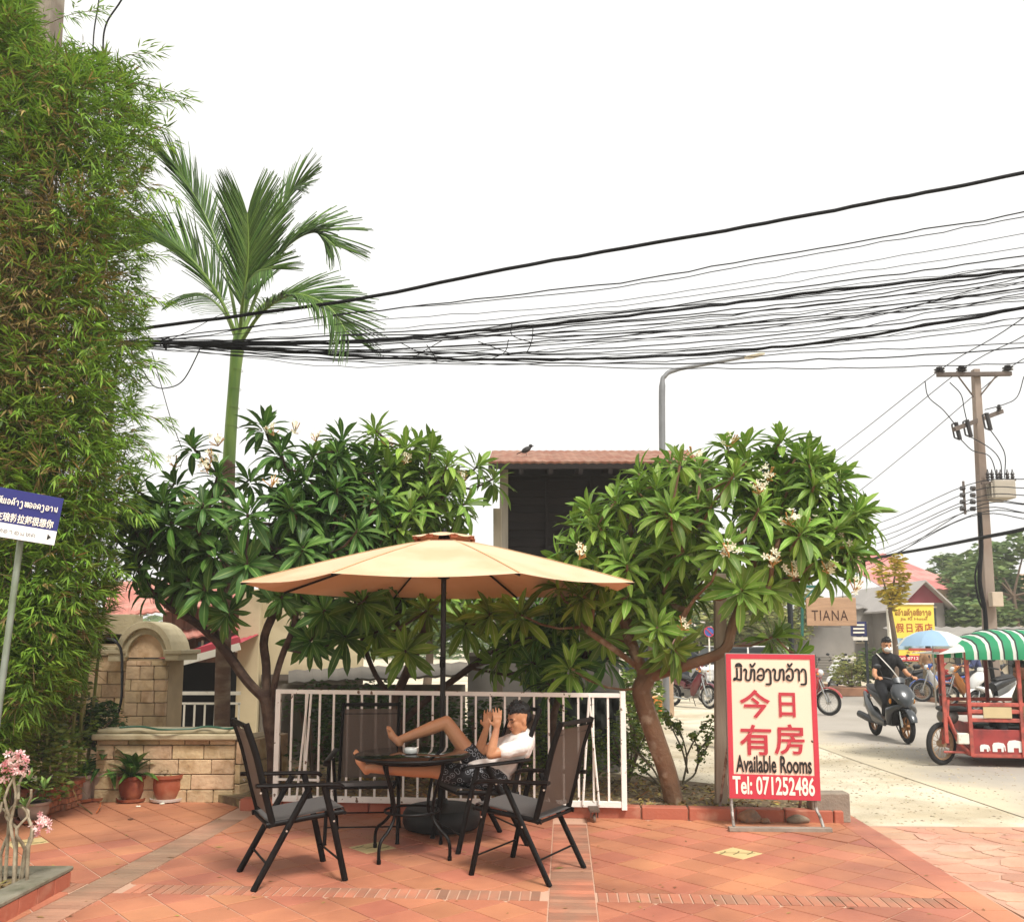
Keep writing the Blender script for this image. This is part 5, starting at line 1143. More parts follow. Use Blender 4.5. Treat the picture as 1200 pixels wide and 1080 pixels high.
cable('overhead_cable', 'dark thick bundled cable running through the middle of the crossing wires', pc((60, 402), (185, 401), (300, 404), (420, 400), (560, 388), (700, 374), (850, 356), (1000, 338), (1200, 316), (1420, 290)), .018, jit=.005)
cable('overhead_cable', 'thick lower bundled cable sagging below the other crossing wires', pc((60, 400), (185, 402), (300, 408), (420, 418), (560, 421), (700, 421), (850, 413), (1000, 396), (1200, 362), (1420, 330)), .016, jit=.005)
cable('cable_loop', 'slack black cable looping down below the wires left of the palm', pc((237, 400), (231, 416), (215, 445), (198, 454), (180, 452), (165, 430), (150, 405)), .007)
cable('service_wire', 'thin wire hanging from the cable knot down to the frangipani top', pc((178, 412), (188, 448), (200, 490), (213, 525)), .005)
cable('service_wire', 'thin wire slanting up from the cable knot past the palm stem', pc((195, 400), (228, 385), (262, 368), (300, 366)), .004)
for x0, y0, x1, y1, a in ((470, 402, 540, 421, -8), (500, 404, 512, 424, 3), (600, 378, 625, 402, -12), (625, 380, 617, 414, 2), (560, 400, 600, 415, 8), (480, 422, 520, 398, -6), (575, 421, 596, 398, 6)):
    cable('loose_wire', 'short loose strand of wire dangling, %s from the left below the cables' % ORD[sorted((470, 500, 600, 625.1, 560, 480, 575)).index(x0 if x0 != 625 else 625.1)], pc((x0, y0), ((x0+x1)/2+a, (y0+y1)/2+3), (x1, y1)), .005, m_wire, 'loose wire ends')
kn = MB()
for i in range(9): kn.torus(P(random.uniform(172, 212), random.uniform(396, 406), dY(190)), random.uniform(.03, .06), .008, rdir(), 16, 5)
tag(kn.build('cable_knot', m_wire, smooth=True, recalc=False), 'dark knot of coiled cable ends where the wires meet beside the bamboo', 'cable knot')
# ---- pole with transformer at right
EY = 20.4
ep = thing('utility_pole', 'tall concrete utility pole with crossarm and grey transformer beside the road', 'utility pole', (P(1162, 800, EY).x, EY, 0))
t, b = P(1143, 433, EY), V((P(1163, 800, EY).x, EY, 0))
MB().tube([b, t], [(.19, .19), (.11, .11)], 4, rot=math.pi/4, up=(0, 1, 0)).build('pole', mat('pole_pinkish', '#8f8074', .9, .15, 2, coord='World', col2='#7f6e62', c2scale=1), ep, world=True, bevel=.01)
a, c = P(1098, 439, EY-.15), P(1185, 438, EY-.15); MB().bar(a, c, .1, .1).build('crossarm', mat('crossarm', '#5c5048', .8, .2, 4), ep, world=True, bevel=.01)
MB().tube([P(1123, 441, EY-.17), P(1141, 465, EY-.1)], .02, 5).tube([P(1167, 441, EY-.17), P(1150, 462, EY-.1)], .02, 5).build('arm_brace', MATS['crossarm'], ep, world=True)
def insul(p, h=.18, r=.06, par=ep):
    MB().lathe([(.02, 0), (r, .03), (r*.55, .06), (r, .09), (r*.5, .12), (r*.6, h), (.01, h+.02)], p, 10).build('insulator', m_ins, par, world=True, smooth=True)
for x, y in ((1101, 437), (1127, 436), (1181, 435)): insul(P(x, y, EY-.15), .14, .13)
a, c = P(1118, 503, EY-.5), P(1174, 482, EY+.5); MB().bar(a, c, .09, .1).build('crossarm', MATS['crossarm'], ep, world=True)
for x, y in ((1120, 495), (1133, 492), (1156, 484)):
    p = P(x, y, EY-.35); q = P(x+5, y+20, EY-.35); MB().tube([p, q], .05, 8).tube([p+V((-.1, 0, -.05)), q+V((-.13, 0, .05))], .02, 6).tube([p, p+V((-.1, 0, -.05))], .02, 5).tube([q, q+V((-.13, 0, .05))], .02, 5).build('fuse', m_ins, ep, world=True)
insul(P(1171, 482, EY+.3), .16, .07)
p = P(1167, 576, EY); tr_ = MB().box((p.x, EY-.1, p.z), (.52, .6, .44)).build('transformer', mat('transformer', '#a39a8c', .6, .1, 4), ep, world=True, bevel=.02)
for i in range(6): MB().box((p.x-.27, EY-.35+i*.1, p.z-.02), (.07, .02, .36)).build('fin', MATS['transformer'], ep, world=True)
for i, x in enumerate((1158, 1163, 1169, 1173, 1181, 1187)):
    q = P(x, 564, EY-.2+.06*(i % 2)); MB().lathe([(.015, 0), (.05, .04), (.03, .07), (.05, .11), (.03, .14), (.05, .18), (.02, .24), (.01, .3)], q, 8).build('bushing', m_ins, ep, world=True, smooth=True)
MB().bar(P(1150, 566, EY-.3), P(1190, 562, EY-.3), .06, .05).build('bracket', MATS['crossarm'], ep, world=True)
for j in range(4):
    for x0, x1 in ((1122, 1134), (1134, 1146)):
        MB().disc(P((x0+x1)/2, 572+j*8, EY-.3), .055, .09, (1, 0, 0), 10).build('spool', m_ins, ep, world=True)
MB().box(P(1130, 583, EY-.3), (.04, .04, .8)).build('rack', MATS['crossarm'], ep, world=True)
p = P(1167, 702, EY-.3); MB().box(p, (.26, .18, .34)).build('meter_box', mat('meter_box', '#b9a894', .7), ep, world=True, bevel=.01)
MB().tube(smooth_path([P(1148, 600, EY-.28), P(1150, 640, EY-.3), P(1148, 680, EY-.32), P(1154, 715, EY-.32), P(1158, 760, EY-.32), V((P(1160, 800, EY).x, EY-.3, 0))], 5), .05, 8).build('cable_run', m_wire, ep, world=True, smooth=True)
MB().tube(smooth_path([P(1150, 650, EY-.3), P(1143, 672, EY-.35), P(1146, 700, EY-.32), P(1153, 715, EY-.3)], 5), .022, 6).build('cable_run', m_wire, ep, world=True, smooth=True)
# lines along the street
FP = thing('utility_pole', 'far concrete utility pole hidden behind the frangipani crown', 'utility pole', (P(880, 700, 45).x, 45, 0))
q = P(880, 600, 45); MB().tube([(q.x, 45, 0), q], [(.2, .2), (.13, .13)], 4, rot=math.pi/4).build('pole', m_conc, FP, world=True); MB().bar(q+V((-1, 0, -.2)), q+V((1, 0, -.2)), .1, .1).build('crossarm', MATS['crossarm'], FP, world=True)
for i, ((x, y), (xf, yf), (xn, yn), lb) in enumerate((((1101, 434), (868, 600), (1300, 300), 'leftmost of the three grey power lines on the pole top'), ((1127, 433), (880, 615), (1330, 310), 'middle power line slanting past the pole crossarm'), ((1181, 432), (893, 655), (1400, 330), 'rightmost power line of the pole crossarm'))):
    a, c, e_ = P(xn, yn, 12), P(x, y, EY-.15), P(xf, yf, 45); m1 = c.lerp(e_, .5)+V((0, 0, -.25)); cable('power_line', lb, [a, a.lerp(c, .5)+V((0, 0, -.08)), c, c.lerp(e_, .25)+V((0, 0, -.18)), m1, e_], .011, m_wireg, None, 6)
for pts, lb in (((1084, 447, 1088, 465, 1105, 480, 1119, 497), 'thin jumper wire from the left power line to the upper fuse'), ((1113, 448, 1126, 462, 1130, 480, 1133, 493), 'thin jumper wire dropping to the middle fuse of the pole'), ((1200, 441, 1192, 465, 1176, 474, 1154, 480), 'thin jumper wire curving in from the right to the lower crossarm'),
                ((1126, 515, 1140, 528, 1160, 535, 1169, 562), 'thin jumper wire from the left fuse down to the transformer'), ((1134, 510, 1160, 525, 1172, 540, 1174, 562), 'thin jumper wire from the middle fuse down to the transformer'), ((1160, 503, 1172, 520, 1178, 535, 1177, 560), 'thin jumper wire from the right fuse down to the transformer')):
    cable('jumper_wire', lb, [P(pts[i], pts[i+1], EY-.35) for i in range(0, len(pts), 2)], .012, m_wireg, n=6)
for i, (y0, yl, yr) in enumerate(((568, 602, 552), (576, 612, 566), (584, 618, 575), (590, 626, 590), (598, 634, 604), (603, 642, 598), (606, 650, 610), (596, 662, 585))):
    c = P(1134+(i % 3)*3, y0, EY-.3); cable('telephone_wire', 'grey telephone wire at the transformer pole, %s from the top at the pole' % ORD[sorted((568, 576, 584, 590, 598, 603, 606, 596)).index(y0)], [P(1300, yr-18, 13), P(1210, (yr+y0)/2, 17), c, c.lerp(P(960, yl+28, 42), .4)+V((0, 0, -.22)), P(960, yl+28, 42)], .011, m_wireg, 'telephone wires along the street', 6)
cable('overhead_cable', 'thick black cable bundle sagging across the pole just above the far roofs', [P(1000, 660, 30), P(1045, 650, 26), P(1095, 641, 23), P(1150, 630, EY-.4), P(1200, 620, 18), P(1320, 590, 14)], .045, n=6)
# ---- street lamp
LY = 18.0
sl = thing('street_lamp', 'slim grey street lamp with curved arm above the kiosk roof', 'street lamp', (P(776, 700, LY).x, LY, 0))
x_ = P(776, 600, LY).x
MB().tube(smooth_path([V((x_, LY, 0)), V((x_, LY, 3)), P(776, 520, LY), P(776, 452, LY), P(779, 441, LY), P(790, 434, LY), P(830, 426, LY-.1), P(874, 418, LY-.2)], 5), [.07]*16+[.05]*10+[.04]*10, 10).build('pole', mat('lamp_grey', '#7c7d7e', .5, .1, 5, metal=.4), sl, world=True, smooth=True)
a, b = P(872, 419, LY-.2), P(896, 414, LY-.22); MB().tube([a, a.lerp(b, .3), a.lerp(b, .7), b], [(.05, .03), (.11, .055), (.10, .05), (.03, .02)], 10).build('lamp_head', mat('lamp_head', '#d8d0bd', .4), sl, world=True, smooth=True)
# ================================================================== far side of the street
def tree_far(name, label, base, h, cr, blobs, m, mt_, nleaf=2600, ls=.16, group=None, cat='tree', trunk_r=.14):
    t = thing(name, label, cat, base, group=group); x, y, z0 = base
    tr = MB(); top = V((x, y, z0+h*.55)); tr.tube(smooth_path([(x, y, z0), (x+.1, y, z0+h*.3), top], 4), [trunk_r*(1-.05*i) for i in range(9)], 8)
    Ms = []; cs = []
    for _ in range(blobs):
        d = rdir(); c = V((x+d.x*cr[0]*.72, y+d.y*cr[1]*.72, z0+h-cr[2]+d.z*cr[2]*.72)); cs.append(c)
        tr.tube(smooth_path([top, top.lerp(c, .5)+V((0, 0, .1)), c], 3), [trunk_r*.45-.05*trunk_r*i for i in range(7)], 5)
    for _ in range(nleaf):
        c = random.choice(cs); d = rdir(); r = random.random()**.4*.42; p = c+V((d.x*cr[0]*r, d.y*cr[1]*r, d.z*cr[2]*r*.8)); q = rdir(); q = (q+V((0, 0, .4))).normalized(); _, s, u = frame(q); k = ls*random.uniform(.6, 1.3)
        Ms.append(mk(p, s, u, q, k, k, k))
    tr.build('trunk', mt_, t, world=True, smooth=True)
    crn = merged('crown', [(-1, 0, 0), (0, -.38, .12), (1, 0, 0), (0, .38, .12)], [(0, 1, 2, 3)], Ms, m, t, uv=[(0, 0), (.2, 1), (1, 1), (.8, 0)]); crn['kind'] = 'stuff'; return t
m_ft = leafmat('far_leaf', '#4f6a38', '#74844c', '#6a7a48', rough=.6, trans=.2, rnd=.35); m_fb = mat('far_bark', '#6b5a4a', .9, .2, 4)
m_fy = leafmat('far_leaf_yellow', '#9a9a58', '#7f8a4e', '#8f9258', rough=.6, trans=.25, rnd=.35)
def far(lb, px, py, Y, h, cr, m=m_ft, n=2600, ls=.2, blobs=14, name='leafy_tree'):
    g = P(px, py, Y); return tree_far(name, lb, (g.x, Y, 0), h, cr, blobs, m, m_fb, n, ls, 'trees beyond the street')
far('hazy grey green tree directly left of the transformer pole', 1152, 760, 44, 6.4, (2.2, 2, 2.2), n=3600)
far('darker tree with thick trunk just behind the transformer pole', 1132, 760, 37, 4.6, (1.5, 2, 1.5), n=2600)
far('broad green tree at the right edge beyond the transformer pole', 1192, 760, 38, 6.6, (2.6, 2, 2.3), n=4200)
far('thin pale tree rising above the red roofed house', 1118, 760, 50, 7.0, (1.5, 1.6, 1.4), n=1100)
far('sparse yellowish tree behind the frangipani and the no parking sign', 850, 760, 34, 4.3, (2.6, 1.5, 1.5), m_fy, 5200, .14, 18)
far('wide yellow green tree left of the hanging wooden sign', 905, 760, 36, 4.4, (2.4, 1.5, 1.5), m_fy, 4400, .14, 16)
far('bushy green tree seen between trunk and post of the kiosk', 760, 760, 30, 4.6, (2.0, 1.5, 1.7), m_ft, 3200, .15, 14)
far('tall green tree showing above the beige house wall', 410, 760, 24, 4.4, (2.4, 1.5, 1.5), m_ft, 4200, .13, 16)
far('green tree filling the gap between house and kiosk', 500, 760, 26, 4.6, (2.6, 1.5, 1.7), m_ft, 4200, .13, 16)
# far wood closing the end of the street and the horizon
Ms = []
for _ in range(26000):
    x = random.uniform(-75, 120); y = 78+random.uniform(0, 12)+abs(x-20)*.05; hh = 4.2+1.6*mnoise.noise(V((x*.09, 0, 3)))+.8*mnoise.noise(V((x*.4, 1, 3)))
    z = random.uniform(0, hh); q = (rdir()+V((0, -.3, .4))).normalized(); _, s, u = frame(q); k = random.uniform(.25, .55); Ms.append(mk(V((x, y, z)), s, u, q, k, k, k))
o = merged('far_wood', [(-1, 0, 0), (0, -.38, .12), (1, 0, 0), (0, .38, .12)], [(0, 1, 2, 3)], Ms, m_ft, uv=[(0, 0), (.2, 1), (1, 1), (.8, 0)], world=False); tag(o, 'low band of distant green trees closing the end of the street', 'wood', kind='stuff')
# ---- houses
m_pinkr = mat('faded_red_roof', '#b9706a', .85, .1, .6, coord='World', col2='#c98f85', c2scale=.5)
m_grw = mat('grey_facade', '#77736e', .9, .1, .6, coord='World', col2='#8d8780', c2scale=.4); m_crw = mat('cream_wall', '#b8ad98', .9, .08, .8); m_win = mat('dark_window', '#23282b', .3, .1, 3)
def house(lb, px0, px1, ytop, Y, dep, wall, roofm, roof_py, ov=.4, wins=(), gable=False, name='house', base_z=0):
    a, b = P(px0, ytop, Y), P(px1, ytop, Y); h = thing(name, lb, 'house', ((a.x+b.x)/2, Y+dep/2, 0)); zt = a.z
    MB().box(((a.x+b.x)/2, Y+dep/2, zt/2), (b.x-a.x, dep, zt)).build('wall', wall, h, world=True)
    zr = P(0, roof_py, Y).z+.0
    if gable:
        xm = (a.x+b.x)/2; MB().add([(a.x, Y, zt), (b.x, Y, zt), (xm, Y, zr), (a.x, Y+dep, zt), (b.x, Y+dep, zt), (xm, Y+dep, zr)], [(0, 1, 2), (3, 5, 4), (0, 3, 4, 1)]).build('gable', gable, h, world=True)
        for s, x in ((-1, a.x-ov), (1, b.x+ov)):
            zz = zt-(zr-zt)*ov/((b.x-a.x)/2); MB().prism([(0, 0), (1, 0), (1, 1), (0, 1)], 0, .08, Matrix(((xm-x, 0, 0, x), (0, dep+.8, 0, Y-.4), (zr-zz, 0, 1, zz), (0, 0, 0, 1)))).build('roof', roofm, h, world=True)
    else: ribbed('roof', (a.x-ov, Y-ov, zt-.05), (b.x+ov, Y-ov, zt-.05), (b.x+ov*.3, Y+dep, zr+.35), (a.x-ov*.3, Y+dep, zr+.35), roofm, h, .45, .06)
    for (wx0, wx1, wy0, wy1) in wins:
        p, q = P(wx0, wy0, Y), P(wx1, wy1, Y); w_ = MB().box(((p.x+q.x)/2, Y-.02, (p.z+q.z)/2), (q.x-p.x, .08, p.z-q.z)).build('window', m_win, h, world=True)
        MB().box(((p.x+q.x)/2, Y-.07, (p.z+q.z)/2), (.06, .04, p.z-q.z)).box(((p.x+q.x)/2, Y-.05, p.z+.03), (q.x-p.x+.1, .06, .07)).box(((p.x+q.x)/2, Y-.05, q.z-.03), (q.x-p.x+.1, .1, .07)).build('window_frame', m_crw, w_, world=True)
    return h
house('large house with faded pinkish red roof behind the yellow hotel sign', 1046, 1118, 690, 43, 8, m_crw, m_pinkr, 638, .6, ((1090, 1100, 700, 715),))
house('grey shuttered building with maroon gable behind the yellow hotel sign', 1056, 1106, 706, 36, 6, m_grw, mat('pale_roof', '#a59f99', .8, .1, 1), 682, .4, ((1060, 1072, 712, 735), (1085, 1097, 712, 735)), gable=mat('maroon_board', '#8c3f48', .8, .1, 1))
house('long low grey building under the shade net between the two signs', 985, 1056, 712, 39, 4, m_grw, m_grw, 706, .2, ((1003, 1016, 730, 752), (1024, 1040, 722, 745)))
house('small cream house with tan roof right of the transformer pole', 1170, 1290, 690, 42, 6, m_crw, mat('tan_roof', '#a08468', .85, .1, 1), 670, .5, ((1180, 1190, 700, 715),))
sh = house('cream shopfront row behind the parked motorbikes at the right', 1105, 1330, 753, 27, 4, m_crw, mat('shop_roof', '#8f8a82', .85, .15, 1), 746, .5, ((1118, 1134, 762, 792), (1150, 1166, 762, 792), (1180, 1198, 762, 792)))
house('pinkish single storey house with white eaves behind the no parking sign', 800, 905, 742, 38, 5, mat('pink_wall', '#a97a72', .9, .1, 1), mat('eave', '#b9ada0', .8, .1, 1), 730, .4, ((812, 826, 750, 768), (850, 866, 750, 768), (880, 896, 750, 768)))
# grey wall, gate, white box wall
gw = thing('boundary_wall', 'plain grey concrete wall below the hanging wooden sign', 'wall', (P(960, 790, 36).x, 36, 0))
gz(926, 1000, 735, 36, .25).build('wall', m_grw, gw, world=True)
gt = thing('slatted_gate', 'grey slatted metal gate beside the white wall under the wooden sign', 'gate', (P(966, 790, 35.4).x, 35.4, 0))
for k in range(9): bx(957, 977, 769+k*3.1, 771.2+k*3.1, 35.4, .06).build('slat', mat('gate_grey', '#6b665e', .7, .1, 3), gt, world=True)
for x in (956, 977): bx(x, x+1.4, 767, 797, 35.35, .1).build('post', MATS['gate_grey'], gt, world=True)
ww = thing('white_wall', 'short white wall with dark patterned panel behind the parked white scooter', 'wall', (P(990, 790, 32).x, 32, 0))
gz(978, 1003, 768, 32, .3).build('wall', mat('white_wall', '#d8d2c6', .85, .06, 2), ww, world=True)
for i in range(3):
    for j in range(3): bx(986+i*4, 989+i*4, 772+j*4.3, 775+j*4.3, 31.9, .05).build('panel', m_win, ww, world=True)
# yellow hotel sign
YS = 25.5
m_yel = mat('sign_yellow', '#e6cf52', .5, .03, 1); m_yl2 = mat('sign_mint', '#e9e9b0', .5, .03, 1); m_brn = mat('ink_brown', '#a8762e', .6, 0); m_rdi = mat('ink_red2', '#a83226', .6, 0)
ys = thing('hotel_sign', 'tall yellow hotel signboard with red Chinese characters across the street', 'sign', (P(1070, 790, YS).x, YS, 0))
p, q = P(1043, 708, YS), P(1098, 775, YS); W_, H_ = q.x-p.x, p.z-q.z; c = V(((p.x+q.x)/2, YS, (p.z+q.z)/2)); My = inv(ys) @ Matrix.Translation(c)
link('panel', MB().box((0, .05, 0), (W_, .1, H_)).mesh('panel', m_yel, bevel=.01), ys, My)
link('frame', MB().box((-W_/2-.04, .03, 0), (.08, .14, H_+.08)).box((0, .03, H_/2+.02), (W_, .14, .05)).mesh('frame', m_white), ys, My)
link('picture', MB().box((.0, -.004, -H_*.19), (W_*.92, .01, H_*.2)).mesh('picture', mat('sign_sky', '#9db4c4', .5, .3, 2, col2='#4a5a4a', c2scale=3), recalc=False), ys, My)
link('red_band', MB().box((0, -.004, -H_*.44), (W_*.97, .012, H_*.1)).mesh('red_band', m_red), ys, My)
link('lettering', strokes_mesh(lao_line(['no', 'o', 'aa', 'mo', 'kho', 'ng', 'wo', 'ho', 'o', 'aa', 'ng', 'wo'], -W_*.4, W_*.44, H_*.31, .13), .03, m_brn, -.006), ys, My)
put_text('Jia Rihg Hotel' if False else 'Jia Ri Hotel', .03, H_*.24, W_*.62, .1, m_brn, ys, My, bold=.02, off=.006)
put_text('假日酒店', .03, H_*.09, W_*.84, .27, m_rdi, ys, My, bold=.01, off=.006, spacing=1.25)
put_text('★★★★', .06, -H_*.335, W_*.5, .08, m_brn, ys, My, off=.006); put_text('Tel: 071212688', 0, -H_*.44, W_*.8, .09, m_white_p, ys, My, bold=.02, off=.012)
for x in (-W_*.4, W_*.4): MB().tube([(c.x+x, YS+.08, 0), (c.x+x, YS+.08, q.z+.1)], .05, 8).build('post', m_steel, ys, world=True)
# TIANA hanging sign on a green bracket
TYY = 14.0
ts = thing('hanging_sign', 'brown wooden sign reading TIANA hanging from a green metal bracket', 'sign', (P(930, 790, TYY).x, TYY, 0))
m_grn = mat('bracket_green', '#1f5d50', .5, .1, 5); gxx = P(931, 790, TYY).x
MB().tube([(gxx-.03, TYY, 0), (gxx-.03, TYY, P(0, 672, TYY).z)], .045, 8).build('post', mat('post_black', '#24282a', .6, .1, 4), ts, world=True, smooth=True)
MB().bar(P(940, 680, TYY), P(940, 745, TYY), .04, .04).bar(P(938, 687, TYY), P(975, 687, TYY), .04, .04).tube([P(942, 703, TYY), P(955, 689, TYY)], .015, 6).build('bracket', m_grn, ts, world=True)
p, q = P(944, 700, TYY), P(1004, 733, TYY); W_, H_ = q.x-p.x, p.z-q.z; c = V(((p.x+q.x)/2, TYY, (p.z+q.z)/2)); Mt = inv(ts) @ Matrix.Translation(c)
link('board', MB().box((0, .0, 0), (W_, .03, H_)).mesh('board', mat('sign_wood', '#b08d70', .8, .15, 4, bump=.3, bscale=20, stretch=(.8, 6, 6)), bevel=.006), ts, Mt)
put_text('TIANA', -.03, -H_*.13, W_*.72, H_*.36, mat('carved_dark', '#4a3226', .8, 0), ts, Mt, off=.018, spacing=1.15)
for x in (-W_*.25, W_*.25): MB().tube([(c.x+x, TYY, p.z), (c.x+x, TYY, P(0, 687, TYY).z)], .006, 5).build('chain', m_wire, ts, world=True)
# small blue street sign, no parking sign
b = thing('street_sign', 'small dark blue street sign with white plate below the wooden sign', 'sign', (P(1017, 790, 24).x, 24, 0))
bx(997, 1016, 728, 745, 24, .04).build('plate', mat('plate_blue', '#2b2f5e', .5, .05), b, world=True); bx(1000, 1017, 746, 750, 24, .04).build('plate', m_white, b, world=True)
for j in range(3): bx(1000, 1013, 731+j*4.4, 733+j*4.4, 23.96, .02).build('lettering', m_white_p, b, world=True)
g = P(1018, 800, 24); MB().tube([(g.x, 24.04, 0), (g.x, 24.04, P(0, 728, 24).z)], .04, 8).build('post', MATS['post_black'], b, world=True)
b = thing('no_parking_sign', 'round blue no parking sign with red rim on a thin pole', 'sign', (P(831, 790, 26).x, 26, 0))
g = P(831, 740, 26); MB().disc(g, .155, .02, (0, 1, 0), 24).build('disc', mat('sign_blue', '#3d5aa0', .4, 0), b, world=True); MB().torus(g+V((0, -.02, 0)), .148, .012, (0, 1, 0), 24, 6, .4).build('red_rim', m_red, b, world=True)
MB().bar(g+V((-.1, -.02, .1)), g+V((.1, -.02, -.1)), .01, .03).build('red_stroke', m_red, b, world=True); MB().tube([(g.x, 26.03, 0), (g.x, 26.03, g.z-.1)], .025, 8).build('pole', m_white, b, world=True)
b = thing('bollard', 'short round wooden bollard beside the parked maroon motorbike', 'bollard', (P(782, 790, 19).x, 19, 0)); g = P(782, 788, 19)
MB().lathe([(.13, 0), (.125, g.z-.02), (.10, g.z)], (g.x, 19, 0), 14).build('post', mat('bollard_wood', '#a48a6f', .9, .2, 4), b, world=True, smooth=True)
b = thing('orange_box', 'small orange box on the sand beside the wooden bollard', 'box', (P(771, 790, 20).x, 20, 0)); g = P(771, 815, 20)
MB().box((g.x, 20, .16), (.3, .3, .34)).build('box', mat('orange', '#d9823c', .6, .1, 4), b, world=True, bevel=.02); MB().box((g.x, 20, .34), (.34, .34, .04)).build('lid', mat('orange_lid', '#e0a064', .6), b, world=True, bevel=.01)
# flowering shrub bed by the far kerb
pbd = thing('brick_planter', 'low brick planter with shrubs along the far kerb beside the white scooter', 'planter', (P(1030, 790, 25).x, 25.5, 0))
MB().box((P(1040, 790, 26).x, 26.3, .12), (3.0, 1.0, .26)).build('wall', MATS['kerb_brick'], pbd, world=True, bevel=.02)
def shrub(lb, x, y, z, r, n, m, ls, group=None, name='shrub', cat='shrub'):
    t = thing(name, lb, cat, (x, y, z), group=group); st = MB(); Ms = []
    for k in range(9):
        d = V((random.gauss(0, .5), random.gauss(0, .5), 1)).normalized(); e_ = V((x, y, z))+V((d.x*r[0]*1.2, d.y*r[1]*1.2, d.z*r[2]*1.5)); st.tube(smooth_path([(x, y, z), V((x, y, z)).lerp(e_, .5)+V((0, 0, .03)), e_], 3), .008+.01*r[2], 5)
    for _ in range(n):
        d = rdir(); k = random.random()**.45; p = V((x+d.x*r[0]*k, y+d.y*r[1]*k, z+r[2]+d.z*r[2]*k)); 
        if p.z < z+.02 or mnoise.noise(p*2.2/r[2]*.6) < -.22: continue
        q = (rdir()+V((0, -.2, .5))).normalized(); _, s, u = frame(q); l = ls*random.uniform(.6, 1.3); Ms.append(mk(p, s, u, q, l, l, l))
    st.build('stem', m_fb, t, world=True, smooth=True); o = merged('foliage', [(-1, 0, 0), (0, -.4, .15), (1, 0, 0), (0, .4, .15)], [(0, 1, 2, 3)], Ms, m, t, uv=[(0, 0), (.2, 1), (1, 1), (.8, 0)]); o['kind'] = 'stuff'; return t
shrub('green shrub in the brick planter behind the scooter rider', P(1052, 790, 25).x, 26.2, .2, (.8, .5, .65), 1300, m_ft, .08)
shrub('flowering shrub with pale blooms in the brick planter beside the white scooter', P(1016, 790, 25).x, 26.2, .2, (.7, .5, .55), 1100, m_fy, .07)
# golden shower tree
t = tree_far('flowering_tree', 'slender tree with hanging yellow blossoms beside the yellow hotel sign', (P(1047, 790, 24).x, 24, 0), 4.5, (.6, .5, 1.0), 7, leafmat('gold_blossom', '#c9ae3a', '#8f8a3a', '#c9a832', rough=.6, trans=.3, rnd=.3), m_fb, 520, .11, trunk_r=.1)
# ---- shrubs close by: behind the railing, beside the trunk
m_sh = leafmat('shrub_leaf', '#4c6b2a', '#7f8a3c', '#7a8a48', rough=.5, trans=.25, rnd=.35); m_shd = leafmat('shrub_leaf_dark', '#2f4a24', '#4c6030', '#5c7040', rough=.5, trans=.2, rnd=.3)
for i, (px, Y, z, r, n, m, ls, lb) in enumerate((
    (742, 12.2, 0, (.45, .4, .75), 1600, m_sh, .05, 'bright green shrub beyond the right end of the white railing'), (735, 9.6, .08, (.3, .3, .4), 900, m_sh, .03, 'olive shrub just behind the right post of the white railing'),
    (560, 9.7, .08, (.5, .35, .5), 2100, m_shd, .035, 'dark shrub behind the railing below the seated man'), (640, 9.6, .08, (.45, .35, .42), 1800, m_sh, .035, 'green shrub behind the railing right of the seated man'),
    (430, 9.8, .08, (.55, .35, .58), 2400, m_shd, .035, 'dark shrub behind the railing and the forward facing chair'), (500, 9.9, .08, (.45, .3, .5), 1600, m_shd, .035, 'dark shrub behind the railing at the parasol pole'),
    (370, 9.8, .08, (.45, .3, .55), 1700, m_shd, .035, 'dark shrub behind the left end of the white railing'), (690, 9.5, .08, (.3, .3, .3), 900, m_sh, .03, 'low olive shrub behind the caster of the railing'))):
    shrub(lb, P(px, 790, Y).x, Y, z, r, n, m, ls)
# crown of thorns: bare stems with round leaf tufts
def thorn(lb, base, stems, group=None):
    t = thing('thorn_bush', lb, 'bush', base, group=group); Ms = []
    for path in stems:
        ps = smooth_path(path, 4); MB().tube(ps, [.011-.006*i/len(ps) for i in range(len(ps))], 6).build('stem', mat('thorn_stem', '#5f5a45', .9, .2, 10), t, world=True, smooth=True)
        for c in [ps[-1]]+[random.choice(ps[3:]) for _ in range(3)]:
            for _ in range(22): d = rdir(); p = c+d*random.uniform(.01, .065); _, s, u = frame(d); k = random.uniform(.014, .026); Ms.append(mk(p, s, u, d, k, k, k))
    o = merged('leaves', [(-1, 0, 0), (0, -.7, .1), (1, 0, 0), (0, .7, .1)], [(0, 1, 2, 3)], Ms, m_sh, t, uv=[(0, 0), (.2, 1), (1, 1), (.8, 0)]); o['kind'] = 'stuff'
Y = 8.7
def q_(*a): return [P(x, y, Y+random.uniform(-.15, .15)) for x, y in a]
thorn('thorny bush with round leaf tufts right of the leaning frangipani trunk', P(805, 915, Y), [q_((800, 918), (815, 905), (818, 880), (812, 862)), q_((800, 918), (805, 890), (800, 865), (793, 848)), q_((806, 905), (800, 880), (790, 858), (783, 846)), q_((815, 903), (822, 885), (830, 872), (828, 860)), q_((803, 890), (812, 870), (824, 852), (832, 842)), q_((800, 865), (790, 850), (780, 838)), q_((818, 880), (828, 868), (835, 855))])
thorn('low thorny bush with dark tufts left of the leaning frangipani trunk', P(760, 915, Y), [q_((775, 918), (765, 900), (752, 885), (742, 872)), q_((772, 918), (758, 905), (745, 895), (733, 890)), q_((770, 918), (750, 908), (735, 905)), q_((775, 915), (768, 885), (760, 870), (750, 862)), q_((765, 900), (745, 880), (735, 870))])
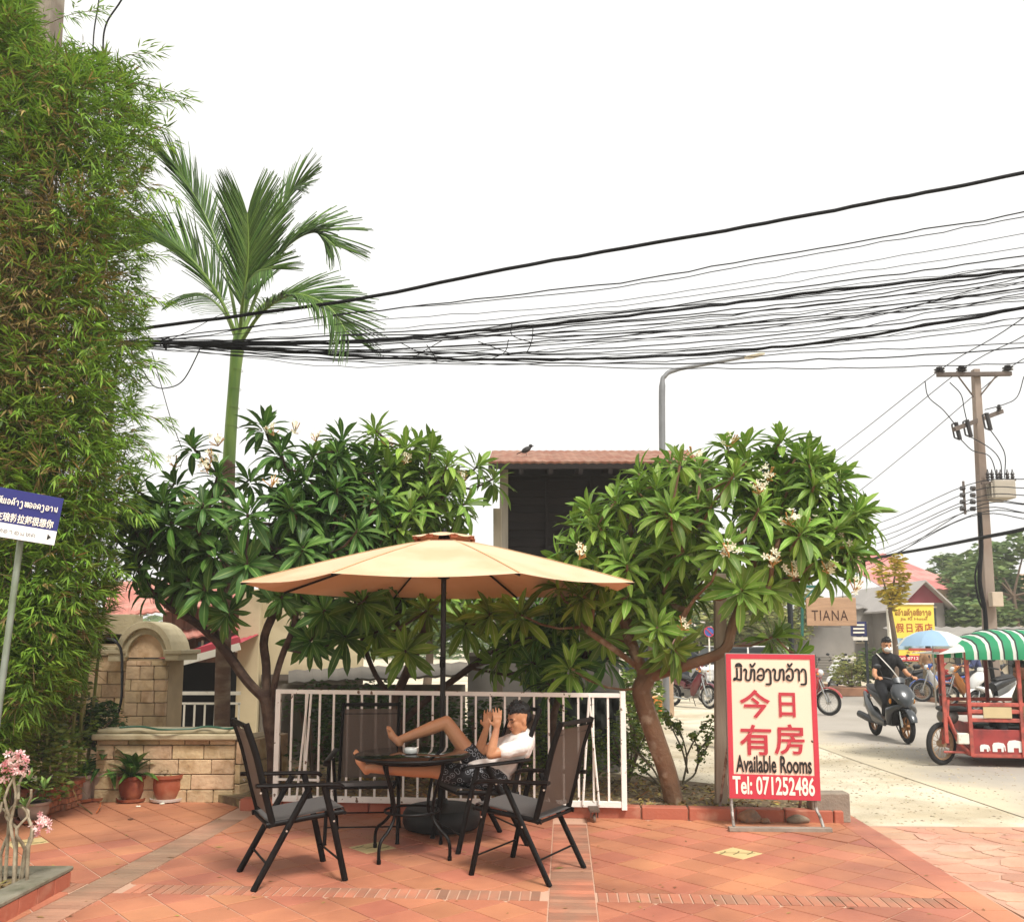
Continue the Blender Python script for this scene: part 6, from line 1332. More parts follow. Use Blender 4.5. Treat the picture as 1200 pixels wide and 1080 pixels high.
# ---- pots and plants at the left
m_terra = mat('terracotta_pot', '#9a5034', .8, .15, 6, bump=.15, bscale=30, col2='#b0785a', c2scale=5, c2lo=.5, c2hi=.7); m_terrad = mat('pot_dark', '#7c3b26', .8, .15, 6, col2='#9a5a3c', c2scale=6)
m_clay = mat('clay_grey', '#a0897a', .9, .15, 6, bump=.2, bscale=30, col2='#7d6c5e', c2scale=4); m_earth = mat('pot_earth', '#33261c', .95, .2, 12)
def pot(lb, px, py, r, h, kind='round', m=m_terra, saucer=None):
    g = G(px, py, 0); g = V((P(px, py-30, g.y+r*1.05).x, g.y+r*1.05, .01)); z0 = 0; t = thing('flower_pot', lb, 'flower pot', g, group='flower pots along the left wall')
    if saucer: MB().lathe([(r*.8, 0), (r*1.05, .012), (r*1.12, .04), (r*1.06, .04), (r*.95, .018), (.0, .018)], n=28).build('saucer', saucer, t, smooth=True); z0 = .018
    if kind == 'round': MB().lathe([(r*.62, z0), (r*.78, z0+h*.12), (r*.93, z0+h*.4), (r*.96, z0+h*.62), (r*.93, z0+h*.8), (r*.95, z0+h*.86)], n=32).build('pot', m, t, smooth=True)
    elif kind == 'tall': MB().lathe([(r*.7, z0), (r*.72, z0+h*.1), (r*.92, z0+h*.86)], n=28).build('pot', m, t, smooth=True)
    elif kind == 'box': 
        pb_ = MB().box((0, 0, z0+h/2), (r*1.7, r*1.7, h)).build('pot', mat('mortar_pot', '#8f6a50', .9), t); 
        for row in range(int(h/.055)):
            for side in range(4):
                for k in range(3):
                    a = side*math.pi/2; off = (k-1)*r*.56+(r*.25 if row % 2 else 0)-(r*.12)
                    M = Matrix.Rotation(a, 4, 'Z') @ Matrix.Translation((off, -r*.86, z0+.03+row*.055)); link('brick', brk_me(r*.5), t, M)
    rim = MB().lathe([(r*.93, z0+h*.84), (r*1.06, z0+h*.87), (r*1.08, z0+h), (r*.95, z0+h), (r*.93, z0+h*.86)], n=48, wob=.018 if kind == 'round' else 0) if kind != 'box' else MB().box((0, -r*.86, z0+h), (r*1.9, .07, .035)).box((0, r*.86, z0+h), (r*1.9, .07, .035)).box((-r*.9, 0, z0+h), (.07, r*1.66, .034)).box((r*.9, 0, z0+h), (.07, r*1.66, .034))
    rim.build('rim', m, t, smooth=kind != 'box'); 
    (MB().disc((0, 0, z0+h*.9), r*.92, .01, (0, 0, 1), 20) if kind != 'box' else MB().box((0, 0, z0+h*.9), (r*1.6, r*1.6, .02))).build('earth', m_earth, t); return t, g+V((0, 0, z0+h*.9))
_bm = {}
def brk_me(l):
    k = round(l, 3)
    if k not in _bm: _bm[k] = MB().box((0, 0, 0), (l-.012, .03, .045)).mesh('brick', mat('pot_brick', '#a56a4c', .85, .15, 8, rnd=.2), bevel=.004)
    return _bm[k]
_, p1 = pot('terracotta pot with wavy rim on a white saucer against the low wall', 198, 943, .155, .25, 'round', m_terra, mat('saucer_white', '#d9d6cf', .5, .05))
_, p2 = pot('dark terracotta pot with scalloped dark saucer left of the white saucer pot', 156, 943, .135, .24, 'round', m_terrad, m_terrad)
_, p3 = pot('grey clay pot with moulded oval on its side third from the low wall', 118, 941, .115, .26, 'tall', m_clay, m_terrad)
_, p4 = pot('plain weathered grey clay pot between the brick box and the moulded pot', 97, 943, .12, .25, 'tall', m_clay, m_terrad)
_, p5 = pot('square brick patterned planter box with red rim at the left of the row', 72, 951, .15, .24, 'box', m_terra)
_, p6 = pot('second square brick planter box partly behind the planter stems', 46, 958, .16, .23, 'box', m_terra)
_, p7 = pot('low round terracotta pot nearest the corner planter', 40, 968, .13, .16, 'round', m_clay, m_terrad)
# broad arching leaves
def rosplant(name, lb, p, n, ln, wd, m, spread=(15, 80), maxobj=60, cat='plant', curve=2):
    t = thing(name, lb, cat, p); tpl = leaf_template(5, wd, [.3, .5, .9][curve], .04, .5); me = leaf_mesh(tpl, m)
    for i in range(n):
        a = i*2.4+random.uniform(-.3, .3); el = R(random.uniform(*spread)); d = V((math.cos(a)*math.sin(el), math.sin(a)*math.sin(el), math.cos(el))); s = V((-math.sin(a), math.cos(a), 0)); u = d.cross(s)*1; u = u if u.z > 0 else -u; s = u.cross(d)
        L_ = ln*random.uniform(.7, 1.15); link('leaf', me, t, inv(t) @ mk(V(p)+V((random.gauss(0, .02), random.gauss(0, .02), 0)), d, s, u, L_, L_, L_))
    return t
rosplant('leafy_plant', 'dense dark green strap leaved plant in the dark terracotta pot', p2, 60, .36, .11, m_leafB, (5, 78), curve=1)
rosplant('dry_plant', 'sparse yellowing plant in the pot on the white saucer', p1, 12, .2, .03, m_bamd, (10, 60)); rosplant('leafy_plant', 'dark glossy plant against the wall above the clay pots', p3+V((0, .1, .1)), 46, .34, .12, m_leafB, (5, 80))
for pp, lb in ((p4, 'tangle of thin yellow green stems in the plain clay pot'), (p5, 'tangle of thin brown and green stems in the brick planter box'), (p6, 'spiky pale green plant in the second brick box')):
    rosplant('spiky_plant', lb, pp, 34, .26, .035, m_bam if pp is not p5 else m_bamd, (5, 75))
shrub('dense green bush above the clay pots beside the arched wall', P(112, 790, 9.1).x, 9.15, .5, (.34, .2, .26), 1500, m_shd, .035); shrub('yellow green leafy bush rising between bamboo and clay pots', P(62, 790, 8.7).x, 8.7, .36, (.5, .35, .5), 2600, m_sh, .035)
shrub('brown and green thicket under the bamboo at the left edge', P(15, 790, 7.7).x, 7.9, .05, (.55, .4, .5), 2600, m_sh, .035)
# ---- adeniums in the corner planter
m_ads = mat('adenium_stem', '#9a8f78', .85, .15, 8, bump=.3, bscale=40, col2='#7a6c58', c2scale=12); m_adl = leafmat('adenium_leaf', '#5f8240', '#7a9850', '#a5b078', rough=.4, trans=.2); m_pink = mat('pink_petal', '#d98a90', .6, .1, 20, col2='#efd3cd', c2scale=22, c2lo=.4, c2hi=.55, trans=.2)
YA = 5.6
def aden(lb, stems, tops, fl):
    b = P(stems[0][0][0], stems[0][0][1], YA); t = thing('desert_rose', lb, 'plant', (b.x, YA, .1))
    for st in stems:
        ps = smooth_path([P(x, y, YA+random.uniform(-.1, .1)) for x, y in st], 4); ps[0].z = .09; ps = [p+V((.02*math.sin(i*1.3+st[0][0]), .02*math.cos(i*1.1+st[0][1]), 0)) for i, p in enumerate(ps)]; MB().tube(ps, [.011-.004*i/len(ps) for i in range(len(ps))], 8).build('stem', m_ads, t, world=True, smooth=True)
    for x, y, n in tops:
        c = P(x, y, YA); me = leaf_mesh(leaf_template(4, .12, .2, .04, .7), m_adl)
        for i in range(n): a = i*2.4; el = R(random.uniform(15, 95)); d = V((math.cos(a)*math.sin(el), math.sin(a)*math.sin(el), math.cos(el))); s = V((-math.sin(a), math.cos(a), 0)); u = s.cross(d); L_ = random.uniform(.06, .1); link('leaf', me, t, inv(t) @ mk(c, d, -s, -u if u.z < 0 else u, L_, L_, L_))
    for x, y, n in fl:
        Ms = []; c = P(x, y, YA-.05)
        for i in range(n): d = (rdir()+V((0, -.5, .3))).normalized(); _, s, u = frame(d); k = random.uniform(.02, .032); Ms.append(mk(c+rdir()*.05, s, u, d, k, k, k))
        merged('blossom', FT[0], FT[1], Ms, m_pink, t)
aden('desert rose with pink blossom head at the top of its pale stems', [((3, 1015), (9, 960), (12, 910)), ((9, 960), (20, 935), (27, 905)), ((-8, 1015), (-6, 980), (-2, 940)), ((14, 1010), (16, 950), (18, 905))], ((14, 900, 14), (-2, 935, 10)), ((16, 888, 26), (6, 905, 18), (28, 898, 16)))
aden('desert rose with tufted leaves and low pink blossom nearest the planter corner', [((25, 1005), (24, 970), (30, 945)), ((24, 975), (10, 960), (2, 945)), ((30, 985), (44, 972), (50, 968)), ((36, 1000), (36, 965), (30, 945)), ((30, 1008), (34, 960), (34, 925))], ((30, 945, 20), (52, 925, 16), (34, 915, 10)), ((50, 968, 22), (46, 962, 10)))
# fallen twigs
cable('fallen_twig', 'thin pale twig lying on the tiles before the clay pots', [G(85, 937, .06), G(100, 947, .02), G(108, 953, .015)], .006, m_twig); cable('fallen_twig', 'orange forked dry stalk lying on the tiles near the scalloped saucer', [G(113, 952, .02), G(117, 945, .05), G(118, 940, .06)], .006, mat('orange_twig', '#a85c30', .8))
# ================================================================== vehicles
m_tyre = mat('tyre', '#1e1d1d', .85, .1, 10); m_rim = mat('alloy', '#a5a5a2', .35, .05, 5, metal=.8); m_rimb = mat('bronze_rim', '#8a6038', .4, .1, 5, metal=.5)
m_plast = mat('black_plastic', '#1b1c1e', .45, .05, 5); m_seat = mat('seat_vinyl', '#171616', .6, .05, 5); m_lens = mat('lens', '#cfd2cf', .08, 0, spec=1); m_chr = mat('chrome', '#b5b5b2', .2, 0, metal=.95); m_eng = mat('engine_grey', '#77736e', .5, .15, 10, metal=.6)
m_amber = mat('amber', '#d98a2c', .3, 0); m_rlens = mat('red_lens', '#a52a22', .3, 0)
def wheel(t, x, r, w_=.05, rim=m_rim, spokes=6, y=0.0, wire=False):
    wt = MB().torus((x, y, r), r-w_*.9, w_*.9, (0, 1, 0), 32, 10, .85).build('wheel', m_tyre, t, smooth=True)
    MB().torus((x, y, r), r-w_*1.9, .016, (0, 1, 0), 28, 6, 1.6).build('rim', rim, wt, smooth=True)
    sp = MB(); sp.disc((x, y, r), .045, .09, (0, 1, 0), 12)
    for k in range(spokes):
        a = 2*math.pi*k/spokes; d = V((math.cos(a), 0, math.sin(a))); c = V((x, y, r)); s = .004 if wire else .014
        sp.tube([c+d*.03+V((0, .02*(-1)**k if wire else 0, 0)), c+d*(r-w_*1.9)], [(s, s*.8)]*2, 5)
    sp.build('spokes', rim, wt)
    return wt
def motorbike(label, loc, rz, paint, style='scooter', rimm=m_rim, group='parked motorbikes', decal=None, name='motorbike'):
    t = thing(name, label, 'scooter' if style == 'scooter' else 'motorbike', loc, rz, group)
    sc = style == 'scooter'; r = .255 if sc else .285; xf, xr = .66, -.60
    wheel(t, xf, r, .05 if sc else .038, rimm, 5 if sc else 18, wire=not sc); wheel(t, xr, r, .055 if sc else .042, rimm, 5 if sc else 18, wire=not sc)
    fk = MB()
    for s in (-1, 1): fk.tube([(xf, s*.07, r), (xf-.12, s*.07, r+.33), (xf-.2, s*.05, .82)], [.021, .019, .017], 8)
    fk.build('fork', m_chr, t, smooth=True)
    ff = MB(); 
    pts = [V((xf+(r+.035)*math.cos(R(a)), 0, r+(r+.035)*math.sin(R(a)))) for a in range(20, 151, 13)]; ff.tube(pts, [(.05, .012)]+[(.062, .018)]*(len(pts)-2)+[(.045, .012)], 8); ff.build('front_fender', paint, t, smooth=True)
    if sc:
        # front cowl: a wide wedge from the headlight down to the floor
        c = MB(); c.tube([(.70, 0, .56), (.66, 0, .64), (.58, 0, .74), (.50, 0, .84), (.44, 0, .92)], [(.04, .03), (.12, .07), (.19, .09), (.17, .08), (.10, .04)], 14); c.build('front_cowl', paint, t, smooth=True)
        c = MB(); c.tube([(.46, 0, .80), (.44, 0, .6), (.40, 0, .42), (.34, 0, .3)], [(.20, .05), (.21, .05), (.19, .05), (.15, .05)], 12); c.build('leg_shield', m_plast, t, smooth=True)
        for s in (-1, 1):
            c = MB(); c.tube([(.68, s*.05, .60), (.58, s*.14, .56), (.48, s*.2, .50), (.42, s*.19, .38), (.36, s*.15, .28)], [(.03, .03), (.05, .05), (.05, .07), (.04, .06), (.03, .03)], 8); c.build('side_fairing', paint, t, smooth=True)
            c = MB(); c.tube([(.12, s*.12, .28), (-.25, s*.15, .36), (-.55, s*.13, .55), (-.85, s*.06, .72)], [(.03, .06), (.05, .12), (.05, .11), (.03, .04)], 10); c.build('side_panel', paint, t, smooth=True)
            h = MB(); h.tube([(.655, s*.03, .665), (.64, s*.10, .70), (.58, s*.165, .75)], [(.03, .02), (.035, .026), (.02, .014)], 8); h.build('headlight', m_lens, t, smooth=True)
            MB().ell((.52, s*.19, .66), (.03, .02, .045), 8, 6).build('indicator', m_amber, t, smooth=True)
        MB().box((.12, 0, .28), (.5, .26, .06)).build('floorboard', m_plast, t, bevel=.02)
        MB().tube([(.10, 0, .58), (-.1, 0, .66), (-.35, 0, .73), (-.7, 0, .80)], [(.11, .10), (.14, .12), (.15, .09), (.09, .05)], 12).build('underseat', m_plast, t, smooth=True)
        MB().tube([(.06, 0, .74), (-.1, 0, .77), (-.4, 0, .81), (-.72, 0, .86)], [(.09, .03), (.14, .045), (.14, .045), (.09, .03)], 12).build('seat', m_seat, t, smooth=True)
        MB().tube([(-.1, -.12, .26), (-.4, -.17, .3), (-.78, -.2, .36)], [(.03, .03), (.05, .06), (.05, .06)], 10).build('exhaust', m_plast, t, smooth=True)
        MB().tube([(.1, .02, .3), (-.2, .06, .3), (xr, .09, r)], [(.05, .08), (.06, .09), (.05, .07)], 10).build('engine', m_eng, t, smooth=True)
        hz_ = .98; hx = .42
        MB().tube([(hx+.04, 0, .94), (hx, 0, 1.0), (hx-.08, 0, 1.0)], [(.08, .03), (.11, .045), (.07, .03)], 12).build('handlebar_cover', paint, t, smooth=True)
    else:
        MB().tube([(xf-.2, 0, .80), (.3, 0, .62), (.05, 0, .52), (-.2, 0, .5)], [(.04, .05), (.05, .09), (.05, .07), (.05, .06)], 10).build('frame', paint, t, smooth=True)
        for s in (-1, 1):
            MB().tube([(.46, s*.08, .84), (.40, s*.16, .62), (.30, s*.17, .42), (.22, s*.13, .3)], [(.03, .05), (.03, .10), (.025, .09), (.02, .04)], 10).build('leg_shield', decal or paint, t, smooth=True)
            MB().tube([(-.05, s*.10, .55), (-.35, s*.11, .62), (-.75, s*.07, .74)], [(.03, .06), (.03, .09), (.02, .03)], 10).build('side_panel', paint, t, smooth=True)
            MB().tube([(xr, s*.11, r), (-.45, s*.12, .62)], .026, 8).build('shock', m_chr, t)
            MB().ell((.50, s*.14, .9), (.03, .03, .025), 8, 6).build('indicator', m_amber, t, smooth=True)
        MB().tube([(.12, 0, .68), (-.1, 0, .72), (-.4, 0, .76), (-.75, 0, .8)], [(.08, .03), (.12, .04), (.12, .045), (.08, .03)], 12).build('seat', m_seat, t, smooth=True)
        MB().box((.05, 0, .33), (.34, .2, .2)).tube([(.1, 0, .33), (.28, 0, .36)], [.07, .06], 10).build('engine', m_eng, t, bevel=.02)
        MB().tube([(.2, -.1, .28), (0, -.14, .2), (-.4, -.16, .24), (-.85, -.17, .32)], [.016, .02, .04, .042], 8).build('exhaust', m_chr, t, smooth=True)
        MB().tube([(-.05, .08, .3), (xr, .08, r)], [(.02, .05), (.015, .045)], 8).build('chain_case', m_plast, t)
        pts = [V((xr+(r+.035)*math.cos(R(a)), 0, r+(r+.035)*math.sin(R(a)))) for a in range(40, 181, 14)]; MB().tube(pts, [(.06, .012)]*len(pts), 8).build('rear_fender', m_plast, t, smooth=True)
        MB().ell((.50, 0, .93), (.07, .085, .075), 12, 8).build('headlight', m_lens, t, smooth=True); MB().tube([(.48, 0, .90), (.42, 0, .98), (.34, 0, 1.0)], [(.09, .06), (.11, .06), (.06, .03)], 12).build('handlebar_cover', paint, t, smooth=True); hz_ = .99; hx = .38
    hb = MB(); hb.tube(smooth_path([(hx-.12, -.34, hz_+.02), (hx-.04, -.2, hz_+.05), (hx, 0, hz_), (hx-.04, .2, hz_+.05), (hx-.12, .34, hz_+.02)], 4), .012, 8); b_ = hb.build('handlebar', m_plast, t, smooth=True)
    for s in (-1, 1):
        MB().tube([(hx-.13, s*.36, hz_+.02), (hx-.07, s*.25, hz_+.04)], .019, 8).build('grip', m_seat, b_); MB().tube([(hx-.05, s*.22, hz_+.05), (hx-.02, s*.29, hz_+.2)], .006, 6).build('mirror_arm', m_plast, t)
        MB().ell((hx-.02, s*.32, hz_+.23), (.018, .07, .042), 10, 8).build('mirror', m_plast, t, smooth=True)
    MB().ell((-.86, 0, .74), (.05, .08, .04), 8, 6).build('tail_light', m_rlens, t, smooth=True); MB().box((-.9, 0, .55), (.01, .14, .16), Matrix.Rotation(.2, 3, 'Y')).build('number_plate', m_white, t)
    MB().tube([(.0, .1, .24), (-.02, .2, .02)], .01, 6).build('side_stand', m_plast, t)
    if not sc:
        bkt = MB(); 
        for z in (.72, .82, .92): bkt.torus((xf-.02, 0, z), .13, .004, (0, 0, 1), 16, 4)
        for k in range(10): a = k*.628; bkt.tube([(xf-.02+.13*math.cos(a), .13*math.sin(a), .7), (xf-.02+.13*math.cos(a), .13*math.sin(a), .93)], .003, 4)
        if paint.name.startswith('paint_m'): bkt.build('basket', m_chr, t)
    return t
pm_ = lambda n, c: mat('paint_'+n, c, .28, .03, 3, coat=.4)
p_grey, p_mar, p_wht, p_blu, p_red, p_blk, p_sil = pm_('grey', '#34373a'), pm_('maroon', '#5e1e26'), pm_('white', '#d9d8d4'), pm_('blue', '#2a4f9a'), pm_('red', '#9a2a28'), pm_('black', '#1c1d1f'), pm_('silver', '#8f9296')
RS = V((6.32, 14.55, -.009))
motorbike('dark grey scooter ridden towards the camera by the masked rider', RS, R(-91), p_grey, 'scooter', m_rimb, None, name='scooter')
for (px, Y, rz, pt_, st, lb, dc) in (
    (808, 21.6, -58, p_mar, 'moped', 'maroon motorbike with front basket parked beyond the leaning trunk', None), (803, 23.2, -50, p_blk, 'moped', 'black motorbike parked just behind the maroon one', None),
    (936, 19.6, -42, p_red, 'moped', 'red motorbike whose front wheel shows right of the rooms board', None), (990, 28.0, 215, p_wht, 'scooter', 'white scooter parked under the street sign by the far kerb', None),
    (1066, 25.5, 200, p_blk, 'moped', 'dark motorbike parked under the yellow hotel sign', None), (1080, 26.4, 190, p_sil, 'moped', 'silver motorbike parked left of the standing man', None),
    (1110, 23.4, 165, p_blu, 'moped', 'blue and white motorbike parked right of the standing man', p_wht), (1124, 24.8, 175, p_red, 'moped', 'red motorbike parked behind the blue and white one', None),
    (1142, 21.5, 170, pm_('orange', '#c07a3a'), 'moped', 'orange motorbike with the helmeted rider seen through the cart', None), (1166, 20.0, 200, p_wht, 'scooter', 'white scooter seen through the cart below its canopy', None), (1196, 22.5, 160, p_blk, 'moped', 'black motorbike at the right edge behind the cart', None)):
    motorbike(lb, (P(px, 790, Y).x, Y, -.009 if px < 1000 else -.012), R(rz), pt_, st, m_rim, 'parked motorbikes', dc)
# parked white car beyond the frangipani
def car(lb, loc, rz, paint):
    t = thing('parked_car', lb, 'car', loc, rz)
    b = MB(); secs = [(-2.1, .5, .55, .62), (-2.0, .62, .86, .8), (-1.0, .62, .86, .92), (.9, .62, .86, .9), (1.8, .6, .84, .74), (2.1, .5, .6, .58)]
    vs = []
    for x, zl, hw, zt_ in secs: vs += [(x, -hw, .28), (x, hw, .28), (x, hw*1.0, zt_*.8), (x, hw*.9, zt_), (x, -hw*.9, zt_), (x, -hw, zt_*.8)]
    fs = [(6*i+k, 6*i+(k+1) % 6, 6*i+6+(k+1) % 6, 6*i+6+k) for i in range(5) for k in range(6)]+[tuple(range(6)), tuple(range(30, 36))]
    b.add(vs, fs); b.build('body', paint, t, bevel=.04)
    MB().prism([(-1.9, .88), (-1.5, 1.42), (.3, 1.45), (1.1, .9)], -.72, .72, Matrix(((1, 0, 0, 0), (0, 0, 1, 0), (0, 1, 0, 0), (0, 0, 0, 1)))).build('cabin', m_win, t, bevel=.04)
    MB().box((-.6, 0, 1.45), (1.8, 1.36, .05)).build('roof', paint, t, bevel=.02)
    for x in (-1.5, -.4, .7): 
        for s in (-1, 1): MB().bar((x, s*.735, .9), (x+(.3 if x < -1 else 0 if x < 0 else -.35), s*.71, 1.43), .05, .06).build('pillar', paint, t)
    for x in (-1.3, 1.35):
        for s in (-1, 1): w_ = MB().torus((x, s*.8, .31), .23, .085, (0, 1, 0), 28, 8).build('wheel', m_tyre, t, smooth=True); MB().disc((x, s*.83, .31), .17, .1, (0, 1, 0), 16).build('rim', m_rim, w_)
    for s in (-1, 1): MB().ell((2.02, s*.55, .66), (.08, .16, .08)).build('headlight', m_lens, t, smooth=True); MB().ell((-2.03, s*.6, .72), (.06, .14, .08)).build('tail_light', m_rlens, t, smooth=True)
    return t
car('white car parked in front of the pinkish house', (P(880, 790, 31).x, 31, -.012), R(8), p_wht); car('dark blue car parked left of the white car', (P(795, 790, 33).x, 33, -.012), R(-12), pm_('navy', '#27323f'))
# ---- three wheeled cart with striped canopy
m_tred = mat('cart_red', '#a03c38', .6, .12, 4, col2='#7c3230', c2scale=5); m_tredd = mat('cart_rail', '#b9574a', .6, .12, 5, col2='#8f4a40', c2scale=9); m_can = mat('canopy_green', '#2f9a6a', .7, .04, 3, trans=.3); m_canw = mat('canopy_white', '#e2e4dc', .7, .03, 3, trans=.3); m_blkst = mat('canopy_black', '#22302a', .7, 0)
CX, CY = 5.98, 11.35
ct = thing('three_wheeled_cart', 'red three wheeled passenger cart with green and white striped canopy', 'cart', (CX, CY, -.009), R(-10))
L1, D1 = 1.75, 1.15        # box length along x, depth along y
MB().box((L1/2, .02, .30), (L1, .03, .36)).build('side_panel', m_tred, ct, bevel=.006); MB().box((L1/2, D1, .30), (L1, .03, .36)).build('side_panel', m_tred, ct, bevel=.006)
MB().box((.02, D1/2, .34), (.03, D1, .42)).build('front_panel', m_tred, ct, bevel=.006); MB().box((L1/2, D1/2, .15), (L1, D1, .04)).build('floor', m_tredd, ct)
MB().box((L1/2+.1, .28, .46), (L1-.4, .34, .06)).build('bench', m_seat, ct, bevel=.02); MB().box((L1/2+.1, D1-.25, .46), (L1-.4, .34, .06)).build('bench', m_seat, ct, bevel=.02)
for yy in (0, D1):
    for z in (.60, .71, .80): MB().box((L1/2, yy, z), (L1+.04, .03, .05)).build('rail', m_tredd, ct, bevel=.006)
MB().box((.33, -.02, .70), (.34, .015, .14)).build('rail_plate', mat('cream_plate', '#c9b48a', .6, .1, 6), ct); MB().box((.95, -.02, .68), (.62, .015, .2)).build('rail_plate', mat('olive_plate', '#8f7a5a', .6, .3, 6, col2='#6a7a4a', c2scale=5), ct)
for x in (-.30, 0, .62, 1.18, 1.75):
    for yy in (0, D1):
        if x == -.30 and yy: continue
        MB().tube([(x, yy, .14 if x >= 0 else .3), (x+(.0), yy, 1.50)], [(.03, .03)]*2, 4, rot=math.pi/4).build('post', m_tredd if yy == 0 else mat('post_dark', '#6a2420', .6), ct)
for yy in (0, D1): MB().box((.70, yy, 1.50), (2.2, .03, .04)).build('roof_rail', m_tredd, ct)
# elephants on the side
def eleph(x, s):
    prof = [(0, 0), (0, .55), (.12, .75), (.5, .8), (.9, .72), (1.02, .5), (1.05, .1), (.98, .08), (.95, .42), (.88, .40), (.88, 0), (.70, 0), (.70, .28), (.38, .28), (.38, 0)]
    MB().prism([(a*s, b*s) for a, b in prof], 0, .006, Matrix(((1, 0, 0, x), (0, 0, -1, .004), (0, 1, 0, .20), (0, 0, 0, 1)))).build('elephant_decal', mat('decal_white', '#e9e6df', .5, 0), ct)
eleph(.10, .115); eleph(.25, .15); eleph(.43, .19)
for i, k in enumerate(((.72, .05), (.80, .03), (.86, .05))): MB().box((k[0]+.1, -.0, .515), (.02 if i != 1 else .05, .012, k[1]+.03)).build('white_mark', MATS['decal_white'], ct)
# canopy: ridge along x, stripes across
cz0, czr = 1.50, 1.80; x0c, x1c = -.05, 2.6; ns = 34
for i in range(ns):
    a = x0c+.156*(i//2)+(.105 if i % 2 else 0); b = a+(.051 if i % 2 else .105); mb = MB(); vs = []
    for x in (a, b):
        k = min(1, .45+max(x-x0c, 0)/.9) if x < .55 else 1
        for j in range(9): th = math.pi*j/8; vs.append((x, D1/2-math.cos(th)*(D1/2+.14), cz0-.02+(czr-cz0)*k*math.sin(th)**.8))
        
    vs2 = []
    for n_, x in enumerate((a, b)):
        row = vs[n_*9:(n_+1)*9]; vs2 += [(x, row[0][1], cz0-.12)]+row+[(x, row[-1][1], cz0-.12)]
    m_ = (m_can, m_canw)[i % 2]; mb.add(vs2, [(j, j+1, 11+j+1, 11+j) for j in range(10)]); o = mb.build('canopy_stripe', m_, ct, smooth=True, recalc=False)
    if i % 2: 
        e_ = MB(); e_.tube([(b, v[1]-.0, v[2]+.004) for v in vs2[11:]], .010, 5); e_.build('canopy_stripe_edge', m_blkst, ct, recalc=False)
ends = MB().add([(x0c, D1/2-math.cos(math.pi*j/8)*(D1/2+.14), cz0-.02+(czr-cz0)*.45*math.sin(math.pi*j/8)**.8) for j in range(9)]+[(-.36, -.12, 1.45), (-.36, D1+.12, 1.45)], [(0, 9, 10, 8, 7, 6, 5, 4, 3, 2, 1)]); ends.build('canopy_end', m_canw, ct, recalc=False)
# front wheel and the pulling motorbike's frame
wh = wheel(ct, -.33, .28, .04, mat('dusty_rim', '#a08468', .6, .1, 6, metal=.3), 18, y=.12, wire=True); _c = Matrix.Translation((-.33, .12, 0)); wh.matrix_basis = _c @ Matrix.Rotation(R(36), 4, 'Z') @ _c.inverted()
wheel(ct, 1.05, .2, .06, m_rim, 6, y=-.08); wheel(ct, 1.05, .2, .06, m_rim, 6, y=D1+.08)
MB().tube([(-.33, .06, .28), (-.26, .06, .60), (-.22, .1, .85)], .02, 8).tube([(-.33, .18, .28), (-.26, .18, .60), (-.22, .14, .85)], .02, 8).build('fork', m_tredd, ct, smooth=True)
MB().tube([(-.26, .03, .64), (-.14, .03, .3), (0, .03, .16)], .025, 8).tube([(-.33, .05, .18), (0, .05, .18)], .016, 6).build('frame_tube', m_tredd, ct, smooth=True)
MB().ell((-.18, .3, .62), (.14, .12, .12)).tube([(-.2, .3, .5), (.0, .3, .3)], .05, 8).build('motor', m_eng, ct, smooth=True); MB().tube([(-.25, -.1, .9), (-.22, .12, .92), (-.25, .35, .9)], .014, 8).build('handlebar', m_plast, ct, smooth=True)
MB().box((-.10, .02, .36), (.14, .1, .14)).build('white_box', m_white, ct, bevel=.01)
MB().box((-.12, .3, .72), (.34, .3, .06)).build('driver_seat', m_seat, ct, bevel=.02)
# umbrella fixed over the cart's front
ub = thing('umbrella', 'white and blue umbrella held over the front of the red cart', 'umbrella', (P(1088, 790, 11.6).x, 11.9, 0))
uc = P(1092, 742, 11.9)
for k in range(8):
    a0, a1 = k*math.pi/4, (k+1)*math.pi/4; mb = MB(); vs = [(uc.x, uc.y, uc.z+.05)]
    for rr, zz in ((.2, .02), (.36, -.06), (.46, -.17)): vs += [(uc.x+rr*math.cos(a), uc.y+rr*math.sin(a), uc.z+zz) for a in (a0, (a0+a1)/2, a1)]
    mb.add(vs, [(0, 1, 2), (0, 2, 3), (1, 4, 5, 2), (2, 5, 6, 3), (4, 7, 8, 5), (5, 8, 9, 6)]); mb.build('panel', m_canw if k not in (4, 5) else mat('umbrella_blue', '#9dbdd8', .6, .05, 3, trans=.3), ub, smooth=True, world=True, recalc=False)
MB().tube([(uc.x, uc.y, .7), (uc.x, uc.y, uc.z+.08)], .01, 6).build('shaft', m_steel, ub, world=True)
# ================================================================== people
m_hair = mat('hair_black', '#0f0c0b', .5, .1, 30, bump=.4, bscale=120)
def skinm(n, c): return mat('skin_'+n, c, .5, .06, 8, bump=.05, bscale=80, col2='#b07860', c2scale=6, c2lo=.55, c2hi=.75)
m_sk = skinm('a', '#c28963'); m_eye = mat('eye_dark', '#1a1210', .3, 0); m_lip = mat('lip', '#9a5548', .5, 0)
def remesh(mb, name, m, parent, vox=.008, sm=3, world=True):
    me = mb.mesh(name, m, inv(parent) if world else None); o = bpy.data.objects.new('tmp', me); COL.objects.link(o)
    a = o.modifiers.new('r', 'REMESH'); a.mode = 'VOXEL'; a.voxel_size = vox; a.use_smooth_shade = True
    if sm: b = o.modifiers.new('s', 'SMOOTH'); b.iterations = sm; b.factor = .5
    me2 = bpy.data.meshes.new_from_object(o.evaluated_get(bpy.context.evaluated_depsgraph_get())); bpy.data.objects.remove(o)
    me2.name = name; me2.materials.clear(); me2.materials.append(m); me2.polygons.foreach_set('use_smooth', [True]*len(me2.polygons)); return link(name, me2, parent)
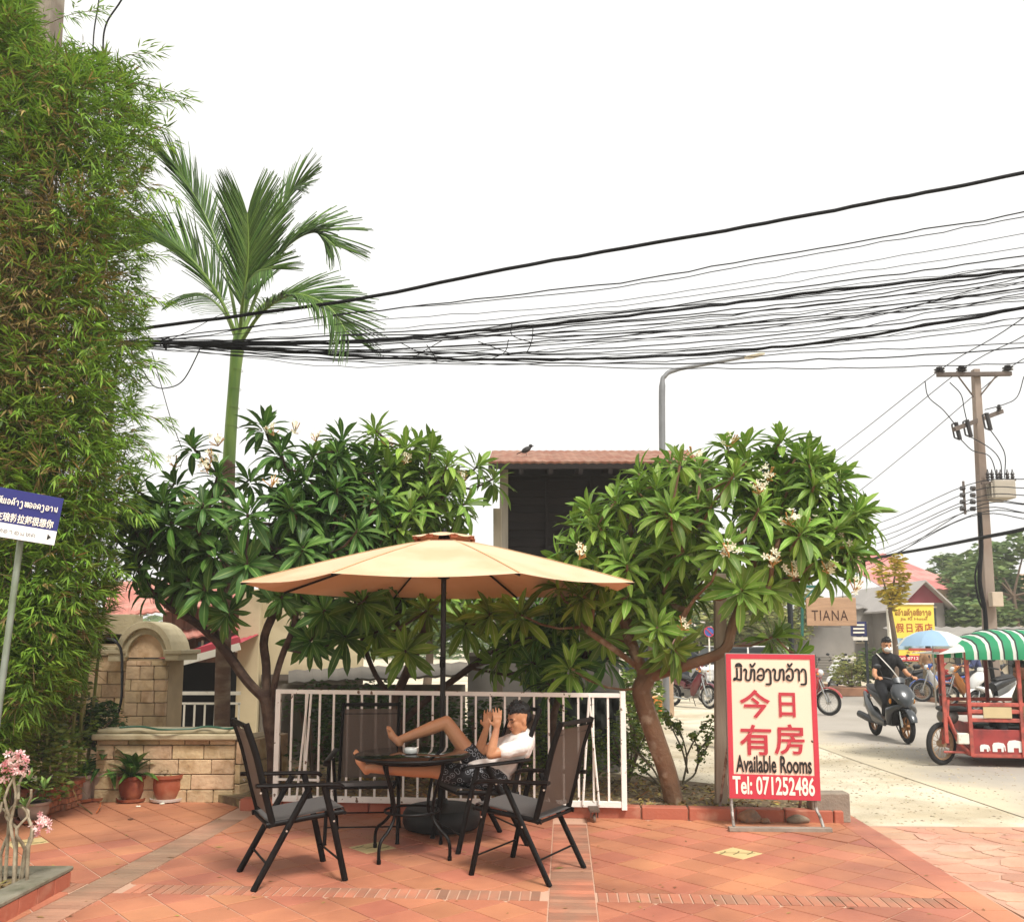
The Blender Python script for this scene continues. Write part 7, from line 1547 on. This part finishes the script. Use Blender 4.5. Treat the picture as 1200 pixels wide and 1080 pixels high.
def hand(mb, wr, d, palm_n, curl=.35, s=1.0, spread=.12, side=1):
    """d = direction of the hand, palm_n = direction the palm faces; side: thumb side (+1/-1 along d x palm_n)"""
    d = V(d).normalized(); n = V(palm_n); n = (n-d*n.dot(d)).normalized(); t = d.cross(n)*side
    c1 = wr+d*.045*s; c2 = wr+d*.085*s
    mb.cap(wr, .024*s, c1, .027*s, 10); 
    for k in (-1, 0, 1): mb.cap(wr+d*.02*s+t*.014*k*s, .017*s, c2+t*.026*k*s, .0135*s, 8)
    for i, (off, ln) in enumerate(((.030, .068), (.010, .076), (-.010, .071), (-.029, .056))):
        p = c2+t*off*s; dd = (d+t*spread*(off/.03)).normalized(); r = .0085*s
        for j, f in enumerate((.45, .3, .25)):
            a = curl*(.5+j*.7); d2 = (dd*math.cos(a)+n*math.sin(a)).normalized(); q = p+d2*ln*f*s; mb.cap(p, r, q, r*.92, 8); p = q; r *= .92
    p = wr+d*.025*s+t*.024*s; q = p+(d*.5+t*.7+n*.35).normalized()*.038*s; mb.cap(p, .0125*s, q, .0105*s, 8); mb.cap(q, .0105*s, q+(d*.8+t*.3+n*.4).normalized()*.03*s, .009*s, 8)
def head(mb, c, f, up, s=1.0):
    f = V(f).normalized(); up = V(up); up = (up-f*up.dot(f)).normalized(); l = up.cross(f); M = Matrix((f, l, up)).transposed()
    q = lambda x, y, z: c+M @ V((x, y, z))*s
    mb.ell(q(-.012, 0, .035), (.098*s, .077*s, .088*s), 20, 14, M); mb.ell(q(.018, 0, -.025), (.072*s, .064*s, .085*s), 18, 12, M)
    mb.ell(q(.045, 0, -.085), (.036*s, .040*s, .028*s), 12, 8, M)          # chin
    for k in (-1, 1):
        mb.ell(q(.052, k*.036, -.02), (.032*s, .026*s, .032*s), 10, 8, M); mb.ell(q(-.005, k*.074, -.012), (.020*s, .010*s, .032*s), 10, 8, M); mb.ell(q(.0, k*.060, -.058), (.03*s, .016*s, .03*s), 8, 6, M)
        mb.ell(q(.074, k*.030, .024), (.016*s, .030*s, .010*s), 8, 6, M)
    mb.cap(q(.088, 0, .012), .0085*s, q(.106, 0, -.022), .013*s, 8); mb.ell(q(.098, .012, -.026), (.010*s, .009*s, .008*s), 8, 6, M); mb.ell(q(.098, -.012, -.026), (.010*s, .009*s, .008*s), 8, 6, M)
    mb.ell(q(.083, 0, -.055), (.014*s, .026*s, .010*s), 8, 6, M)
    return M, q
def face(par, q, M, s, closed=False, mask=False):
    for k in (-1, 1):
        e = MB()
        if closed: e.tube([q(.088, k*.018, .006), q(.090, k*.031, .003), q(.081, k*.044, .007)], .0028*s, 6)
        else: e.ell(q(.084, k*.031, .008), (.007*s, .014*s, .006*s), 8, 6, M)
        e.build('eye', m_eye, par, world=True, smooth=True)
        MB().tube([q(.092, k*.014, .027), q(.091, k*.032, .032), q(.080, k*.048, .027)], [(.003*s, .005*s)]*3, 6).build('eyebrow', m_hair, par, world=True, smooth=True)
    if mask:
        b = MB(); b.ell(q(.05, 0, -.048), (.066*s, .068*s, .052*s), 16, 10, M); b.build('face_mask', mat('mask_white', '#e2e2df', .8), par, world=True, smooth=True)
        for k in (-1, 1): MB().tube([q(.055, k*.06, -.03), q(.0, k*.083, -.01)], .002, 5).build('mask_strap', MATS['mask_white'], par, world=True)
    else:
        MB().tube([q(.090, k*.024, -.054+.003*abs(k)) for k in (-1, -.5, 0, .5, 1)], [(.004*s, .005*s)]*5, 6).build('mouth', m_lip, par, world=True, smooth=True)
def hair(par, q, M, s, style='short'):
    h = MB(); h.ell(q(-.026, 0, .068), (.092*s, .077*s, .072*s), 20, 12, M); h.ell(q(.02, 0, .105), (.062*s, .06*s, .03*s), 12, 8, M); h.ell(q(-.05, 0, .02), (.064*s, .077*s, .08*s), 16, 10, M)
    for _ in range(16): a = random.uniform(-1.1, 1.1); h.cap(q(.06*math.cos(a), .072*math.sin(a), .085), .014*s, q(.088*math.cos(a)-.004, .074*math.sin(a), random.uniform(.066, .082)), .006*s, 6)
    for _ in range(90):
        a, b = random.uniform(-2.7, 2.7), random.uniform(.15, 1.4); d = V((math.cos(a)*math.cos(b), math.sin(a)*math.cos(b), math.sin(b)))
        p = q(-.022+d.x*.085, d.y*.068, .062+d.z*.066); h.cap(p, .014*s, p+(M @ V((d.x*.5+.5, d.y*.4, d.z)))*random.uniform(.015, .04)*s, .006*s, 6)
    return remesh(h, 'hair', m_hair, par, .0048, 0)
def person(name, label, J, skin, top, bottom, shoe=None, sleeve=.62, legcov=1.0, vox=.008, S=1.0, group=None, closed=False, mask=False, hairy=True, hands=True, foldseed=0):
    """J: joints in world space; builds one continuous body and clothes over it"""
    t = thing(name, label, 'person', J['base'], group=group); b = MB(); s = S
    up = (J['neck']-J['pel']).normalized(); chest = J['neck'].lerp(J['pel'], .28); lat = (J['shL']-J['shR']).normalized(); fw = lat.cross(up).normalized()
    b.cap(J['neck']-up*.02, .052*s, J['head']-V(J['up'])*.05, .05*s); M, q = head(b, J['head'], J['face'], J['up'], s)
    def torso(mb, g, low=True):
        Mt = Matrix((fw, lat, up)).transposed()
        mb.ell(chest+up*.02, ((.108+g)*s, (.165+g)*s, (.17+g)*s), 18, 12, Mt); mb.ell(J['neck'].lerp(J['pel'], .55), ((.098+g)*s, (.142+g)*s, (.16+g)*s), 16, 10, Mt)
        mb.cap(J['shL']-lat*.03, (.058+g)*s, J['shR']+lat*.03, (.058+g)*s)
        if low: mb.ell(J['pel'], ((.105+g)*s, (.155+g)*s, (.11+g)*s), 16, 10, Mt)
    torso(b, -.006)
    for k in 'LR':
        sh, el, wr, hp, kn, an, to = (J[x+k] for x in ('sh', 'el', 'wr', 'hip', 'kn', 'an', 'toe'))
        b.cap(sh, .049*s, el, .037*s); b.cap(el, .037*s, el.lerp(wr, .3), .039*s); b.cap(el.lerp(wr, .3), .038*s, wr, .025*s)
        b.cap(hp, .082*s, kn, .055*s); b.cap(kn, .054*s, kn.lerp(an, .32), .055*s); b.cap(kn.lerp(an, .32), .054*s, an, .034*s)
        d = (to-an); sole = (an-kn).normalized(); heel = an+sole*.035*s-d.normalized()*.03*s; b.cap(heel, .03*s, an+d*.5+sole*.03*s, .030*s); b.cap(an+d*.45+sole*.03*s, .032*s, to, .022*s); b.cap(an, .034*s, heel, .03*s)
        if not shoe:
            lt = d.cross(sole).normalized()
            for i in range(5): b.cap(to+lt*(i-2)*.016*s-d.normalized()*.01, .010*s, to+lt*(i-2)*.017*s+d.normalized()*(.022-.003*abs(i-1))*s, .009*s, 6)
        if hands: hd = J.get('hand'+k) or ((wr-el).normalized(), fw); hand(b, wr, hd[0], hd[1], J.get('curl', .35), s, side=J.get('thumb'+k, 1))
    remesh(b, 'body', skin, t, vox, 2)
    c = MB(); torso(c, .012, J.get('tuck', True)); 
    if J.get('collar', True): c.cap(J['neck']-up*.05, .075*s, J['neck']-up*.012, .062*s)
    for k in 'LR': e = J['sh'+k].lerp(J['el'+k], sleeve); c.cap(J['sh'+k], .066*s, e, .060*s)
    if sleeve >= 1:
        for k in 'LR': c.cap(J['el'+k], .05*s, J['el'+k].lerp(J['wr'+k], .9), .038*s)
    hem = J.get('hem')
    if hem: c.cap(J['pel']+up*.04, .135*s, J['pel']+hem, .12*s)
    o = remesh(c, 'shirt', top, t, vox*1.2, 3); tx = bpy.data.textures.new('cloth_folds', 'CLOUDS'); tx.noise_scale = .11
    md = o.modifiers.new('folds', 'DISPLACE'); md.texture = tx; md.strength = .022; md.texture_coords = 'LOCAL'; md.mid_level = .5
    c = MB(); Mt = Matrix((fw, lat, up)).transposed(); c.ell(J['pel'], (.125*s, .17*s, .125*s), 16, 10, Mt)
    for k in 'LR':
        hp, kn, an = J['hip'+k], J['kn'+k], J['an'+k]
        if legcov <= 1: c.cap(hp, .10*s, hp.lerp(kn, J.get('cov'+k, legcov)), .085*s)
        else: c.cap(hp, .095*s, kn, .07*s); c.cap(kn, .07*s, kn.lerp(an, .45), .066*s); c.cap(kn.lerp(an, .45), .066*s, kn.lerp(an, min(legcov-1, .95)), .055*s)
    o = remesh(c, 'shorts' if legcov <= 1 else 'trousers', bottom, t, vox*1.2, 3); md = o.modifiers.new('folds', 'DISPLACE'); md.texture = tx; md.strength = .018; md.texture_coords = 'LOCAL'; md.mid_level = .5
    if shoe:
        for k in 'LR':
            an, to, kn = J['an'+k], J['toe'+k], J['kn'+k]; d = to-an; so = (an-kn).normalized(); sh = MB(); sh.cap(an+so*.03-d.normalized()*.03, .042*s, an+d*.5+so*.03, .042*s); sh.cap(an+d*.5+so*.03, .042*s, to+so*.005, .032*s); remesh(sh, 'shoe', shoe, t, .01, 2)
    if hairy: hair(t, q, M, s)
    if J.get('showface', True): face(t, q, M, s, closed, mask)
    t['_'] = 0; del t['_']; return t, q, M
# ---- the man in the chair
m_tee = mat('white_tee', '#e6e1da', .9, .03, 5, bump=.15, bscale=60)
m_short = mat('patterned_shorts', '#15161a', .85, 0); tt = m_short.node_tree; vo = tt.nodes.new('ShaderNodeTexVoronoi'); vo.inputs['Scale'].default_value = 24; vo.feature = 'F1'; tc_ = tt.nodes.new('ShaderNodeTexCoord'); tt.links.new(tc_.outputs['Object'], vo.inputs['Vector'])
rp = tt.nodes.new('ShaderNodeValToRGB'); rp.color_ramp.interpolation = 'CONSTANT'; rp.color_ramp.elements[0].color = (.22, .23, .25, 1); rp.color_ramp.elements[1].position = .2; rp.color_ramp.elements[1].color = (.01, .01, .012, 1); e3 = rp.color_ramp.elements.new(.42); e3.color = (.28, .29, .31, 1); e4 = rp.color_ramp.elements.new(.5); e4.color = (.012, .012, .015, 1)
tt.links.new(vo.outputs['Distance'], rp.inputs[0]); tt.links.new(rp.outputs[0], tt.nodes['Principled BSDF'].inputs['Base Color'])
J = dict(base=V((-.25, 7.1, .009)), head=P(608, 843, 7.06), face=(-.83, -.52, -.22), up=(.08, 0, 1), neck=P(613, 866, 7.12), pel=P(578, 911, 7.08),
         shL=P(610, 875, 6.92), shR=P(596, 869, 7.30), elL=P(575, 884, 6.84), elR=P(561, 881, 7.18), wrL=P(582, 853, 6.86), wrR=P(570, 853, 7.08),
         hipL=P(570, 911, 6.96), hipR=P(568, 908, 7.17), knL=P(507, 903, 6.90), knR=P(523, 846, 7.12), anL=P(432, 900, 6.98), anR=P(470, 866, 7.14), toeL=P(412, 886, 7.0), toeR=P(457, 858, 7.16),
         handL=(V((.06, -.1, 1)), V((-.3, .9, 0))), handR=(V((.12, -.15, 1)), V((.3, -.9, 0))), thumbL=1, thumbR=-1, curl=.22, covR=.42, hem=V((-.13, -.05, .03)))
J['toeL'] = J['anL']+V((-.1, .0, .12)); J['toeR'] = J['anR']+V((-.1, 0, .085))
man, q, M = person('person', 'man in white T-shirt reclining with raised hands and bare feet up by the table', J, m_sk, m_tee, m_short, None, .55, .72, .0065, 1.0, closed=True)
# ---- scooter rider
m_blkt = mat('black_tee', '#131314', .9, .05, 5); m_blkp = mat('black_trousers', '#17181c', .9, .08, 5); m_sand = mat('sandal', '#4a3b30', .7, .1, 5)
def rider(lb, pos, rz, skin, top, bot, mask=False, lean=.0, group=None, helmet=None, bar=(.30, .30, 1.02), seat=(-.12, .84), floor=.33, knee=(.26, .62), sl=.6, sm=1.0):
    Mx = Matrix.Translation(pos) @ Matrix.Rotation(rz, 4, 'Z'); w_ = lambda x, y, z: Mx @ V((x, y, z)); R3 = Mx.to_3x3()
    J = dict(base=pos, head=w_(.06+lean, 0, seat[1]+.70), face=R3 @ V((1, 0, -.05)), up=(0, 0, 1), neck=w_(lean+.02, 0, seat[1]+.55), pel=w_(seat[0], 0, seat[1]+.08), tuck=True,
        shL=w_(lean, .17, seat[1]+.50), shR=w_(lean, -.17, seat[1]+.50), elL=w_(.14, .27, seat[1]+.24), elR=w_(.14, -.27, seat[1]+.24), wrL=w_(bar[0], bar[1], bar[2]), wrR=w_(bar[0], -bar[1], bar[2]),
        hipL=w_(seat[0]+.02, .09, seat[1]+.05), hipR=w_(seat[0]+.02, -.09, seat[1]+.05), knL=w_(knee[0], .14, knee[1]), knR=w_(knee[0], -.14, knee[1]), anL=w_(.12, .13, floor+.07), anR=w_(.12, -.13, floor+.07),
        toeL=w_(.27, .14, floor+.04), toeR=w_(.27, -.14, floor+.04), handL=(R3 @ V((.5, -.1, .1)), V((0, 0, -1))), handR=(R3 @ V((.5, .1, .1)), V((0, 0, -1))), curl=1.0, thumbL=1, thumbR=-1)
    t, q, M = person('person', lb, J, skin, top, bot, m_sand, sl, 1.9, .011, sm, group, mask=mask, hairy=helmet is None)
    if helmet: h = MB(); h.ell(q(-.01, 0, .045), (.135, .118, .12), 20, 14, M); h.build('helmet', helmet, t, world=True, smooth=True); MB().ell(q(.06, 0, .03), (.085, .1, .06), 14, 10, M).build('visor', m_win, t, world=True, smooth=True); MB().tube([q(.02, -.1, 0), q(.05, 0, -.11), q(.02, .1, 0)], .006, 5).build('strap', m_plast, t, world=True)
    return t
rider('rider in black T-shirt and white face mask on the dark grey scooter', RS, R(-91), m_sk, m_blkt, m_blkp, mask=True, lean=-.02)
bag = thing('shoulder_bag', 'grey strap bag worn across the chest of the masked rider', 'bag', RS+V((0, 0, .8)))
MB().tube(smooth_path([RS+V((-.17, -.02, 1.42)), RS+V((-.10, -.12, 1.30)), RS+V((.02, -.145, 1.15)), RS+V((.14, -.12, 1.0))], 4), [(.018, .005)]*13, 6).build('strap', mat('strap_grey', '#b9b5ac', .8), bag, world=True, smooth=True); MB().ell(RS+V((.16, -.12, .96)), (.09, .05, .07), 12, 8).build('pouch', mat('bag_grey', '#6f6d68', .8), bag, world=True, smooth=True)
Y = 21.5; pos = V((P(1142, 790, Y).x, Y, -.012)); rider('rider with grey helmet and blue jacket on the orange motorbike', pos, R(170), m_sk, mat('blue_jacket', '#3d4468', .85, .1, 5), mat('grey_trousers', '#5c5a58', .9, .1, 5), helmet=pm_('helmet', '#4a4a48'), sl=1.0, seat=(-.12, .78))
def standing(lb, pos, rz, h, skin, top, bot, sl=1.0):
    k = h/1.7; Mx = Matrix.Translation(pos) @ Matrix.Rotation(rz, 4, 'Z'); w_ = lambda x, y, z: Mx @ V((x*k, y*k, z*k)); R3 = Mx.to_3x3()
    J = dict(base=pos, head=w_(.02, 0, 1.57), face=R3 @ V((1, 0, -.15)), up=(0, 0, 1), neck=w_(-.01, 0, 1.42), pel=w_(0, 0, .92), shL=w_(0, .18, 1.36), shR=w_(0, -.18, 1.36), elL=w_(.02, .24, 1.10), elR=w_(.0, -.25, 1.08), wrL=w_(.2, .16, 1.0), wrR=w_(.16, -.2, .92),
        hipL=w_(0, .09, .88), hipR=w_(0, -.09, .88), knL=w_(.02, .11, .49), knR=w_(.0, -.11, .49), anL=w_(-.02, .12, .09), anR=w_(-.03, -.12, .09), toeL=w_(.12, .14, .055), toeR=w_(.12, -.14, .055), curl=.5, hem=V((0, 0, -.02)))
    return person('person', lb, J, skin, top, bot, m_sand, sl, 1.92, .012, k)
Y = 24.0; standing('standing person in tan shirt and khaki trousers seen from behind', V((P(1090, 800, Y).x, Y, -.012)), R(70), 1.56, m_sk, mat('tan_shirt', '#a5805f', .9, .1, 5), mat('khaki', '#7d6f58', .9, .1, 5))
# passenger on the cart's bench
def sitting(lb, pos, rz, zs, skin, top, bot):
    Mx = Matrix.Translation(pos) @ Matrix.Rotation(rz, 4, 'Z'); w_ = lambda x, y, z: Mx @ V((x, y, z+zs)); R3 = Mx.to_3x3()
    J = dict(base=pos, head=w_(.08, 0, .66), face=R3 @ V((1, 0, -.2)), up=(0, 0, 1), neck=w_(.02, 0, .52), pel=w_(-.02, 0, .06), shL=w_(.01, .17, .46), shR=w_(.01, -.17, .46), elL=w_(.12, .22, .2), elR=w_(.12, -.22, .2), wrL=w_(.30, .08, .22), wrR=w_(.30, -.08, .22),
        hipL=w_(.0, .09, .04), hipR=w_(.0, -.09, .04), knL=w_(.40, .12, .08), knR=w_(.40, -.12, .08), anL=w_(.42, .12, -.26), anR=w_(.42, -.12, -.26), toeL=w_(.55, .13, -.28), toeR=w_(.55, -.13, -.28), curl=.6)
    return person('person', lb, J, skin, top, bot, m_sand, .6, 1.85, .011, 1.0)
sitting('passenger with dark hair and olive shirt sitting in the red cart', V((6.82, 11.42, -.009)), R(172), .56, skinm('b', '#8a5f48'), mat('olive_shirt', '#6f6450', .9, .1, 5), m_blkp)
# ================================================================== haze in the air
hm = bpy.data.materials.new('haze'); hm.use_nodes = True; ht = hm.node_tree; ht.nodes.clear()
pv = ht.nodes.new('ShaderNodeVolumePrincipled'); pv.inputs['Color'].default_value = (.99, .985, .97, 1); pv.inputs['Density'].default_value = .0018; ho = ht.nodes.new('ShaderNodeOutputMaterial'); ht.links.new(pv.outputs[0], ho.inputs['Volume'])
hz_o = MB().box((25, 220, 5.3), (670, 580, 14.6)).build('haze', hm, recalc=True); tag(hz_o, 'thin pale haze in the air over the whole street', 'haze', kind='stuff')
